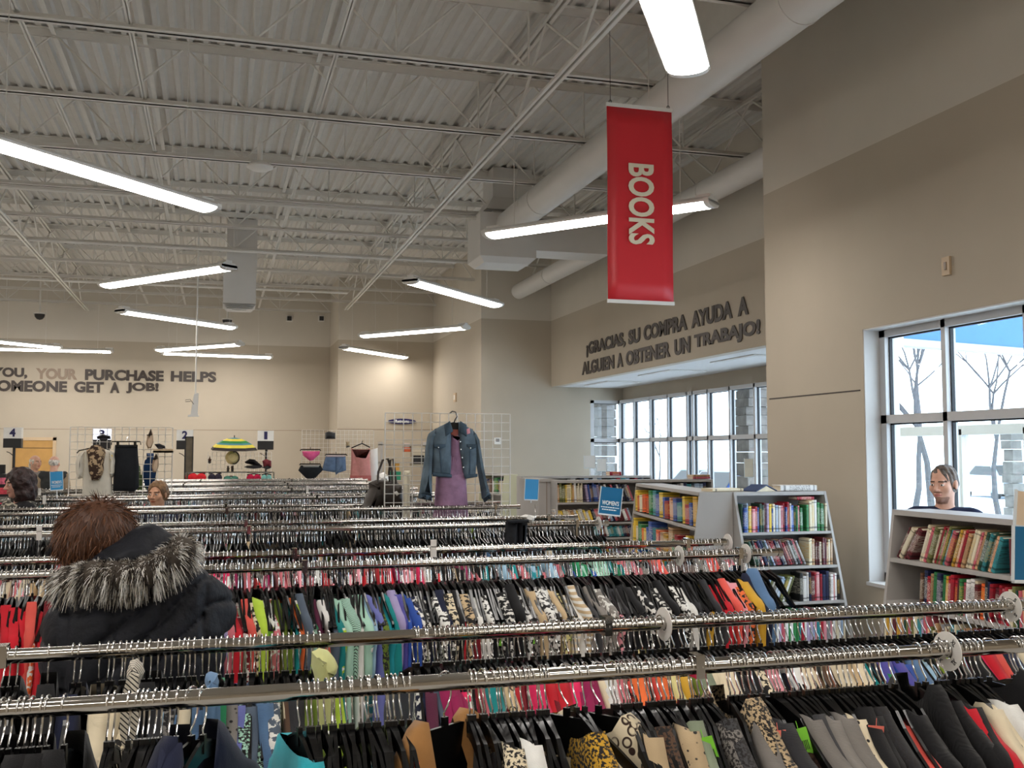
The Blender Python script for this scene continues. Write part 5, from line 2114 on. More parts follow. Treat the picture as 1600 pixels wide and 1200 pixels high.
t = thing('denim_jacket', 'cropped blue denim jacket hung open on the large wire grid', 'jacket', (0, 0, 0))
puff('front_panel', jl([(673, 682), (680, 671), (692, 664), (701, 659), (704, 668), (705, 700), (704, 743), (674, 741), (674, 712)]), JY, 0.05, den, t, seed=1, wob=0.003)
puff('front_panel', jl([(744, 682), (738, 671), (727, 665), (717, 659), (716, 672), (717, 700), (724, 746), (743, 743), (745, 712)]), JY, 0.05, den, t, seed=2, wob=0.003)
puff('sleeve', jl([(681, 671), (671, 677), (668, 690), (662, 730), (656, 772), (675, 776), (676, 735), (676, 700)]), JY + 0.02, 0.07, den, t, seed=3, wob=0.003)
puff('sleeve', jl([(738, 671), (746, 678), (751, 695), (757, 730), (766, 773), (755, 780), (749, 745), (742, 705)]), JY + 0.02, 0.07, den, t, seed=4, wob=0.003)
puff('cuff', jl([(656, 770), (655, 779), (675, 783), (676, 774)]), JY + 0.015, 0.08, den2, t)
puff('cuff', jl([(755, 777), (766, 770), (768, 778), (758, 785)]), JY + 0.015, 0.08, den2, t)
puff('collar', jl([(701, 658), (692, 664), (694, 682), (706, 674)]), JY - 0.05, 0.018, den2, t)
puff('collar', jl([(717, 658), (727, 664), (727, 682), (716, 676)]), JY - 0.05, 0.018, den2, t)
for a in ([(675, 694), (694, 694), (694, 698), (685, 702), (676, 699)], [(727, 694), (743, 694), (743, 699), (735, 702), (727, 698)]):
    puff('pocket_flap', jl(a), JY - 0.05, 0.012, den2, t)
puff('waistband', jl([(674, 738), (704, 741), (704, 746), (674, 744)]), JY - 0.045, 0.014, den2, t)
puff('waistband', jl([(723, 742), (744, 740), (744, 745), (725, 748)]), JY - 0.045, 0.014, den2, t)
for px, py in ((685, 699), (735, 700), (719, 690), (720, 702), (722, 715), (724, 730)):
    c = aty(px, py, JY - 0.06)
    m = MB()
    m.ellipsoid((c.x, c.y, c.z), (0.008, 0.004, 0.008), 8, 5)
    m.build('button', M['chrome'], t)
for a in ([(684, 703), (687, 703), (690, 738), (687, 738)], [(731, 703), (734, 703), (733, 741), (730, 741)]):
    puff('seam', jl(a), JY - 0.048, 0.006, den2, t)
puff('price_tag', jl([(726, 671), (731, 669), (732, 677), (727, 679)]), JY - 0.06, 0.003, mat('pink_tag_card', (236, 160, 170), 0.6), t)
# dress under the jacket
t = thing('dress', 'dusty purple draped dress hanging inside the denim jacket', 'dress', (0, 0, 0))
pur = cloth('dusty_purple_satin', (156, 120, 146), var=0.2)
puff('bodice', outline([(704, 676), (712, 684), (717, 678), (722, 720), (726, 748), (700, 748), (702, 715)], JY + 0.03), JY + 0.03, 0.05, pur, t, seed=5, wob=0.004)
puff('skirt', outline([(682, 735), (727, 735), (731, 790), (733, 832), (674, 832), (679, 790)], JY + 0.05), JY + 0.05, 0.08, pur, t, seed=6, wob=0.006)
for k in range(6):
    x = 703 + k * 3.2
    puff('fold', outline([(x, 712 + 2 * k), (x + 3, 712 + 2 * k), (x + 2 - 2 * k, 745), (x - 1 - 2 * k, 745)], JY - 0.01), JY - 0.01, 0.012, pur, t)
puff('neck_trim', outline([(703, 671), (716, 671), (716, 679), (711, 682), (704, 679)], JY - 0.02), JY - 0.02, 0.01, mat('red_brown_trim', (150, 76, 62), 0.7), t)
t = thing('clothes_hanger', 'black hanger with chrome hook holding the denim jacket', 'hanger', (0, 0, 0))
c = aty(709, 662, JY + 0.02)
m = MB()
m.bar((c.x - 0.16, c.y, c.z - 0.06), (c.x, c.y, c.z), 0.012, 0.03)
m.bar((c.x + 0.16, c.y, c.z - 0.06), (c.x, c.y, c.z), 0.012, 0.03)
m.box((c.x - 0.05, c.y - 0.008, c.z - 0.06), (c.x + 0.05, c.y + 0.008, c.z + 0.01))
m.build('arms', M['hanger_black'], t)
m = MB()
m.tube([(c.x, c.y, c.z), (c.x + 0.01, c.y, c.z + 0.03), (c.x + 0.035, c.y + 0.03, c.z + 0.06), (c.x + 0.035, c.y + 0.08, c.z + 0.10), (c.x + 0.02, c.y + 0.14, c.z + 0.11), (c.x + 0.01, c.y + 0.2, c.z + 0.095)], 0.006, 7)
m.build('hook', M['hanger_black'], t, smooth=True)
# brown handbag hung on the grid
BY = 8.72
brown = mat('dark_brown_leather', (52, 43, 36), 0.5, var=0.25, scale=7, bump=0.3)
t = thing('handbag', 'dark brown leather handbag hung on the left part of the large grid', 'bag', (0, 0, 0))
puff('body', outline([(578, 754), (590, 750), (622, 752), (630, 760), (632, 795), (566, 797), (572, 780), (579, 765)], BY), BY + 0.05, 0.13, brown, t, seed=7, wob=0.004)
for dx, dy in ((0, 0), (12, 2)):
    m = MB()
    pts = [aty(590 + dx * 1.6, 757, BY - 0.05 + dx * 0.006), aty(591 + dx * 1.4, 738, BY), aty(598 + dx, 719, BY), aty(606 + dx * 0.7, 717, BY), aty(612 + dx * 0.4, 735, BY), aty(613 + dx * 0.5, 756, BY - 0.04)]
    m.tube(pts, 0.010, 7)
    m.build('handle', brown, t, smooth=True)
puff('label', outline([(616, 769), (620, 767), (624, 772), (620, 775)], BY - 0.09), BY - 0.085, 0.003, M['white_plastic'], t)
m = MB()
c = aty(598, 764, BY - 0.1)
m.bar((c.x - 0.01, c.y, c.z + 0.01), (c.x + 0.03, c.y, c.z - 0.16), 0.012, 0.006)
m.build('strap', brown, t)
SY = 8.66
puff_o = puff('scarf', outline([(630, 740), (633, 735), (640, 735), (642, 742), (641, 780), (642, 842), (628, 842), (629, 790)], SY), SY, 0.05, cloth('cream_knit_wool', (222, 214, 192)), None, seed=8, wob=0.004)
tag(puff_o, 'long cream scarf hanging straight down behind the large grid', 'scarf')

# left grid with white blouse, scarf, skirt and flat shoes
QY = 11.75
wire_grid('white wire grid with the white blouse on the left', aty(110, 667, QY).x, aty(270, 667, QY).x, QY, 1.2, aty(110, 667, QY).z)
QF = QY - 0.1
t = thing('blouse', 'off-white puff-sleeved blouse hung on the left wire grid', 'blouse', (0, 0, 0))
ow = cloth('off_white_cotton', (226, 220, 206), var=0.06)
puff('bodice', outline([(131, 704), (140, 702), (165, 702), (174, 705), (175, 740), (175, 790), (128, 790), (129, 740)], QF), QF, 0.06, ow, t, seed=9, wob=0.003)
puff('sleeve', outline([(134, 704), (124, 708), (118, 722), (118, 738), (122, 748), (130, 747), (133, 730)], QF), QF, 0.08, ow, t, seed=10, wob=0.003)
puff('sleeve', outline([(170, 704), (178, 707), (182, 720), (181, 738), (175, 747), (171, 742), (170, 725)], QF), QF, 0.08, ow, t, seed=11, wob=0.003)
m = MB()
for k in range(5):
    c = aty(150 + (k - 2) * 6, 765, QF - 0.062)
    m.bar((c.x, c.y, c.z - 0.12), (c.x, c.y, c.z + 0.1), 0.004, 0.004)
m.build('pleat', ow, t)
puff('price_tag', outline([(172, 711), (176, 711), (176, 719), (172, 719)], QF - 0.07), QF - 0.075, 0.003, mat('yellow_tag_card', (226, 190, 60), 0.6), t)
puff_o = puff('scarf', outline([(135, 704), (144, 696), (155, 695), (163, 700), (166, 708), (162, 725), (161, 742), (153, 751), (144, 750), (139, 738), (138, 720)], QF - 0.07), QF - 0.08, 0.05, pattern_mat('brown_animal_print', (62, 42, 30), (190, 164, 130), 26), None, seed=12, wob=0.006)
tag(puff_o, 'brown animal-print scarf looped round the off-white blouse', 'scarf')
t = thing('clothes_hanger', 'dark hanger holding the off-white blouse on the left grid', 'hanger', (0, 0, 0))
m = MB()
m.tube([aty(120, 708, QF + 0.02), aty(124, 704, QF + 0.02), aty(148, 699, QF + 0.02), aty(172, 703, QF + 0.02)], 0.007, 6)
m.build('arms', M['hanger_black'], t)
m = MB()
m.tube([aty(150, 699, QF + 0.02), aty(151, 690, QF + 0.04), aty(153, 687, QF + 0.08)], 0.004, 6)
m.build('hook', M['wire_chrome'], t)
t = thing('skirt', 'long black skirt hung beside the off-white blouse', 'skirt', (0, 0, 0))
bk = cloth('black_crepe', (34, 36, 40), var=0.1)
puff('panel', outline([(180, 696), (215, 696), (217, 730), (217, 762), (210, 768), (176, 768), (178, 730)], QF), QF, 0.06, bk, t, seed=13, wob=0.003)
puff('waistband', outline([(180, 695), (215, 695), (215, 700), (180, 700)], QF - 0.06), QF - 0.055, 0.012, bk, t)
t = thing('clip_hanger', 'black clip hanger holding the long black skirt', 'hanger', (0, 0, 0))
m = MB()
m.tube([aty(174, 695, QF), aty(175, 690, QF), aty(219, 690, QF), aty(220, 695, QF)], 0.007, 6)
m.build('bar', M['hanger_black'], t)
for px in (184, 211):
    m = MB()
    a = aty(px, 691, QF - 0.06)
    m.box((a.x - 0.012, QF - 0.075, a.z - 0.05), (a.x + 0.012, QF + 0.005, a.z + 0.01))
    m.build('clip', M['hanger_black'], t)
m = MB()
m.tube([aty(197, 690, QF), aty(198, 685, QF + 0.03), aty(200, 683, QF + 0.07)], 0.004, 6)
m.build('hook', M['wire_chrome'], t)


def flat_shoe(label, pts, heel, col, Y):
    t = thing('flat_shoe', label, 'shoe', (0, 0, 0), group='shoes on the left grid')
    puff('upper', outline(pts, Y), Y, 0.05, cloth('shoe_' + str(len(bpy.data.materials)), col), t)
    cx = sum(p[0] for p in pts) / len(pts)
    cy = sum(p[1] for p in pts) / len(pts)
    puff('insole', outline([(cx + (p[0] - cx) * 0.6, cy + (p[1] - cy) * 0.62 + 3) for p in pts], Y - 0.05), Y - 0.05, 0.004, cloth('insole_' + str(len(bpy.data.materials)), tuple(min(255, c + 26) for c in col)), t)
    if heel:
        puff('toe_cap', outline([(cx + (p[0] - cx) * 0.7, min(p[1], cy - 8)) for p in pts], Y - 0.045), Y - 0.045, 0.012, cloth('toe_' + str(len(bpy.data.materials)), (58, 46, 38)), t)
    return t


flat_shoe('beige flat shoe with dark toe, upper one on the left grid', [(236, 670), (239, 678), (240, 690), (236, 700), (231, 701), (228, 694), (230, 682)], True, (190, 164, 138), QF)
flat_shoe('beige flat shoe with dark toe, lower one on the left grid', [(244, 708), (248, 716), (248, 728), (244, 738), (239, 738), (237, 730), (239, 718)], True, (190, 164, 138), QF)
flat_shoe('black slipper on the little shelf of the left grid', [(241, 694), (249, 693), (258, 697), (258, 701), (246, 700)], False, (30, 30, 34), QF)
flat_shoe('black slipper lying above the numbered sign on the left grid', [(151, 682), (160, 679), (172, 681), (173, 686), (152, 686)], False, (30, 28, 32), QF)
a, b = aty(240, 703, QF), aty(271, 703, QF)
m = MB()
m.box((a.x, QF - 0.1, a.z - 0.03), (b.x, QF + 0.09, a.z - 0.01))
m.box((a.x, QF - 0.1, a.z - 0.03), (b.x, QF - 0.095, a.z + 0.01))
tag(m.build('grid_shelf', M['beige_plastic']), 'small beige shelf clipped on the right of the left grid', 'shelf')
# blue figure-like garment stack behind the grid
t = thing('display_stand', 'dark blue folded stack behind the right of the left grid', 'stand', (0, 0, 0))
puff('stack', outline([(229, 708), (240, 708), (240, 770), (230, 770)], QY + 0.6), QY + 0.6, 0.2, cloth('deep_blue_cloth', (28, 54, 92)), t)
t = thing('potted_plant', 'leafy green plant behind the left grid, beside the black skirt', 'plant', (aty(224, 730, QY + 1.4).x, QY + 1.4, 0))
pz = aty(224, 735, QY + 1.4).z
m = MB()
m.lathe([(0.0, 0.9), (0.12, 0.9), (0.15, 1.2), (0.13, 1.2), (0.0, 1.18)], 14)
m.build('pot', M['black_plastic'], t, smooth=True)
m = MB()
rr = random.Random(2)
for i in range(26):
    a = rr.uniform(0, 6.28)
    e = Vector((math.cos(a) * rr.uniform(0.05, 0.16), math.sin(a) * 0.1, pz + rr.uniform(-0.1, 0.12)))
    m.bar((0, 0, 1.2), e, 0.028, 0.003)
m.build('leaves', mat('plant_leaves', (86, 104, 60), 0.6), t)

# middle grid: swimwear, shorts, pink top
MY = 18.3
wire_grid('tall white wire grid with the pink top and denim shorts', aty(472, 672, MY).x, aty(584, 672, MY).x, MY, 1.2, aty(472, 672, MY).z, r=0.004)
MF = MY - 0.08


def bar_hanger(label, px0, px1, py, Y):
    t = thing('clip_hanger', label, 'hanger', (0, 0, 0), group='clip hangers on the tall grid')
    m = MB()
    m.tube([aty(px0, py + 2, Y), aty(px0 + 1, py, Y), aty(px1 - 1, py, Y), aty(px1, py + 2, Y)], 0.012, 6)
    m.build('bar', M['hanger_black'], t)
    m = MB()
    c = (px0 + px1) / 2
    m.tube([aty(c, py, Y), aty(c, py - 3, Y + 0.03), aty(c, py - 4, Y + 0.07)], 0.006, 5)
    m.build('hook', M['hanger_black'], t)


bar_hanger('black clip hanger over the pink briefs', 469, 501, 702.5, MF)
tag(puff('briefs', outline([(472, 705), (500, 705), (499, 710), (489, 719), (484, 720), (474, 712)], MF), MF, 0.05, cloth('bright_pink_cotton', (232, 100, 150))), 'bright pink briefs at the top of the tall grid', 'briefs')
bar_hanger('black clip hanger over the black briefs', 468, 501, 725, MF)
t = thing('briefs', 'black high-waisted briefs at the bottom of the tall grid', 'briefs', (0, 0, 0))
puff('body', outline([(470, 727), (501, 727), (505, 734), (490, 750), (481, 750), (466, 735)], MF), MF, 0.06, bk, t)
puff('waist_lining', outline([(473, 727), (499, 727), (498, 730), (474, 730)], MF - 0.05), MF - 0.06, 0.01, cloth('grey_lining', (150, 150, 146)), t)
bar_hanger('black clip hanger over the denim shorts', 508, 542, 710, MF)
t = thing('denim_shorts', 'blue denim shorts on the tall grid', 'shorts', (0, 0, 0))
ds = cloth('blue_denim_cotton', (98, 118, 146), var=0.2)
puff('leg', outline([(509, 713), (525, 713), (526, 736), (522, 738), (503, 735)], MF), MF, 0.06, ds, t)
puff('leg', outline([(524, 713), (540, 713), (541, 735), (529, 739), (525, 742), (523, 736)], MF), MF, 0.06, ds, t)
puff('waistband', outline([(510, 711), (538, 711), (538, 714), (510, 714)], MF - 0.05), MF - 0.055, 0.012, cloth('pale_waistband', (196, 180, 184)), t)
t = thing('tank_top', 'dusty pink sleeveless top at the right of the tall grid', 'top', (0, 0, 0))
pk = cloth('dusty_pink_chiffon', (208, 142, 136), var=0.1)
puff('body', outline([(549, 700), (553, 702), (557, 712), (570, 714), (575, 702), (578, 700), (578, 720), (580, 750), (547, 750), (549, 720)], MF), MF, 0.05, pk, t)
puff('hem', outline([(547, 743), (580, 743), (580, 751), (547, 751)], MF - 0.05), MF - 0.045, 0.01, cloth('rust_pink_hem', (176, 100, 96)), t)
t = thing('clothes_hanger', 'black hanger holding the dusty pink sleeveless top', 'hanger', (0, 0, 0))
m = MB()
m.tube([aty(549, 700, MF), aty(563, 694, MF), aty(566, 693, MF), aty(578, 699, MF)], 0.012, 6)
m.build('arms', M['hanger_black'], t)
m = MB()
m.tube([aty(565, 693, MF), aty(566, 690, MF + 0.04), aty(567, 689, MF + 0.07)], 0.007, 5)
m.build('hook', M['hanger_black'], t)
for pts, col, lab in (([(508, 676), (514, 674), (524, 676), (524, 686), (508, 686)], (176, 150, 116), 'tan sandals high on the tall grid'), ([(541, 690), (546, 690), (547, 698), (541, 700)], (176, 158, 128), 'small tan shoe right of the denim shorts')):
    t = thing('sandal', lab, 'shoe', (0, 0, 0))
    puff('strap', outline(pts, MF), MF, 0.05, cloth('sandal_' + str(pts[0][0]), col), t)
    puff('sole', outline([(p[0], max(p[1], pts[2][1] - 2)) for p in pts], MF - 0.02), MF - 0.02, 0.06, M['black_plastic'], t)
tag(puff('paper_sheet', outline([(579, 703), (590, 700), (591, 752), (579, 752)], MY - 0.02), MY - 0.02, 0.01, M['white_plastic']), 'long white paper sheet hanging right of the tall grid', 'paper')
tag(puff('paper_bag', outline([(588, 742), (600, 738), (607, 744), (607, 753), (588, 753)], 15.2), 15.2, 0.15, M['white_plastic']), 'crumpled white paper bag behind the dark brown handbag', 'bag')

# far grid with hats and shoes, striped umbrella above
FY = 19.4
wire_grid('low white wire grid of hats and shoes under the striped umbrella', aty(325, 706, FY).x, aty(424, 706, FY).x, FY, 1.2, aty(325, 706, FY).z, r=0.004)
FF = FY - 0.1
c = aty(366, 694, FF)
t = thing('umbrella', 'open green, yellow and black striped umbrella on the far grid', 'umbrella', (c.x, c.y, c.z), R(6))
m = MB()
hw = aty(404, 700, FF).x - c.x
rings = [(0.02, 0.12, 0), (0.3, 0.10, 0), (0.5, 0.065, 1), (0.66, 0.03, 2), (0.78, 0.0, 1), (0.92, -0.05, 3), (1.0, -0.10, 3)]
n = 8
V, F, MI = [], [], []
for r_, z, _ in rings:
    for k in range(n):
        a = 2 * PI * (k + 0.5) / n
        V.append((r_ * hw * math.cos(a), r_ * hw * 0.75 * math.sin(a), z + 0.03 * math.sin(a) * r_))
for j in range(len(rings) - 1):
    mm = MB()
for j in range(len(rings) - 1):
    for k in range(n):
        k2 = (k + 1) % n
        F.append((j * n + k, j * n + k2, (j + 1) * n + k2, (j + 1) * n + k))
        MI.append((0, 2, 1, 0, 2, 3)[j])
m.v, m.f, m.mi = V, F, MI
um = [mat('umbrella_blue_green', (70, 130, 140), 0.6), mat('umbrella_green', (40, 130, 60), 0.6), mat('umbrella_yellow', (226, 206, 70), 0.6), mat('umbrella_black', (36, 24, 22), 0.6)]
o = m.build('canopy', um, t)
so = o.modifiers.new('t', 'SOLIDIFY')
so.thickness = 0.004
m = MB()
m.tube([(0, 0, 0.16), (0, 0, -0.28)], 0.01, 6)
m.build('shaft', M['black_metal'], t)
t = thing('hat', 'cream straw hat with black edge on the far grid', 'hat', (aty(365, 715, FF).x, FF, aty(365, 715, FF).z))
m = MB()
m.lathe([(0.0, -0.11), (0.07, -0.1), (0.085, -0.05), (0.09, 0.0), (0.125, 0.02)], 18, (-0.02, 0, 0), axis='y')
m.build('crown', mat('cream_straw', (214, 196, 142), 0.8), t, smooth=True)
m = MB()
m.tube([(0.10 * math.cos(a) + 0.0, 0.01, 0.115 * math.sin(a)) for a in [R(-100 + 20 * i) for i in range(11)]], 0.012, 6)
m.build('edge', M['black_plastic'], t)
for pts, col, lab, cat in (([(382, 722), (390, 717), (398, 718), (404, 723), (410, 728), (404, 730), (396, 727), (384, 724)], (30, 28, 30), 'black cap on the far grid, right of the straw hat', 'cap'), ([(410, 720), (416, 717), (424, 720), (424, 730), (412, 731)], (110, 46, 52), 'dark red cap at the right of the far grid', 'cap'), ([(325, 720), (328, 712), (330, 722), (326, 723)], (70, 50, 40), 'brown shoe at the left of the far grid', 'shoe'), ([(354, 736), (355, 728), (358, 728), (358, 737)], (70, 64, 56), 'left boot of the low pair under the straw hat', 'boot'), ([(361, 736), (361, 728), (365, 727), (365, 737)], (70, 60, 50), 'right boot of the low pair under the straw hat', 'boot')):
    t = thing(cat, lab, cat, (0, 0, 0))
    puff('upper', outline(pts, FF), FF, 0.09, cloth(cat + '_' + str(pts[0][0]), col), t)
    lo = max(p[1] for p in pts)
    puff('brim' if cat == 'cap' else 'sole', outline([(min(p[0] for p in pts), lo - 1.5), (max(p[0] for p in pts), lo - 1.5), (max(p[0] for p in pts), lo + 0.5), (min(p[0] for p in pts), lo + 0.5)], FF - 0.05), FF - 0.03, 0.08, M['black_plastic'], t)
for x0, x1, y0, y1, col, lab in ((295, 321, 738, 750, (214, 44, 52), 'bright red bra, left end of the bra row under the umbrella'), (326, 346, 738, 751, (52, 46, 58), 'dark bra, next to the bright red one under the umbrella'), (350, 372, 744, 752, (70, 120, 104), 'dark green bra in the middle of the bra row'), (386, 407, 740, 751, (176, 30, 66), 'crimson bra in the bra row'), (409, 424, 740, 752, (120, 178, 172), 'pale teal bra at the right end of the bra row')):
    t = thing('bra', lab, 'bra', (0, 0, 0), group='bras on the far rail')
    mt = cloth('bra_' + str(x0), col)
    w = (x1 - x0) / 2
    for k in (0, 1):
        c = aty(x0 + w * (k + 0.5), (y0 + y1) / 2 + 2, 18.9)
        m = MB()
        m.ellipsoid((c.x, 18.9, c.z), (w * 0.0066, 0.05, 0.075), 12, 8)
        m.build('cup', mt, t, smooth=True)
    m = MB()
    m.tube([aty(x0, y0 + 2, 18.9), aty(x0 + w, y0, 18.9), aty(x1, y0 + 2, 18.9)], 0.012, 6)
    m.build('hanger_bar', M['hanger_black'], t)
m = MB()
a, b = aty(290, 738, 18.95), aty(428, 738, 18.95)
t = thing('display_rail', 'thin rail carrying the row of bras before the far grid', 'rail', (0, 0, 0))
m.tube([a, b], 0.012, 8)
m.build('bar', M['chrome'], t)
m = MB()
for q in (a, b):
    m.tube([(q.x, q.y, 0), (q.x, q.y, q.z)], 0.014, 8)
m.build('post', M['chrome'], t)

# black trousers turned outward and a white cloth on the third rack
t = thing('trousers', 'black trousers facing out at the right part of the third rack', 'trousers', (0, 0, 0))
puff('leg', outline([(791, 816), (808, 813), (808, 900), (786, 900)], 5.98), 5.98, 0.06, bk, t)
puff('leg', outline([(807, 813), (823, 815), (822, 840), (818, 900), (806, 900)], 5.98), 5.98, 0.06, bk, t)
puff('waistband', outline([(790, 812), (824, 811), (825, 816), (790, 817)], 5.95), 5.93, 0.03, bk, t)
tag(puff('cloth', outline([(813, 807), (822, 804), (835, 806), (834, 813), (829, 817), (824, 813)], 6.1), 6.1, 0.05, M['white_plastic']), 'small crumpled white cloth lying over the third rack rail', 'cloth')
# shoulders that stand up above the second rail's hangers
for nm, lab, pts, mt in (('blouse', 'cream pin-striped blouse shoulder rising above the second rail hangers, left part', [(203, 1034), (213, 1031), (222, 1038), (225, 1050), (220, 1062), (213, 1085), (211, 1180), (196, 1180), (198, 1070), (198, 1050)], FAB['pin']), ('blouse', 'pale lime draped blouse bulging out between the two nearest rails', [(488, 1020), (500, 1014), (513, 1018), (524, 1030), (529, 1042), (526, 1052), (516, 1060), (513, 1075), (514, 1180), (496, 1180), (495, 1072), (487, 1040)], FAB['plain']), ('shirt', 'faded denim blue shirt shoulder rising above the second rail hangers', [(322, 1055), (330, 1051), (340, 1054), (342, 1066), (338, 1082), (339, 1180), (323, 1180), (324, 1080), (320, 1066)], FAB['plain'])):
    o = puff(nm, outline(pts, 2.40), 2.40, 0.05, mt, None, seed=len(pts), wob=0.001)
    o.color = lin({'pin': (214, 206, 190), 'lime': (212, 214, 148), 'denim': (104, 136, 172)}['pin' if 'pin' in lab else ('lime' if 'lime' in lab else 'denim')])
    tag(o, lab, nm, 'clothes on the second rail')
# fringe of the checkout area
t = thing('counter', 'black checkout counter with red and pink packets at the far left', 'counter', (0, 0, 0))
q = aty(-4, 741, 16)
w = aty(16, 741, 16).x
m = MB()
m.box((q.x - 0.8, 16, 0), (w, 16.6, q.z))
m.build('carcass', M['black_plastic'], t)
for k in range(3):
    m = MB()
    z = q.z - 0.09 - k * 0.14
    m.box((q.x - 0.7, 15.97, z - 0.05), (w - 0.03, 16.0, z + 0.04))
    m.build('packet_row', mat('packet_' + str(k), ((206, 96, 120), (200, 60, 76), (206, 50, 84))[k], 0.5, var=0.4, scale=30), t)
t = thing('monitor', 'dark monitor on the far-left checkout counter', 'monitor', (0, 0, 0))
a, b = aty(-6, 726, 16.3), aty(8, 740, 16.3)
m = MB()
m.box((a.x, 16.28, b.z), (b.x, 16.33, a.z))
m.build('screen', M['black_plastic'], t)
m = MB()
m.box(((a.x + b.x) / 2 - 0.03, 16.3, q.z), ((a.x + b.x) / 2 + 0.03, 16.34, b.z))
m.build('stand', M['black_metal'], t)
# goods behind the large grid
t = thing('shelf_unit', 'grey shelf unit of small goods behind the large grid', 'shelf', (0, 0, 0))
m = MB()
a, b = aty(594, 700, 21), aty(668, 700, 21)
for z in (1.3, 1.68, 2.05):
    m.box((a.x, 20.9, z - 0.02), (b.x, 21.3, z))
m.build('board', M['case'], t)
m = MB()
for x in (a.x, b.x - 0.04):
    m.box((x, 20.9, 0), (x + 0.04, 21.3, 2.1))
m.build('upright', M['case'], t)
for x0, x1, y0, y1, col, lab in ((632, 640, 692, 700, (216, 200, 190), 'pale box on the shelf unit behind the large grid'), (632, 641, 699, 706, (206, 92, 44), 'orange box on the shelf unit behind the large grid'), (616, 624, 724, 735, (214, 160, 70), 'golden jar box on the shelf unit behind the large grid'), (609, 626, 737, 750, (30, 140, 104), 'green box low on the shelf unit behind the large grid'), (643, 664, 697, 706, (216, 206, 184), 'cream box on the shelf unit behind the large grid')):
    p, q2 = aty(x0, y0, 20.95), aty(x1, y1, 20.95)
    m = MB()
    m.box((p.x, 20.95, q2.z), (q2.x, 21.15, p.z))
    m.box((p.x - 0.004, 20.946, p.z - 0.03), (q2.x + 0.004, 21.154, p.z))
    tag(m.build('box', mat('box_' + str(x0) + str(y0), col, 0.5)), lab, 'box')
t = thing('toaster_oven', 'small cream oven with dark window left of the denim sleeve', 'oven', (0, 0, 0))
p, q2 = aty(644, 707, 20.95), aty(664, 728, 20.95)
m = MB()
m.box((p.x, 20.97, q2.z), (q2.x, 21.2, p.z))
m.build('body', mat('oven_cream', (206, 196, 172), 0.4), t)
m = MB()
m.box((p.x + 0.03, 20.95, q2.z + 0.04), (q2.x - 0.02, 20.97, p.z - 0.06))
m.build('door', M['black_plastic'], t)
print('books', NBOOK[0])

# ================================================================== PEOPLE
def axis(segs):
    """grid axis from (start, end, step) pieces"""
    out = []
    for a, b, s in segs:
        n = max(1, int(round((b - a) / s)))
        out.extend(np.linspace(a, b, n, endpoint=False))
    out.append(segs[-1][1])
    return np.array(out, dtype=np.float32)


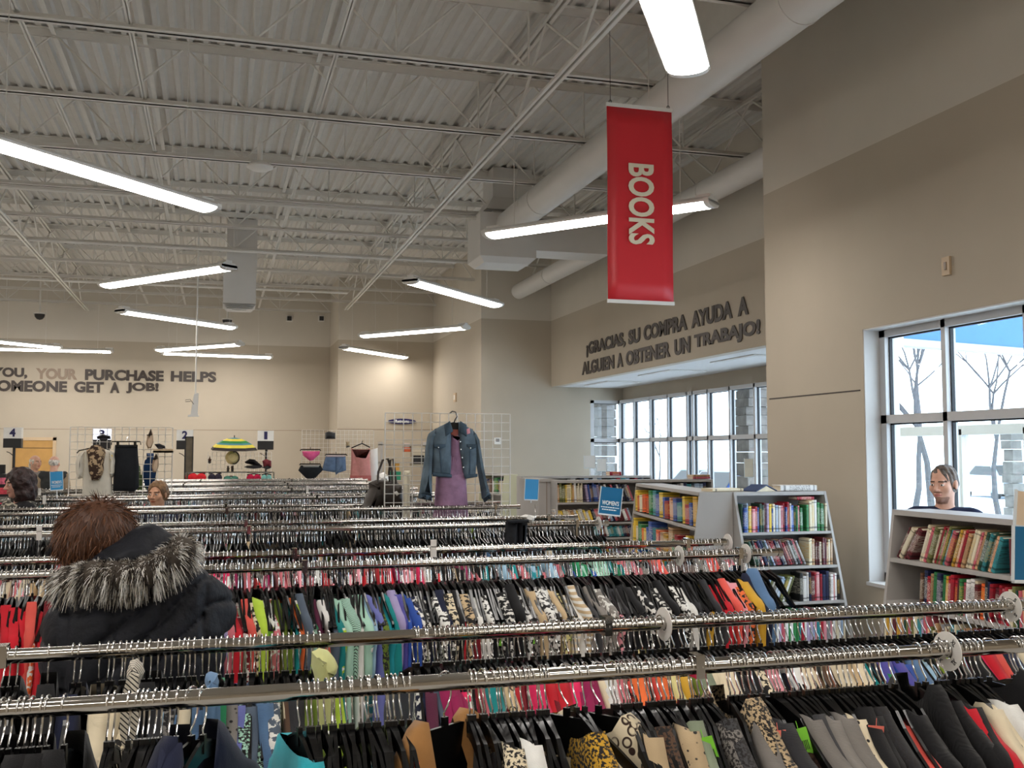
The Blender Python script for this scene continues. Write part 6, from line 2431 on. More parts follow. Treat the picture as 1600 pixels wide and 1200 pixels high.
class SDF:
    def __init__(self, xs, ys, zs):
        self.ax = (xs, ys, zs)
        self.D = np.full((len(xs), len(ys), len(zs)), 0.5, dtype=np.float32)

    def _win(self, lo, hi):
        sl = []
        for a, l, h in zip(self.ax, lo, hi):
            i, j = np.searchsorted(a, l), np.searchsorted(a, h)
            sl.append(slice(max(0, i - 1), min(len(a), j + 1)))
        sl = tuple(sl)
        g = np.meshgrid(*[a[s] for a, s in zip(self.ax, sl)], indexing='ij')
        return sl, g

    def _join(self, sl, d, k, op):
        D = self.D[sl]
        if op == 'add':
            if k > 0:
                h = np.clip(0.5 + 0.5 * (d - D) / k, 0, 1)
                self.D[sl] = d * (1 - h) + D * h - k * h * (1 - h)
            else:
                self.D[sl] = np.minimum(D, d)
        else:
            if k > 0:
                h = np.clip(0.5 - 0.5 * (D + d) / k, 0, 1)
                self.D[sl] = D * (1 - h) + (-d) * h + k * h * (1 - h)
            else:
                self.D[sl] = np.maximum(D, -d)

    def cone(self, p, q, r1, r2, k=0.02, op='add'):
        p, q = np.array(p, dtype=float), np.array(q, dtype=float)
        m = max(r1, r2) + k + 0.03
        sl, (X, Y, Z) = self._win(np.minimum(p, q) - m, np.maximum(p, q) + m)
        if X.size == 0:
            return
        v = q - p
        t = ((X - p[0]) * v[0] + (Y - p[1]) * v[1] + (Z - p[2]) * v[2]) / max(v @ v, 1e-9)
        t = np.clip(t, 0, 1)
        d = np.sqrt((X - p[0] - t * v[0]) ** 2 + (Y - p[1] - t * v[1]) ** 2 + (Z - p[2] - t * v[2]) ** 2) - (r1 + (r2 - r1) * t)
        self._join(sl, d, k, op)

    def ell(self, c, r, k=0.02, op='add', M3=None, warp=None):
        c, r = np.array(c, dtype=float), np.array(r, dtype=float)
        m = r.max() + k + 0.03
        sl, (X, Y, Z) = self._win(c - m, c + m)
        if X.size == 0:
            return
        P = np.stack([X - c[0], Y - c[1], Z - c[2]], -1)
        if M3 is not None:
            P = P @ M3          # inverse of a rotation
        q = np.sqrt(((P / r) ** 2).sum(-1))
        g = np.sqrt(((P / (r * r)) ** 2).sum(-1))
        d = q * (q - 1) / np.maximum(g, 1e-6)
        if warp is not None:
            d = d + warp(X, Y, Z)
        self._join(sl, d, k, op)

    def field(self, fn, op='warp'):
        X, Y, Z = np.meshgrid(*self.ax, indexing='ij')
        if op == 'warp':
            self.D = self.D + fn(X, Y, Z)
        else:
            self.D = np.maximum(self.D, fn(X, Y, Z))

    def mesh(self):
        D = self.D
        xs, ys, zs = self.ax
        # close the surface at the grid border
        for s in ((0, slice(None), slice(None)), (-1, slice(None), slice(None)), (slice(None), 0, slice(None)), (slice(None), -1, slice(None)), (slice(None), slice(None), 0), (slice(None), slice(None), -1)):
            D[s] = np.maximum(D[s], 1e-4)
        neg = D < 0
        nx, ny, nz = D.shape
        cnt = np.zeros((nx - 1, ny - 1, nz - 1), np.float32)
        acc = np.zeros((nx - 1, ny - 1, nz - 1, 3), np.float32)
        A = [xs, ys, zs]
        corner = lambda a, b, c: (slice(a, nx - 1 + a), slice(b, ny - 1 + b), slice(c, nz - 1 + c))
        for axn in range(3):
            o = [i for i in range(3) if i != axn]
            for u in (0, 1):
                for v in (0, 1):
                    a = [0, 0, 0]
                    a[o[0]], a[o[1]] = u, v
                    b = list(a)
                    b[axn] = 1
                    d0, d1 = D[corner(*a)], D[corner(*b)]
                    ch = neg[corner(*a)] != neg[corner(*b)]
                    t = np.where(ch, d0 / np.where(ch, d0 - d1, 1), 0)
                    cnt += ch
                    for q in range(3):
                        sh = [1, 1, 1]
                        sh[q] = -1
                        n_ = (nx, ny, nz)[q] - 1
                        lo = A[q][a[q]:n_ + a[q]].reshape(sh)
                        if q == axn:
                            hi = A[q][1:n_ + 1].reshape(sh)
                            lo = A[q][0:n_].reshape(sh)
                            acc[..., q] += ch * (lo + (hi - lo) * t)
                        else:
                            acc[..., q] += ch * lo
        ok = cnt > 0
        idx = -np.ones(ok.shape, np.int64)
        idx[ok] = np.arange(ok.sum())
        V = acc[ok] / cnt[ok][:, None]
        F = []
        for axn in range(3):
            o = [i for i in range(3) if i != axn]
            if axn == 1:
                o = [2, 0]
            s0 = [slice(1, -1)] * 3
            s1 = [slice(1, -1)] * 3
            s0[axn] = slice(0, -1)
            s1[axn] = slice(1, None)
            n0 = neg[tuple(s0)]
            ch = n0 != neg[tuple(s1)]
            ijk = np.argwhere(ch)
            fl = n0[ch]
            base = ijk.copy()
            for q in o:
                base[:, q] += 1
            quad = []
            for du, dv in ((0, 0), (1, 0), (1, 1), (0, 1)):
                b = base.copy()
                b[:, o[0]] -= 1 - du
                b[:, o[1]] -= 1 - dv
                quad.append(idx[b[:, 0], b[:, 1], b[:, 2]])
            quad = np.stack(quad, 1)
            quad[~fl] = quad[~fl][:, ::-1]
            F.append(quad)
        F = np.concatenate(F)
        F = F[(F >= 0).all(1)]
        return V, F


def Rz(a):
    return np.array([[math.cos(a), -math.sin(a), 0], [math.sin(a), math.cos(a), 0], [0, 0, 1]])


def Rx(a):
    return np.array([[1, 0, 0], [0, math.cos(a), -math.sin(a)], [0, math.sin(a), math.cos(a)]])


SK = {}


def skin(name, rgb):
    if name not in SK:
        SK[name] = mat(name, rgb, 0.55, var=0.06, scale=30, spec=0.35)
    return SK[name]


EYE_W = mat('eye_white', (226, 222, 214), 0.3, var=0.02)
EYE_I = mat('eye_iris', (52, 40, 32), 0.25, var=0.05)


class Body:
    """joint positions of one person standing at the origin and looking along -Y"""

    def __init__(self, h=1.75, head_yaw=0.0, head_pitch=0.0, arms=None, lean=(0, 0), wide=1.0):
        s = h / 1.75
        self.s, self.wide = s, wide
        self.lean = lean
        w = 0.18 * wide * s
        sh = 1.40 * s
        lx, ly = lean
        self.headc = np.array([lx, ly - 0.015 * s, 1.622 * s])
        self.HM = Rz(head_yaw) @ Rx(head_pitch)
        if arms is None:
            arms = [((sg * (w + 0.055 * s), 0.03 * s, 1.12 * s), (sg * (w + 0.05 * s), -0.05 * s, 0.88 * s)) for sg in (-1, 1)]
        self.arms = arms
        self.sh = [(sg * w + lx * 0.4, 0.01 * s + ly * 0.4, sh) for sg in (-1, 1)]

    def H(self, p):
        return self.headc + self.HM @ (np.array(p) * self.s)

    def torso(self, g, inf=0.0, k=0.04):
        s, w = self.s, self.wide
        lx, ly = self.lean
        g.ell((0, 0.01 * s, 0.95 * s), np.array((0.165 * w, 0.115, 0.12)) * s + inf, k)
        g.ell((lx * 0.15, 0.0, 1.10 * s), np.array((0.15 * w, 0.11, 0.15)) * s + inf, k)
        g.ell((lx * 0.3, ly * 0.3, 1.27 * s), np.array((0.165 * w, 0.115, 0.17)) * s + inf, k)
        a, b = self.sh
        g.cone((a[0] * 0.8, a[1], a[2] + 0.005 * s), (b[0] * 0.8, b[1], b[2] + 0.005 * s), 0.058 * s + inf, 0.058 * s + inf, k)

    def arms_(self, g, inf=0.0, k=0.02, upto=1.0):
        s = self.s
        for p, (e, w) in zip(self.sh, self.arms):
            g.cone(p, e, 0.05 * s + inf, 0.04 * s + inf, k)
            e_, w_ = np.array(e), np.array(w)
            g.cone(e_, e_ + (w_ - e_) * upto, 0.04 * s + inf, 0.029 * s + inf, k)

    def hands(self, g):
        s = self.s
        for sg, (e, w) in zip((-1, 1), self.arms):
            e_, w_ = np.array(e), np.array(w)
            d = (w_ - e_) / np.linalg.norm(w_ - e_)
            side = np.array([0, -1.0, 0]) if abs(d[1]) < 0.7 else np.array([-sg * 1.0, 0, 0])
            side = side - d * (side @ d)
            side /= np.linalg.norm(side)
            nrm = np.cross(d, side)
            if nrm[0] * sg > 0:
                nrm = -nrm
            palm0, palm1 = w_ + d * 0.02 * s, w_ + d * 0.085 * s
            for u in (-0.024, -0.008, 0.008, 0.024):
                g.cone(palm0 + side * u * 0.7 * s, palm1 + side * u * s, 0.014 * s, 0.012 * s, 0.01)
            for u, L in ((-0.028, 0.058), (-0.010, 0.072), (0.009, 0.078), (0.027, 0.07)):
                b0 = palm1 + side * u * s
                b1 = b0 + (d * 0.9 + nrm * 0.28) * L * 0.5 * s
                b2 = b1 + (d * 0.65 + nrm * 0.7) * L * 0.5 * s
                g.cone(b0, b1, 0.0095 * s, 0.0085 * s, 0.004)
                g.cone(b1, b2, 0.0085 * s, 0.007 * s, 0.004)
            t0 = palm0 + side * 0.03 * s + d * 0.01 * s
            t1 = t0 + (d * 0.6 + side * 0.6 + nrm * 0.3) * 0.035 * s
            t2 = t1 + (d * 0.85 + nrm * 0.3) * 0.03 * s
            g.cone(palm0 + side * 0.012 * s, t0, 0.014 * s, 0.012 * s, 0.008)
            g.cone(t0, t1, 0.012 * s, 0.010 * s, 0.006)
            g.cone(t1, t2, 0.010 * s, 0.008 * s, 0.004)

    def legs(self, g, inf=0.0, k=0.02, foot=True):
        s = self.s
        for sg in (-1, 1):
            g.cone((sg * 0.09 * s, 0.01 * s, 0.90 * s), (sg * 0.10 * s, -0.01 * s, 0.50 * s), 0.085 * s + inf, 0.056 * s + inf, k)
            g.cone((sg * 0.10 * s, -0.01 * s, 0.50 * s), (sg * 0.10 * s, 0.025 * s, 0.09 * s), 0.056 * s + inf, 0.04 * s + inf, k)
            if foot:
                g.cone((sg * 0.10 * s, 0.03 * s, 0.05 * s), (sg * 0.115 * s, -0.14 * s, 0.037 * s), 0.045 * s + inf * 0.2, 0.034 * s + inf * 0.2, k)

    def head(self, g):
        s, H, Mh = self.s, self.H, self.HM
        S = lambda *r: np.array(r) * s
        g.ell(H((0, 0.014, 0.034)), S(0.076, 0.094, 0.086), 0.01, M3=Mh)
        g.ell(H((0, -0.022, -0.040)), S(0.059, 0.070, 0.074), 0.03, M3=Mh)
        g.ell(H((0, -0.068, -0.092)), S(0.024, 0.020, 0.018), 0.02, M3=Mh)
        for sg in (-1, 1):
            g.ell(H((sg * 0.042, -0.055, -0.022)), S(0.026, 0.026, 0.026), 0.02, M3=Mh)
        g.cone(H((-0.036, -0.080, 0.024)), H((0.036, -0.080, 0.024)), 0.011 * s, 0.011 * s, 0.015)
        for sg in (-1, 1):
            g.ell(H((sg * 0.032, -0.097, 0.006)), S(0.018, 0.014, 0.011), 0.008, 'sub', M3=Mh)
            g.ell(H((sg * 0.032, -0.078, 0.005)), S(0.0135, 0.0135, 0.0115), 0.002, M3=Mh)
        g.cone(H((0, -0.088, 0.014)), H((0, -0.112, -0.024)), 0.008 * s, 0.0125 * s, 0.012)
        for sg in (-1, 1):
            g.ell(H((sg * 0.012, -0.099, -0.029)), S(0.009, 0.010, 0.008), 0.006, M3=Mh)
        g.ell(H((0, -0.092, -0.0555)), S(0.024, 0.009, 0.006), 0.006, M3=Mh)
        g.ell(H((0, -0.090, -0.066)), S(0.020, 0.010, 0.007), 0.006, M3=Mh)
        for sg in (-1, 1):
            g.ell(H((sg * 0.078, 0.014, -0.004)), S(0.010, 0.020, 0.032), 0.006, M3=Mh)
        g.cone(H((0, 0.018, -0.06)), (self.lean[0] * 0.5, self.lean[1] * 0.5 + 0.02 * s, 1.40 * s), 0.055 * s, 0.062 * s, 0.03)


def person(label, loc, rot, b, skin_rgb, hair=None, top=None, bottom=(40, 42, 50), shoes=(30, 28, 28), beard=None, fine=0.004, brow=(70, 52, 40), lip=None, collar=True, coat=None):
    s = b.s
    hc = b.headc
    zh = hc[2] - 0.14 * s
    reach = [abs(p[i]) for a in b.arms for p in a for i in (0, 1)]
    X = max(0.34, max([abs(p[0]) for a in b.arms for p in a]) + 0.16)
    Yr = max(0.24, max([abs(p[1]) for a in b.arms for p in a]) + 0.22)
    cx, cy = hc[0], hc[1]
    q = 0.115 * s
    xs = axis([(-X, cx - q, 0.009), (cx - q, cx + q, fine), (cx + q, X, 0.009)])
    ys = axis([(-Yr, cy - 0.13 * s, 0.009), (cy - 0.13 * s, cy + 0.115 * s, fine), (cy + 0.115 * s, Yr, 0.009)])
    zs = axis([(-0.02, 0.70 * s, 0.014), (0.70 * s, 1.0 * s, 0.008), (1.0 * s, zh, 0.014), (zh, hc[2] + 0.15 * s, fine)])
    g = SDF(xs, ys, zs)
    b.torso(g)
    b.legs(g)
    b.arms_(g)
    b.hands(g)
    b.head(g)
    V, F = g.mesh()
    C = V[F].mean(1)
    Lc = (C - hc) @ b.HM / s
    mi = np.zeros(len(F), np.int32)
    ax_, ay, az = np.abs(Lc[:, 0]), Lc[:, 1], Lc[:, 2]
    ed = np.sqrt((ax_ - 0.032) ** 2 + ((az - 0.005) * 1.9) ** 2)
    mi[(ed < 0.0125) & (ay < -0.075) & (ay > -0.1)] = 1
    mi[(np.sqrt((ax_ - 0.032) ** 2 + (az - 0.005) ** 2) < 0.0058) & (ay < -0.07)] = 2
    mi[(np.abs(az - 0.0265 + (ax_ - 0.03) ** 2 * 4) < 0.0045) & (ax_ > 0.012) & (ax_ < 0.052) & (ay < -0.05)] = 3
    mi[(np.abs(az + 0.0605) < 0.0105 - ax_ * 0.25) & (ax_ < 0.026) & (ay < -0.082)] = 4
    if beard:
        mi[(((az < -0.076) & (ax_ < 0.05)) | ((np.abs(az + 0.044) < 0.0045) & (ax_ < 0.028))) & (ay < -0.03) & (az > -0.125) & (mi != 4)] = 5
    sk = skin('skin_' + '_'.join(map(str, skin_rgb)), skin_rgb)
    lp = lip or tuple(int(c * f) for c, f in zip(skin_rgb, (0.86, 0.66, 0.64)))
    mats = [sk, EYE_W, EYE_I, mat('brow_' + str(len(bpy.data.materials)), brow, 0.8), skin('lip_' + '_'.join(map(str, lp)), lp), mat('stubble_' + str(len(bpy.data.materials)), beard or skin_rgb, 0.8, var=0.25, scale=180)]
    o = link('person', np_mesh('person', V, F, mats, mi), None, loc, rot)
    tag(o, label, 'person')
    # clothes
    if top:
        g = SDF(axis([(-X, X, 0.011)]), axis([(-Yr, Yr, 0.011)]), axis([(0.80 * s, 1.50 * s, 0.011)]))
        b.torso(g, 0.013)
        b.arms_(g, 0.012, 0.02, 0.97)
        if collar:
            nb = np.array((b.lean[0] * 0.5, b.lean[1] * 0.5 + 0.015 * s, 1.435 * s))
            for i in range(14):
                a, a2 = 2 * PI * i / 14, 2 * PI * (i + 1) / 14
                g.cone(nb + np.array((0.068 * s * math.cos(a), 0.066 * s * math.sin(a), 0.02 * s * math.sin(a))), nb + np.array((0.068 * s * math.cos(a2), 0.066 * s * math.sin(a2), 0.02 * s * math.sin(a2))), 0.013, 0.013, 0.012)
        zb = 0.86 * s
        g.field(lambda X_, Y_, Z_: np.where(np.abs(X_) < 0.19 * s * b.wide, zb - Z_, -1.0), 'max')
        g.field(lambda X_, Y_, Z_: 0.004 * np.sin(38 * Z_ + 9 * X_) * np.sin(17 * X_ + 5))
        V, F = g.mesh()
        link(top[0], np_mesh(top[0], V, F, top[1]), o)
    g = SDF(axis([(-0.3, 0.3, 0.012)]), axis([(-0.25, 0.25, 0.012)]), axis([(0.05 * s, 1.02 * s, 0.014)]))
    b.legs(g, 0.014, 0.02, False)
    g.ell((0, 0.01 * s, 0.95 * s), np.array((0.165 * b.wide, 0.115, 0.12)) * s + 0.008, 0.03)
    V, F = g.mesh()
    link('trousers', np_mesh('trousers', V, F, cloth('trouser_cloth_' + str(len(bpy.data.materials)), bottom)), o)
    for sg in (-1, 1):
        g = SDF(axis([(-0.2, 0.2, 0.009)]), axis([(-0.25, 0.15, 0.009)]), axis([(0.0, 0.16, 0.009)]))
        g.cone((sg * 0.10 * s, 0.03 * s, 0.05 * s), (sg * 0.115 * s, -0.14 * s, 0.04 * s), 0.054 * s, 0.043 * s, 0.02)
        g.cone((sg * 0.10 * s, 0.028 * s, 0.06 * s), (sg * 0.10 * s, 0.03 * s, 0.12 * s), 0.052 * s, 0.048 * s, 0.02)
        V, F = g.mesh()
        link('shoe', np_mesh('shoe', V, F, mat('shoe_leather_' + str(len(bpy.data.materials)), shoes, 0.4)), o)
    if hair:
        hair(o, b)
    return o


def hair_shell(kind, rgb, extra=None, fine=0.005):
    def mk(o, b):
        s, hc, H, Mh = b.s, b.headc, b.H, b.HM
        q = 0.19 * s
        g = SDF(axis([(hc[0] - q, hc[0] + q, fine)]), axis([(hc[1] - q, hc[1] + q, fine)]), axis([(hc[2] - 0.24 * s, hc[2] + 0.19 * s, fine)]))
        S = lambda *r: np.array(r) * s
        st = lambda X, Y, Z: 0.0035 * np.sin(140 * (X - hc[0]) + 60 * (Z - hc[2])) * np.sin(70 * (Y - hc[1]) + 33 * (X - hc[0]))
        if kind == 'tied':
            g.ell(H((0, 0.022, 0.040)), S(0.082, 0.098, 0.087), 0.01, M3=Mh, warp=st)
            g.ell(H((0, 0.03, -0.01)), S(0.080, 0.085, 0.07), 0.02, M3=Mh, warp=st)
            g.ell(H((0, -0.115, -0.005)), S(0.088, 0.085, 0.098), 0.006, 'sub', M3=Mh)
            g.ell(H((0, -0.03, -0.11)), S(0.09, 0.10, 0.08), 0.01, 'sub', M3=Mh)
            for sg in (-1, 1):
                g.ell(H((sg * 0.085, 0.005, -0.012)), S(0.022, 0.03, 0.036), 0.006, 'sub', M3=Mh)
            g.ell(H((0.01, 0.118, 0.0)), S(0.036, 0.036, 0.042), 0.015, M3=Mh, warp=st)
        elif kind == 'short':
            g.ell(H((0, 0.018, 0.036)), S(0.090, 0.105, 0.096), 0.01, M3=Mh, warp=st)
            g.ell(H((0, 0.035, -0.012)), S(0.090, 0.084, 0.072), 0.03, M3=Mh, warp=st)
            g.ell(H((0.016, -0.112, -0.012)), S(0.073, 0.088, 0.100), 0.010, 'sub', M3=Mh)
            g.ell(H((0, -0.03, -0.125)), S(0.11, 0.12, 0.085), 0.01, 'sub', M3=Mh)
            for sg in (-1, 1):
                g.ell(H((sg * 0.092, -0.005, -0.02)), S(0.024, 0.034, 0.042), 0.008, 'sub', M3=Mh)
        elif kind == 'curly':
            cw = lambda X, Y, Z: 0.012 * np.sin(62 * X + 3) * np.sin(58 * Y + 1) * np.sin(55 * Z)
            g.ell(H((0, 0.03, 0.02)), S(0.125, 0.125, 0.125), 0.01, M3=Mh, warp=cw)
            g.ell(H((0, 0.04, -0.09)), S(0.125, 0.10, 0.10), 0.04, M3=Mh, warp=cw)
            g.ell(H((0, -0.12, -0.03)), S(0.068, 0.09, 0.10), 0.015, 'sub', M3=Mh)
        elif kind == 'fringe':
            g.ell(H((0, 0.018, 0.020)), S(0.084, 0.100, 0.075), 0.01, M3=Mh, warp=st)
            g.ell(H((0, 0.01, 0.10)), S(0.068, 0.088, 0.07), 0.01, 'sub', M3=Mh)
            g.ell(H((0, -0.10, 0.0)), S(0.09, 0.09, 0.13), 0.01, 'sub', M3=Mh)
            g.ell(H((0, -0.02, -0.10)), S(0.10, 0.10, 0.075), 0.01, 'sub', M3=Mh)
            if extra == 'tail':
                g.ell(H((0, 0.115, -0.05)), S(0.035, 0.03, 0.06), 0.02, M3=Mh)
        V, F = g.mesh()
        link('hair', np_mesh('hair', V, F, mat('hair_' + str(len(bpy.data.materials)), rgb, 0.55, var=0.55, scale=28, bump=0.8)), o)
    return mk


def blades(P, Dr, L, w, rnd, bend=0.35, seg=3):
    """thin tapering hair blades rooted at P growing along Dr"""
    n = len(P)
    side = np.cross(Dr, rnd.normal(size=(n, 3)))
    side /= np.maximum(np.linalg.norm(side, axis=1, keepdims=True), 1e-6)
    V, F = [], []
    rows = []
    for i in range(seg + 1):
        t = i / seg
        c = P + Dr * (L * t)[:, None] + np.array((0, 0, -1.0)) * (bend * L * t * t)[:, None]
        ww = w * (1 - 0.85 * t)
        rows.append(c - side * ww / 2)
        rows.append(c + side * ww / 2)
    V = np.stack(rows, 1).reshape(-1, 3)
    k = 2 * (seg + 1)
    base = (np.arange(n) * k)[:, None]
    for i in range(seg):
        F.append(base + np.array([2 * i, 2 * i + 1, 2 * i + 3, 2 * i + 2])[None])
    return V, np.concatenate(F)


# ---- man with tied-back hair behind the window bookcase
mp = ray(1474, 757)
Xm = 4.72
ym_ = Xm * mp[1] / mp[0]
navy_c = cloth('navy_jacket_cloth', (30, 36, 62), var=0.12)
hz = CAM_H + mp[2] * (Xm / mp[0])
bm_ = Body(h=(hz + 0.135), head_yaw=R(-26), head_pitch=R(6), wide=1.05)
person('man with tied-back hair and navy jacket behind the window bookcase', (Xm, ym_, 0), math.atan2(-Xm, ym_) * -1.0 * -1 + R(0), bm_, (212, 164, 142), hair_shell('tied', (94, 80, 70)), ('jacket', navy_c), beard=(150, 112, 96), lip=(186, 118, 108))

# ---- woman between the fourth and fifth racks
wp = ray(246, 774)
Yw = 9.65
Xw = Yw * wp[0] / wp[1]
hz = CAM_H + wp[2] * (Yw / wp[1])
bw_ = Body(h=hz + 0.13, head_yaw=R(-24), head_pitch=R(3), wide=0.92)
person('woman with short light brown hair looking down between far racks', (Xw, Yw, 0), math.atan2(-Xw, Yw) * 0.0, bw_, (208, 158, 128), hair_shell('short', (120, 88, 56)), ('jumper', cloth('dark_navy_knit', (44, 46, 62))), brow=(96, 66, 48))

# ---- two men by the wooden door, curly-haired woman at the left edge


def far_person(px, ptop, Y, label, yaw, **kw):
    d = ray(px, ptop)
    X = Y * d[0] / d[1]
    h = CAM_H + d[2] * (Y / d[1])
    wide = kw.pop('wide', 1.0)
    pitch = kw.pop('pitch', 0)
    hy = kw.pop('head_yaw', 0)
    b = Body(h=h, head_pitch=R(pitch), head_yaw=R(hy), wide=wide)
    return person(label, (X, Y, 0), R(yaw), b, fine=0.006, **kw)


o = far_person(55, 711, 20.0, 'older person with pale hair, grey shirt and dark cardigan before the door', 50, wide=1.1, skin_rgb=(206, 160, 136), hair=hair_shell('fringe', (214, 204, 190), 'tail', 0.007), top=('shirt', cloth('grey_marl_shirt', (128, 122, 116))), bottom=(60, 70, 96))
g = SDF(axis([(-0.36, 0.36, 0.012)]), axis([(-0.26, 0.26, 0.012)]), axis([(0.85, 1.55, 0.012)]))
b = Body(h=1.83, wide=1.1)
b.torso(g, 0.03)
b.arms_(g, 0.026, 0.02, 0.95)
g.field(lambda X_, Y_, Z_: np.where(Y_ < 0, 0.105 - np.abs(X_), -1.0), 'max')
V, F = g.mesh()
link('cardigan', np_mesh('cardigan', V, F, cloth('dark_brown_cardigan', (52, 44, 42))), o)
o = far_person(85, 712, 19.6, 'bald man seen from behind in a dark quilted vest', 165, wide=1.12, skin_rgb=(214, 168, 148), hair=hair_shell('fringe', (206, 200, 192), None, 0.007), top=('shirt', cloth('tan_check_shirt', (150, 132, 110))), bottom=(50, 54, 66))
g = SDF(axis([(-0.36, 0.36, 0.012)]), axis([(-0.26, 0.26, 0.012)]), axis([(0.85, 1.55, 0.012)]))
b = Body(h=1.83, wide=1.12)
b.torso(g, 0.034)
g.field(lambda X_, Y_, Z_: 0.006 * np.abs(np.sin(30 * Z_)))
V, F = g.mesh()
link('vest', np_mesh('vest', V, F, cloth('charcoal_vest', (52, 54, 54))), o)
o = far_person(32, 733, 9.7, 'woman with dark curly hair and patterned scarf at the left edge', -62, skin_rgb=(206, 156, 138), hair=hair_shell('curly', (46, 26, 24), None, 0.007), top=('jacket', cloth('black_wool_jacket', (32, 32, 34))), bottom=(34, 36, 44), pitch=8)
g = SDF(axis([(-0.3, 0.3, 0.011)]), axis([(-0.26, 0.26, 0.011)]), axis([(1.1, 1.6, 0.011)]))
for i in range(16):
    a, a2 = 2 * PI * i / 16, 2 * PI * (i + 1) / 16
    for rr, zz in ((0.11, 1.40), (0.15, 1.33)):
        g.cone((rr * math.cos(a), rr * math.sin(a) * 0.9, zz + 0.02 * math.sin(3 * a)), (rr * math.cos(a2), rr * math.sin(a2) * 0.9, zz + 0.02 * math.sin(3 * a2)), 0.045, 0.045, 0.02)
V, F = g.mesh()
link('scarf', np_mesh('scarf', V, F, pattern_mat('grey_floral_scarf', (60, 58, 52), (172, 164, 146), 24)), o)

# ---- woman in the dark puffer coat with fur-trimmed hood, seen from behind
YW = 3.32
hx_ = aty(152, 830, YW + 0.05)
tx = aty(212, 950, YW)
FX, FY_ = tx.x, YW


def loc_(px, py, Y):
    p = aty(px, py, Y)
    return np.array((-(p.x - FX), -(p.y - FY_), p.z))


hl_ = loc_(151, 835, YW + 0.06)
lean = (hl_[0], hl_[1])
eR, wR = loc_(322, 955, YW + 0.06), loc_(290, 990, YW + 0.34)
eL, wL = loc_(114, 990, YW + 0.08), loc_(135, 1010, YW + 0.34)
bf = Body(h=1.70, head_yaw=R(-32), head_pitch=R(16), lean=lean, wide=1.12, arms=[(tuple(eR), tuple(wR)), (tuple(eL), tuple(wL))])
bf.headc = np.array((hl_[0], hl_[1], hl_[2] - 0.015))
bf.sh = [tuple(loc_(285, 925, YW)), tuple(loc_(140, 938, YW))]
fw = person('woman seen from behind in a dark puffer coat with fur-trimmed hood', (FX, FY_, 0), PI, bf, (206, 156, 132), None, None, bottom=(34, 36, 46), fine=0.006)
puffer = NT('navy_black_puffer_nylon')
tc = puffer.n('ShaderNodeTexCoord')
no = puffer.n('ShaderNodeTexNoise')
no.inputs['Scale'].default_value = 18
no.inputs['Detail'].default_value = 4
puffer.l(tc.outputs['Object'], no.inputs['Vector'])
puffer.l(puffer.ramp(no.outputs[0], [(0.3, lin((16, 18, 24))), (0.7, lin((27, 29, 37)))]), puffer.bsdf.inputs['Base Color'])
puffer.bsdf.inputs['Roughness'].default_value = 0.6
puffer.bsdf.inputs['Specular IOR Level'].default_value = 0.22
puffer.bump(no.outputs[0], 0.5, 0.02)
puffer = puffer.m
g = SDF(axis([(-0.5, 0.5, 0.008)]), axis([(-0.42, 0.26, 0.010)]), axis([(0.72, 1.52, 0.008)]))
g.ell((0.0, 0.0, 1.28), (0.255, 0.175, 0.24), 0.05)
g.ell((0.0, 0.0, 1.02), (0.245, 0.175, 0.26), 0.08)
g.ell((0.0, 0.0, 0.84), (0.25, 0.18, 0.16), 0.08)
a, c_ = bf.sh
g.cone(np.array(a) * (0.8, 1, 1), np.array(c_) * (0.8, 1, 1), 0.10, 0.10, 0.06)
for p, (e, w) in zip(bf.sh, bf.arms):
    g.cone(p, e, 0.088, 0.078, 0.04)
    g.cone(e, w, 0.078, 0.06, 0.03)


def quilt(X_, Y_, Z_):
    # curved quilting seams: sweeping panels on the back, rings on the sleeves
    u = Z_ * 9.5 + 1.6 * np.sin(6.5 * (X_ + 0.06)) + 4.0 * np.abs(X_) * (np.abs(X_) > 0.2)
    v = (X_ + 0.5 * (Z_ - 1.2)) * 8.0 + 0.6 * np.sin(7 * Z_)
    s1 = np.abs(np.sin(PI * u / 1.0))
    s2 = np.abs(np.sin(PI * v / 1.0))
    return 0.014 * np.exp(-s1 * 6) + 0.009 * np.exp(-s2 * 7) - 0.006 * (s1 + s2)


g.field(quilt)
V, F = g.mesh()
cobj = link('coat', np_mesh('coat', V, F, puffer), fw)
# hood cloth bunched behind the head
g = SDF(axis([(-0.34, 0.34, 0.008)]), axis([(-0.25, 0.34, 0.008)]), axis([(1.25, 1.72, 0.008)]))
hc1, hc2 = loc_(222, 872, YW - 0.06), loc_(235, 850, YW - 0.02)
g.ell(hc1, (0.125, 0.10, 0.06), 0.04)
g.ell(hc2, (0.07, 0.07, 0.055), 0.05)
g.ell(loc_(180, 900, YW - 0.04), (0.15, 0.10, 0.06), 0.05)
g.field(lambda X_, Y_, Z_: 0.005 * np.sin(40 * X_ + 30 * Z_))
V, F = g.mesh()
link('hood', np_mesh('hood', V, F, puffer), fw)
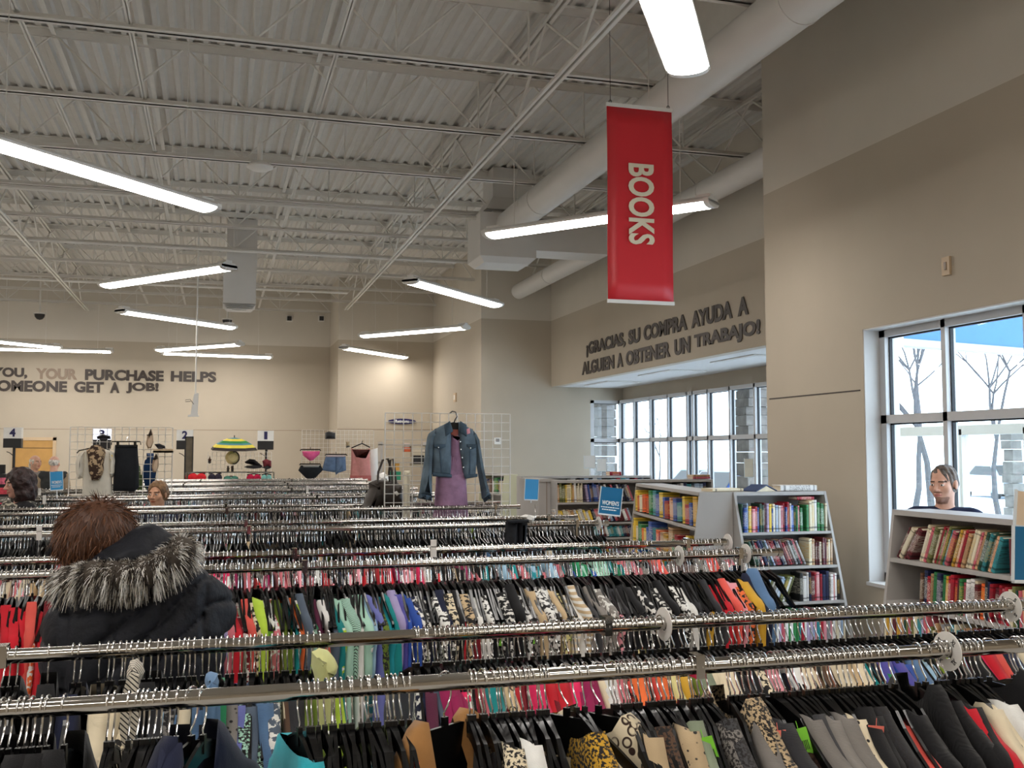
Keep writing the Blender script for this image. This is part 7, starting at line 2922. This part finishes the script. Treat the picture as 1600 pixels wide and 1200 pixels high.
# fur trim
rnd = np.random.RandomState(8)
path = [loc_(98, 915, YW + 0.02), loc_(118, 905, YW - 0.08), loc_(150, 899, YW - 0.13), loc_(190, 900, YW - 0.155), loc_(230, 894, YW - 0.155), loc_(262, 878, YW - 0.13), loc_(282, 862, YW - 0.08), loc_(284, 855, YW + 0.0)]
g = SDF(axis([(-0.34, 0.34, 0.008)]), axis([(-0.3, 0.34, 0.008)]), axis([(1.25, 1.72, 0.008)]))
for p, q in zip(path[:-1], path[1:]):
    g.cone(p, q, 0.040, 0.040, 0.02)
V0, F0 = g.mesh()
PP, DD = [], []
P_ = np.array(path)
for _ in range(8500):
    t = rnd.uniform(0, len(P_) - 1.001)
    i = int(t)
    c = P_[i] * (1 - t + i) + P_[i + 1] * (t - i)
    tn = P_[i + 1] - P_[i]
    tn /= np.linalg.norm(tn)
    d = rnd.normal(size=3)
    d -= tn * (d @ tn)
    d /= np.linalg.norm(d)
    dd = d + tn * rnd.uniform(-0.35, 0.35) + np.array((0, 0.25, -0.05))
    dd /= np.linalg.norm(dd)
    PP.append(c + d * 0.030)
    DD.append(dd)
PP, DD = np.array(PP), np.array(DD)
L = rnd.uniform(0.022, 0.050, len(PP))
Vb, Fb = blades(PP, DD, L, np.full((len(PP), 1), 0.0036), rnd, 0.5)
nb = len(PP)
clump = (np.sin(PP[:, 0] * 150 + 40 * PP[:, 2]) + rnd.normal(size=nb) * 0.8)
mib = np.where(clump < -0.45, 1, np.where(clump < 0.35, 2, 3))
mi = np.concatenate([np.zeros(len(F0), int), np.tile(mib, 3)])
fur_m = [mat('fur_underwool', (66, 58, 50), 0.9), mat('dark_brown_fur', (44, 38, 34), 0.8), mat('grey_fawn_fur', (172, 164, 150), 0.8), mat('pale_fur_tips', (236, 234, 230), 0.8)]
link('fur_trim', np_mesh('fur_trim', np.concatenate([V0, Vb]), np.concatenate([F0, Fb + len(V0)]), fur_m, mi), fw)
# hair
g = SDF(axis([(-0.1, 0.34, 0.007)]), axis([(-0.3, 0.2, 0.007)]), axis([(1.4, 1.8, 0.007)]))
hc_ = bf.headc
hw_ = lambda X_, Y_, Z_: 0.004 * np.sin(70 * X_ + 20 * Z_) * np.sin(60 * Y_ + 11)
ctr = loc_(151, 828, YW + 0.05)
g.ell(ctr, (0.108, 0.115, 0.092), 0.02, warp=hw_)
g.ell(ctr + np.array((0.005, 0.01, -0.035)), (0.104, 0.105, 0.08), 0.04, warp=hw_)
g.ell(bf.H((0, -0.12, -0.04)), (0.07, 0.08, 0.10), 0.01, 'sub', M3=bf.HM)
V0, F0 = g.mesh()
nrm = V0 - ctr
nrm /= np.linalg.norm(nrm, axis=1, keepdims=True)
sel = rnd.choice(len(V0), 6000)
dn = nrm[sel]
flow = np.array((0.15, 0.25, -1.0)) - dn * (dn @ np.array((0.15, 0.25, -1.0)))[:, None]
dd = flow * 0.9 + dn * rnd.uniform(0.15, 0.5, (len(sel), 1)) + rnd.normal(size=dn.shape) * 0.25
dd /= np.linalg.norm(dd, axis=1, keepdims=True)
Vb, Fb = blades(V0[sel] - dn * 0.004, dd, rnd.uniform(0.018, 0.05, len(sel)), np.full((len(sel), 1), 0.0032), rnd, 0.15)
mi = np.concatenate([np.zeros(len(F0), int), np.tile(rnd.choice([0, 1, 2], len(sel), p=[0.4, 0.35, 0.25]), 3)])
hm = [mat('auburn_brown_hair', (82, 50, 31), 0.5, var=0.25, scale=50), mat('light_auburn_hair', (120, 76, 46), 0.5), mat('dark_auburn_hair', (58, 35, 24), 0.5)]
link('hair', np_mesh('hair', np.concatenate([V0, Vb]), np.concatenate([F0, Fb + len(V0)]), hm, mi), fw)
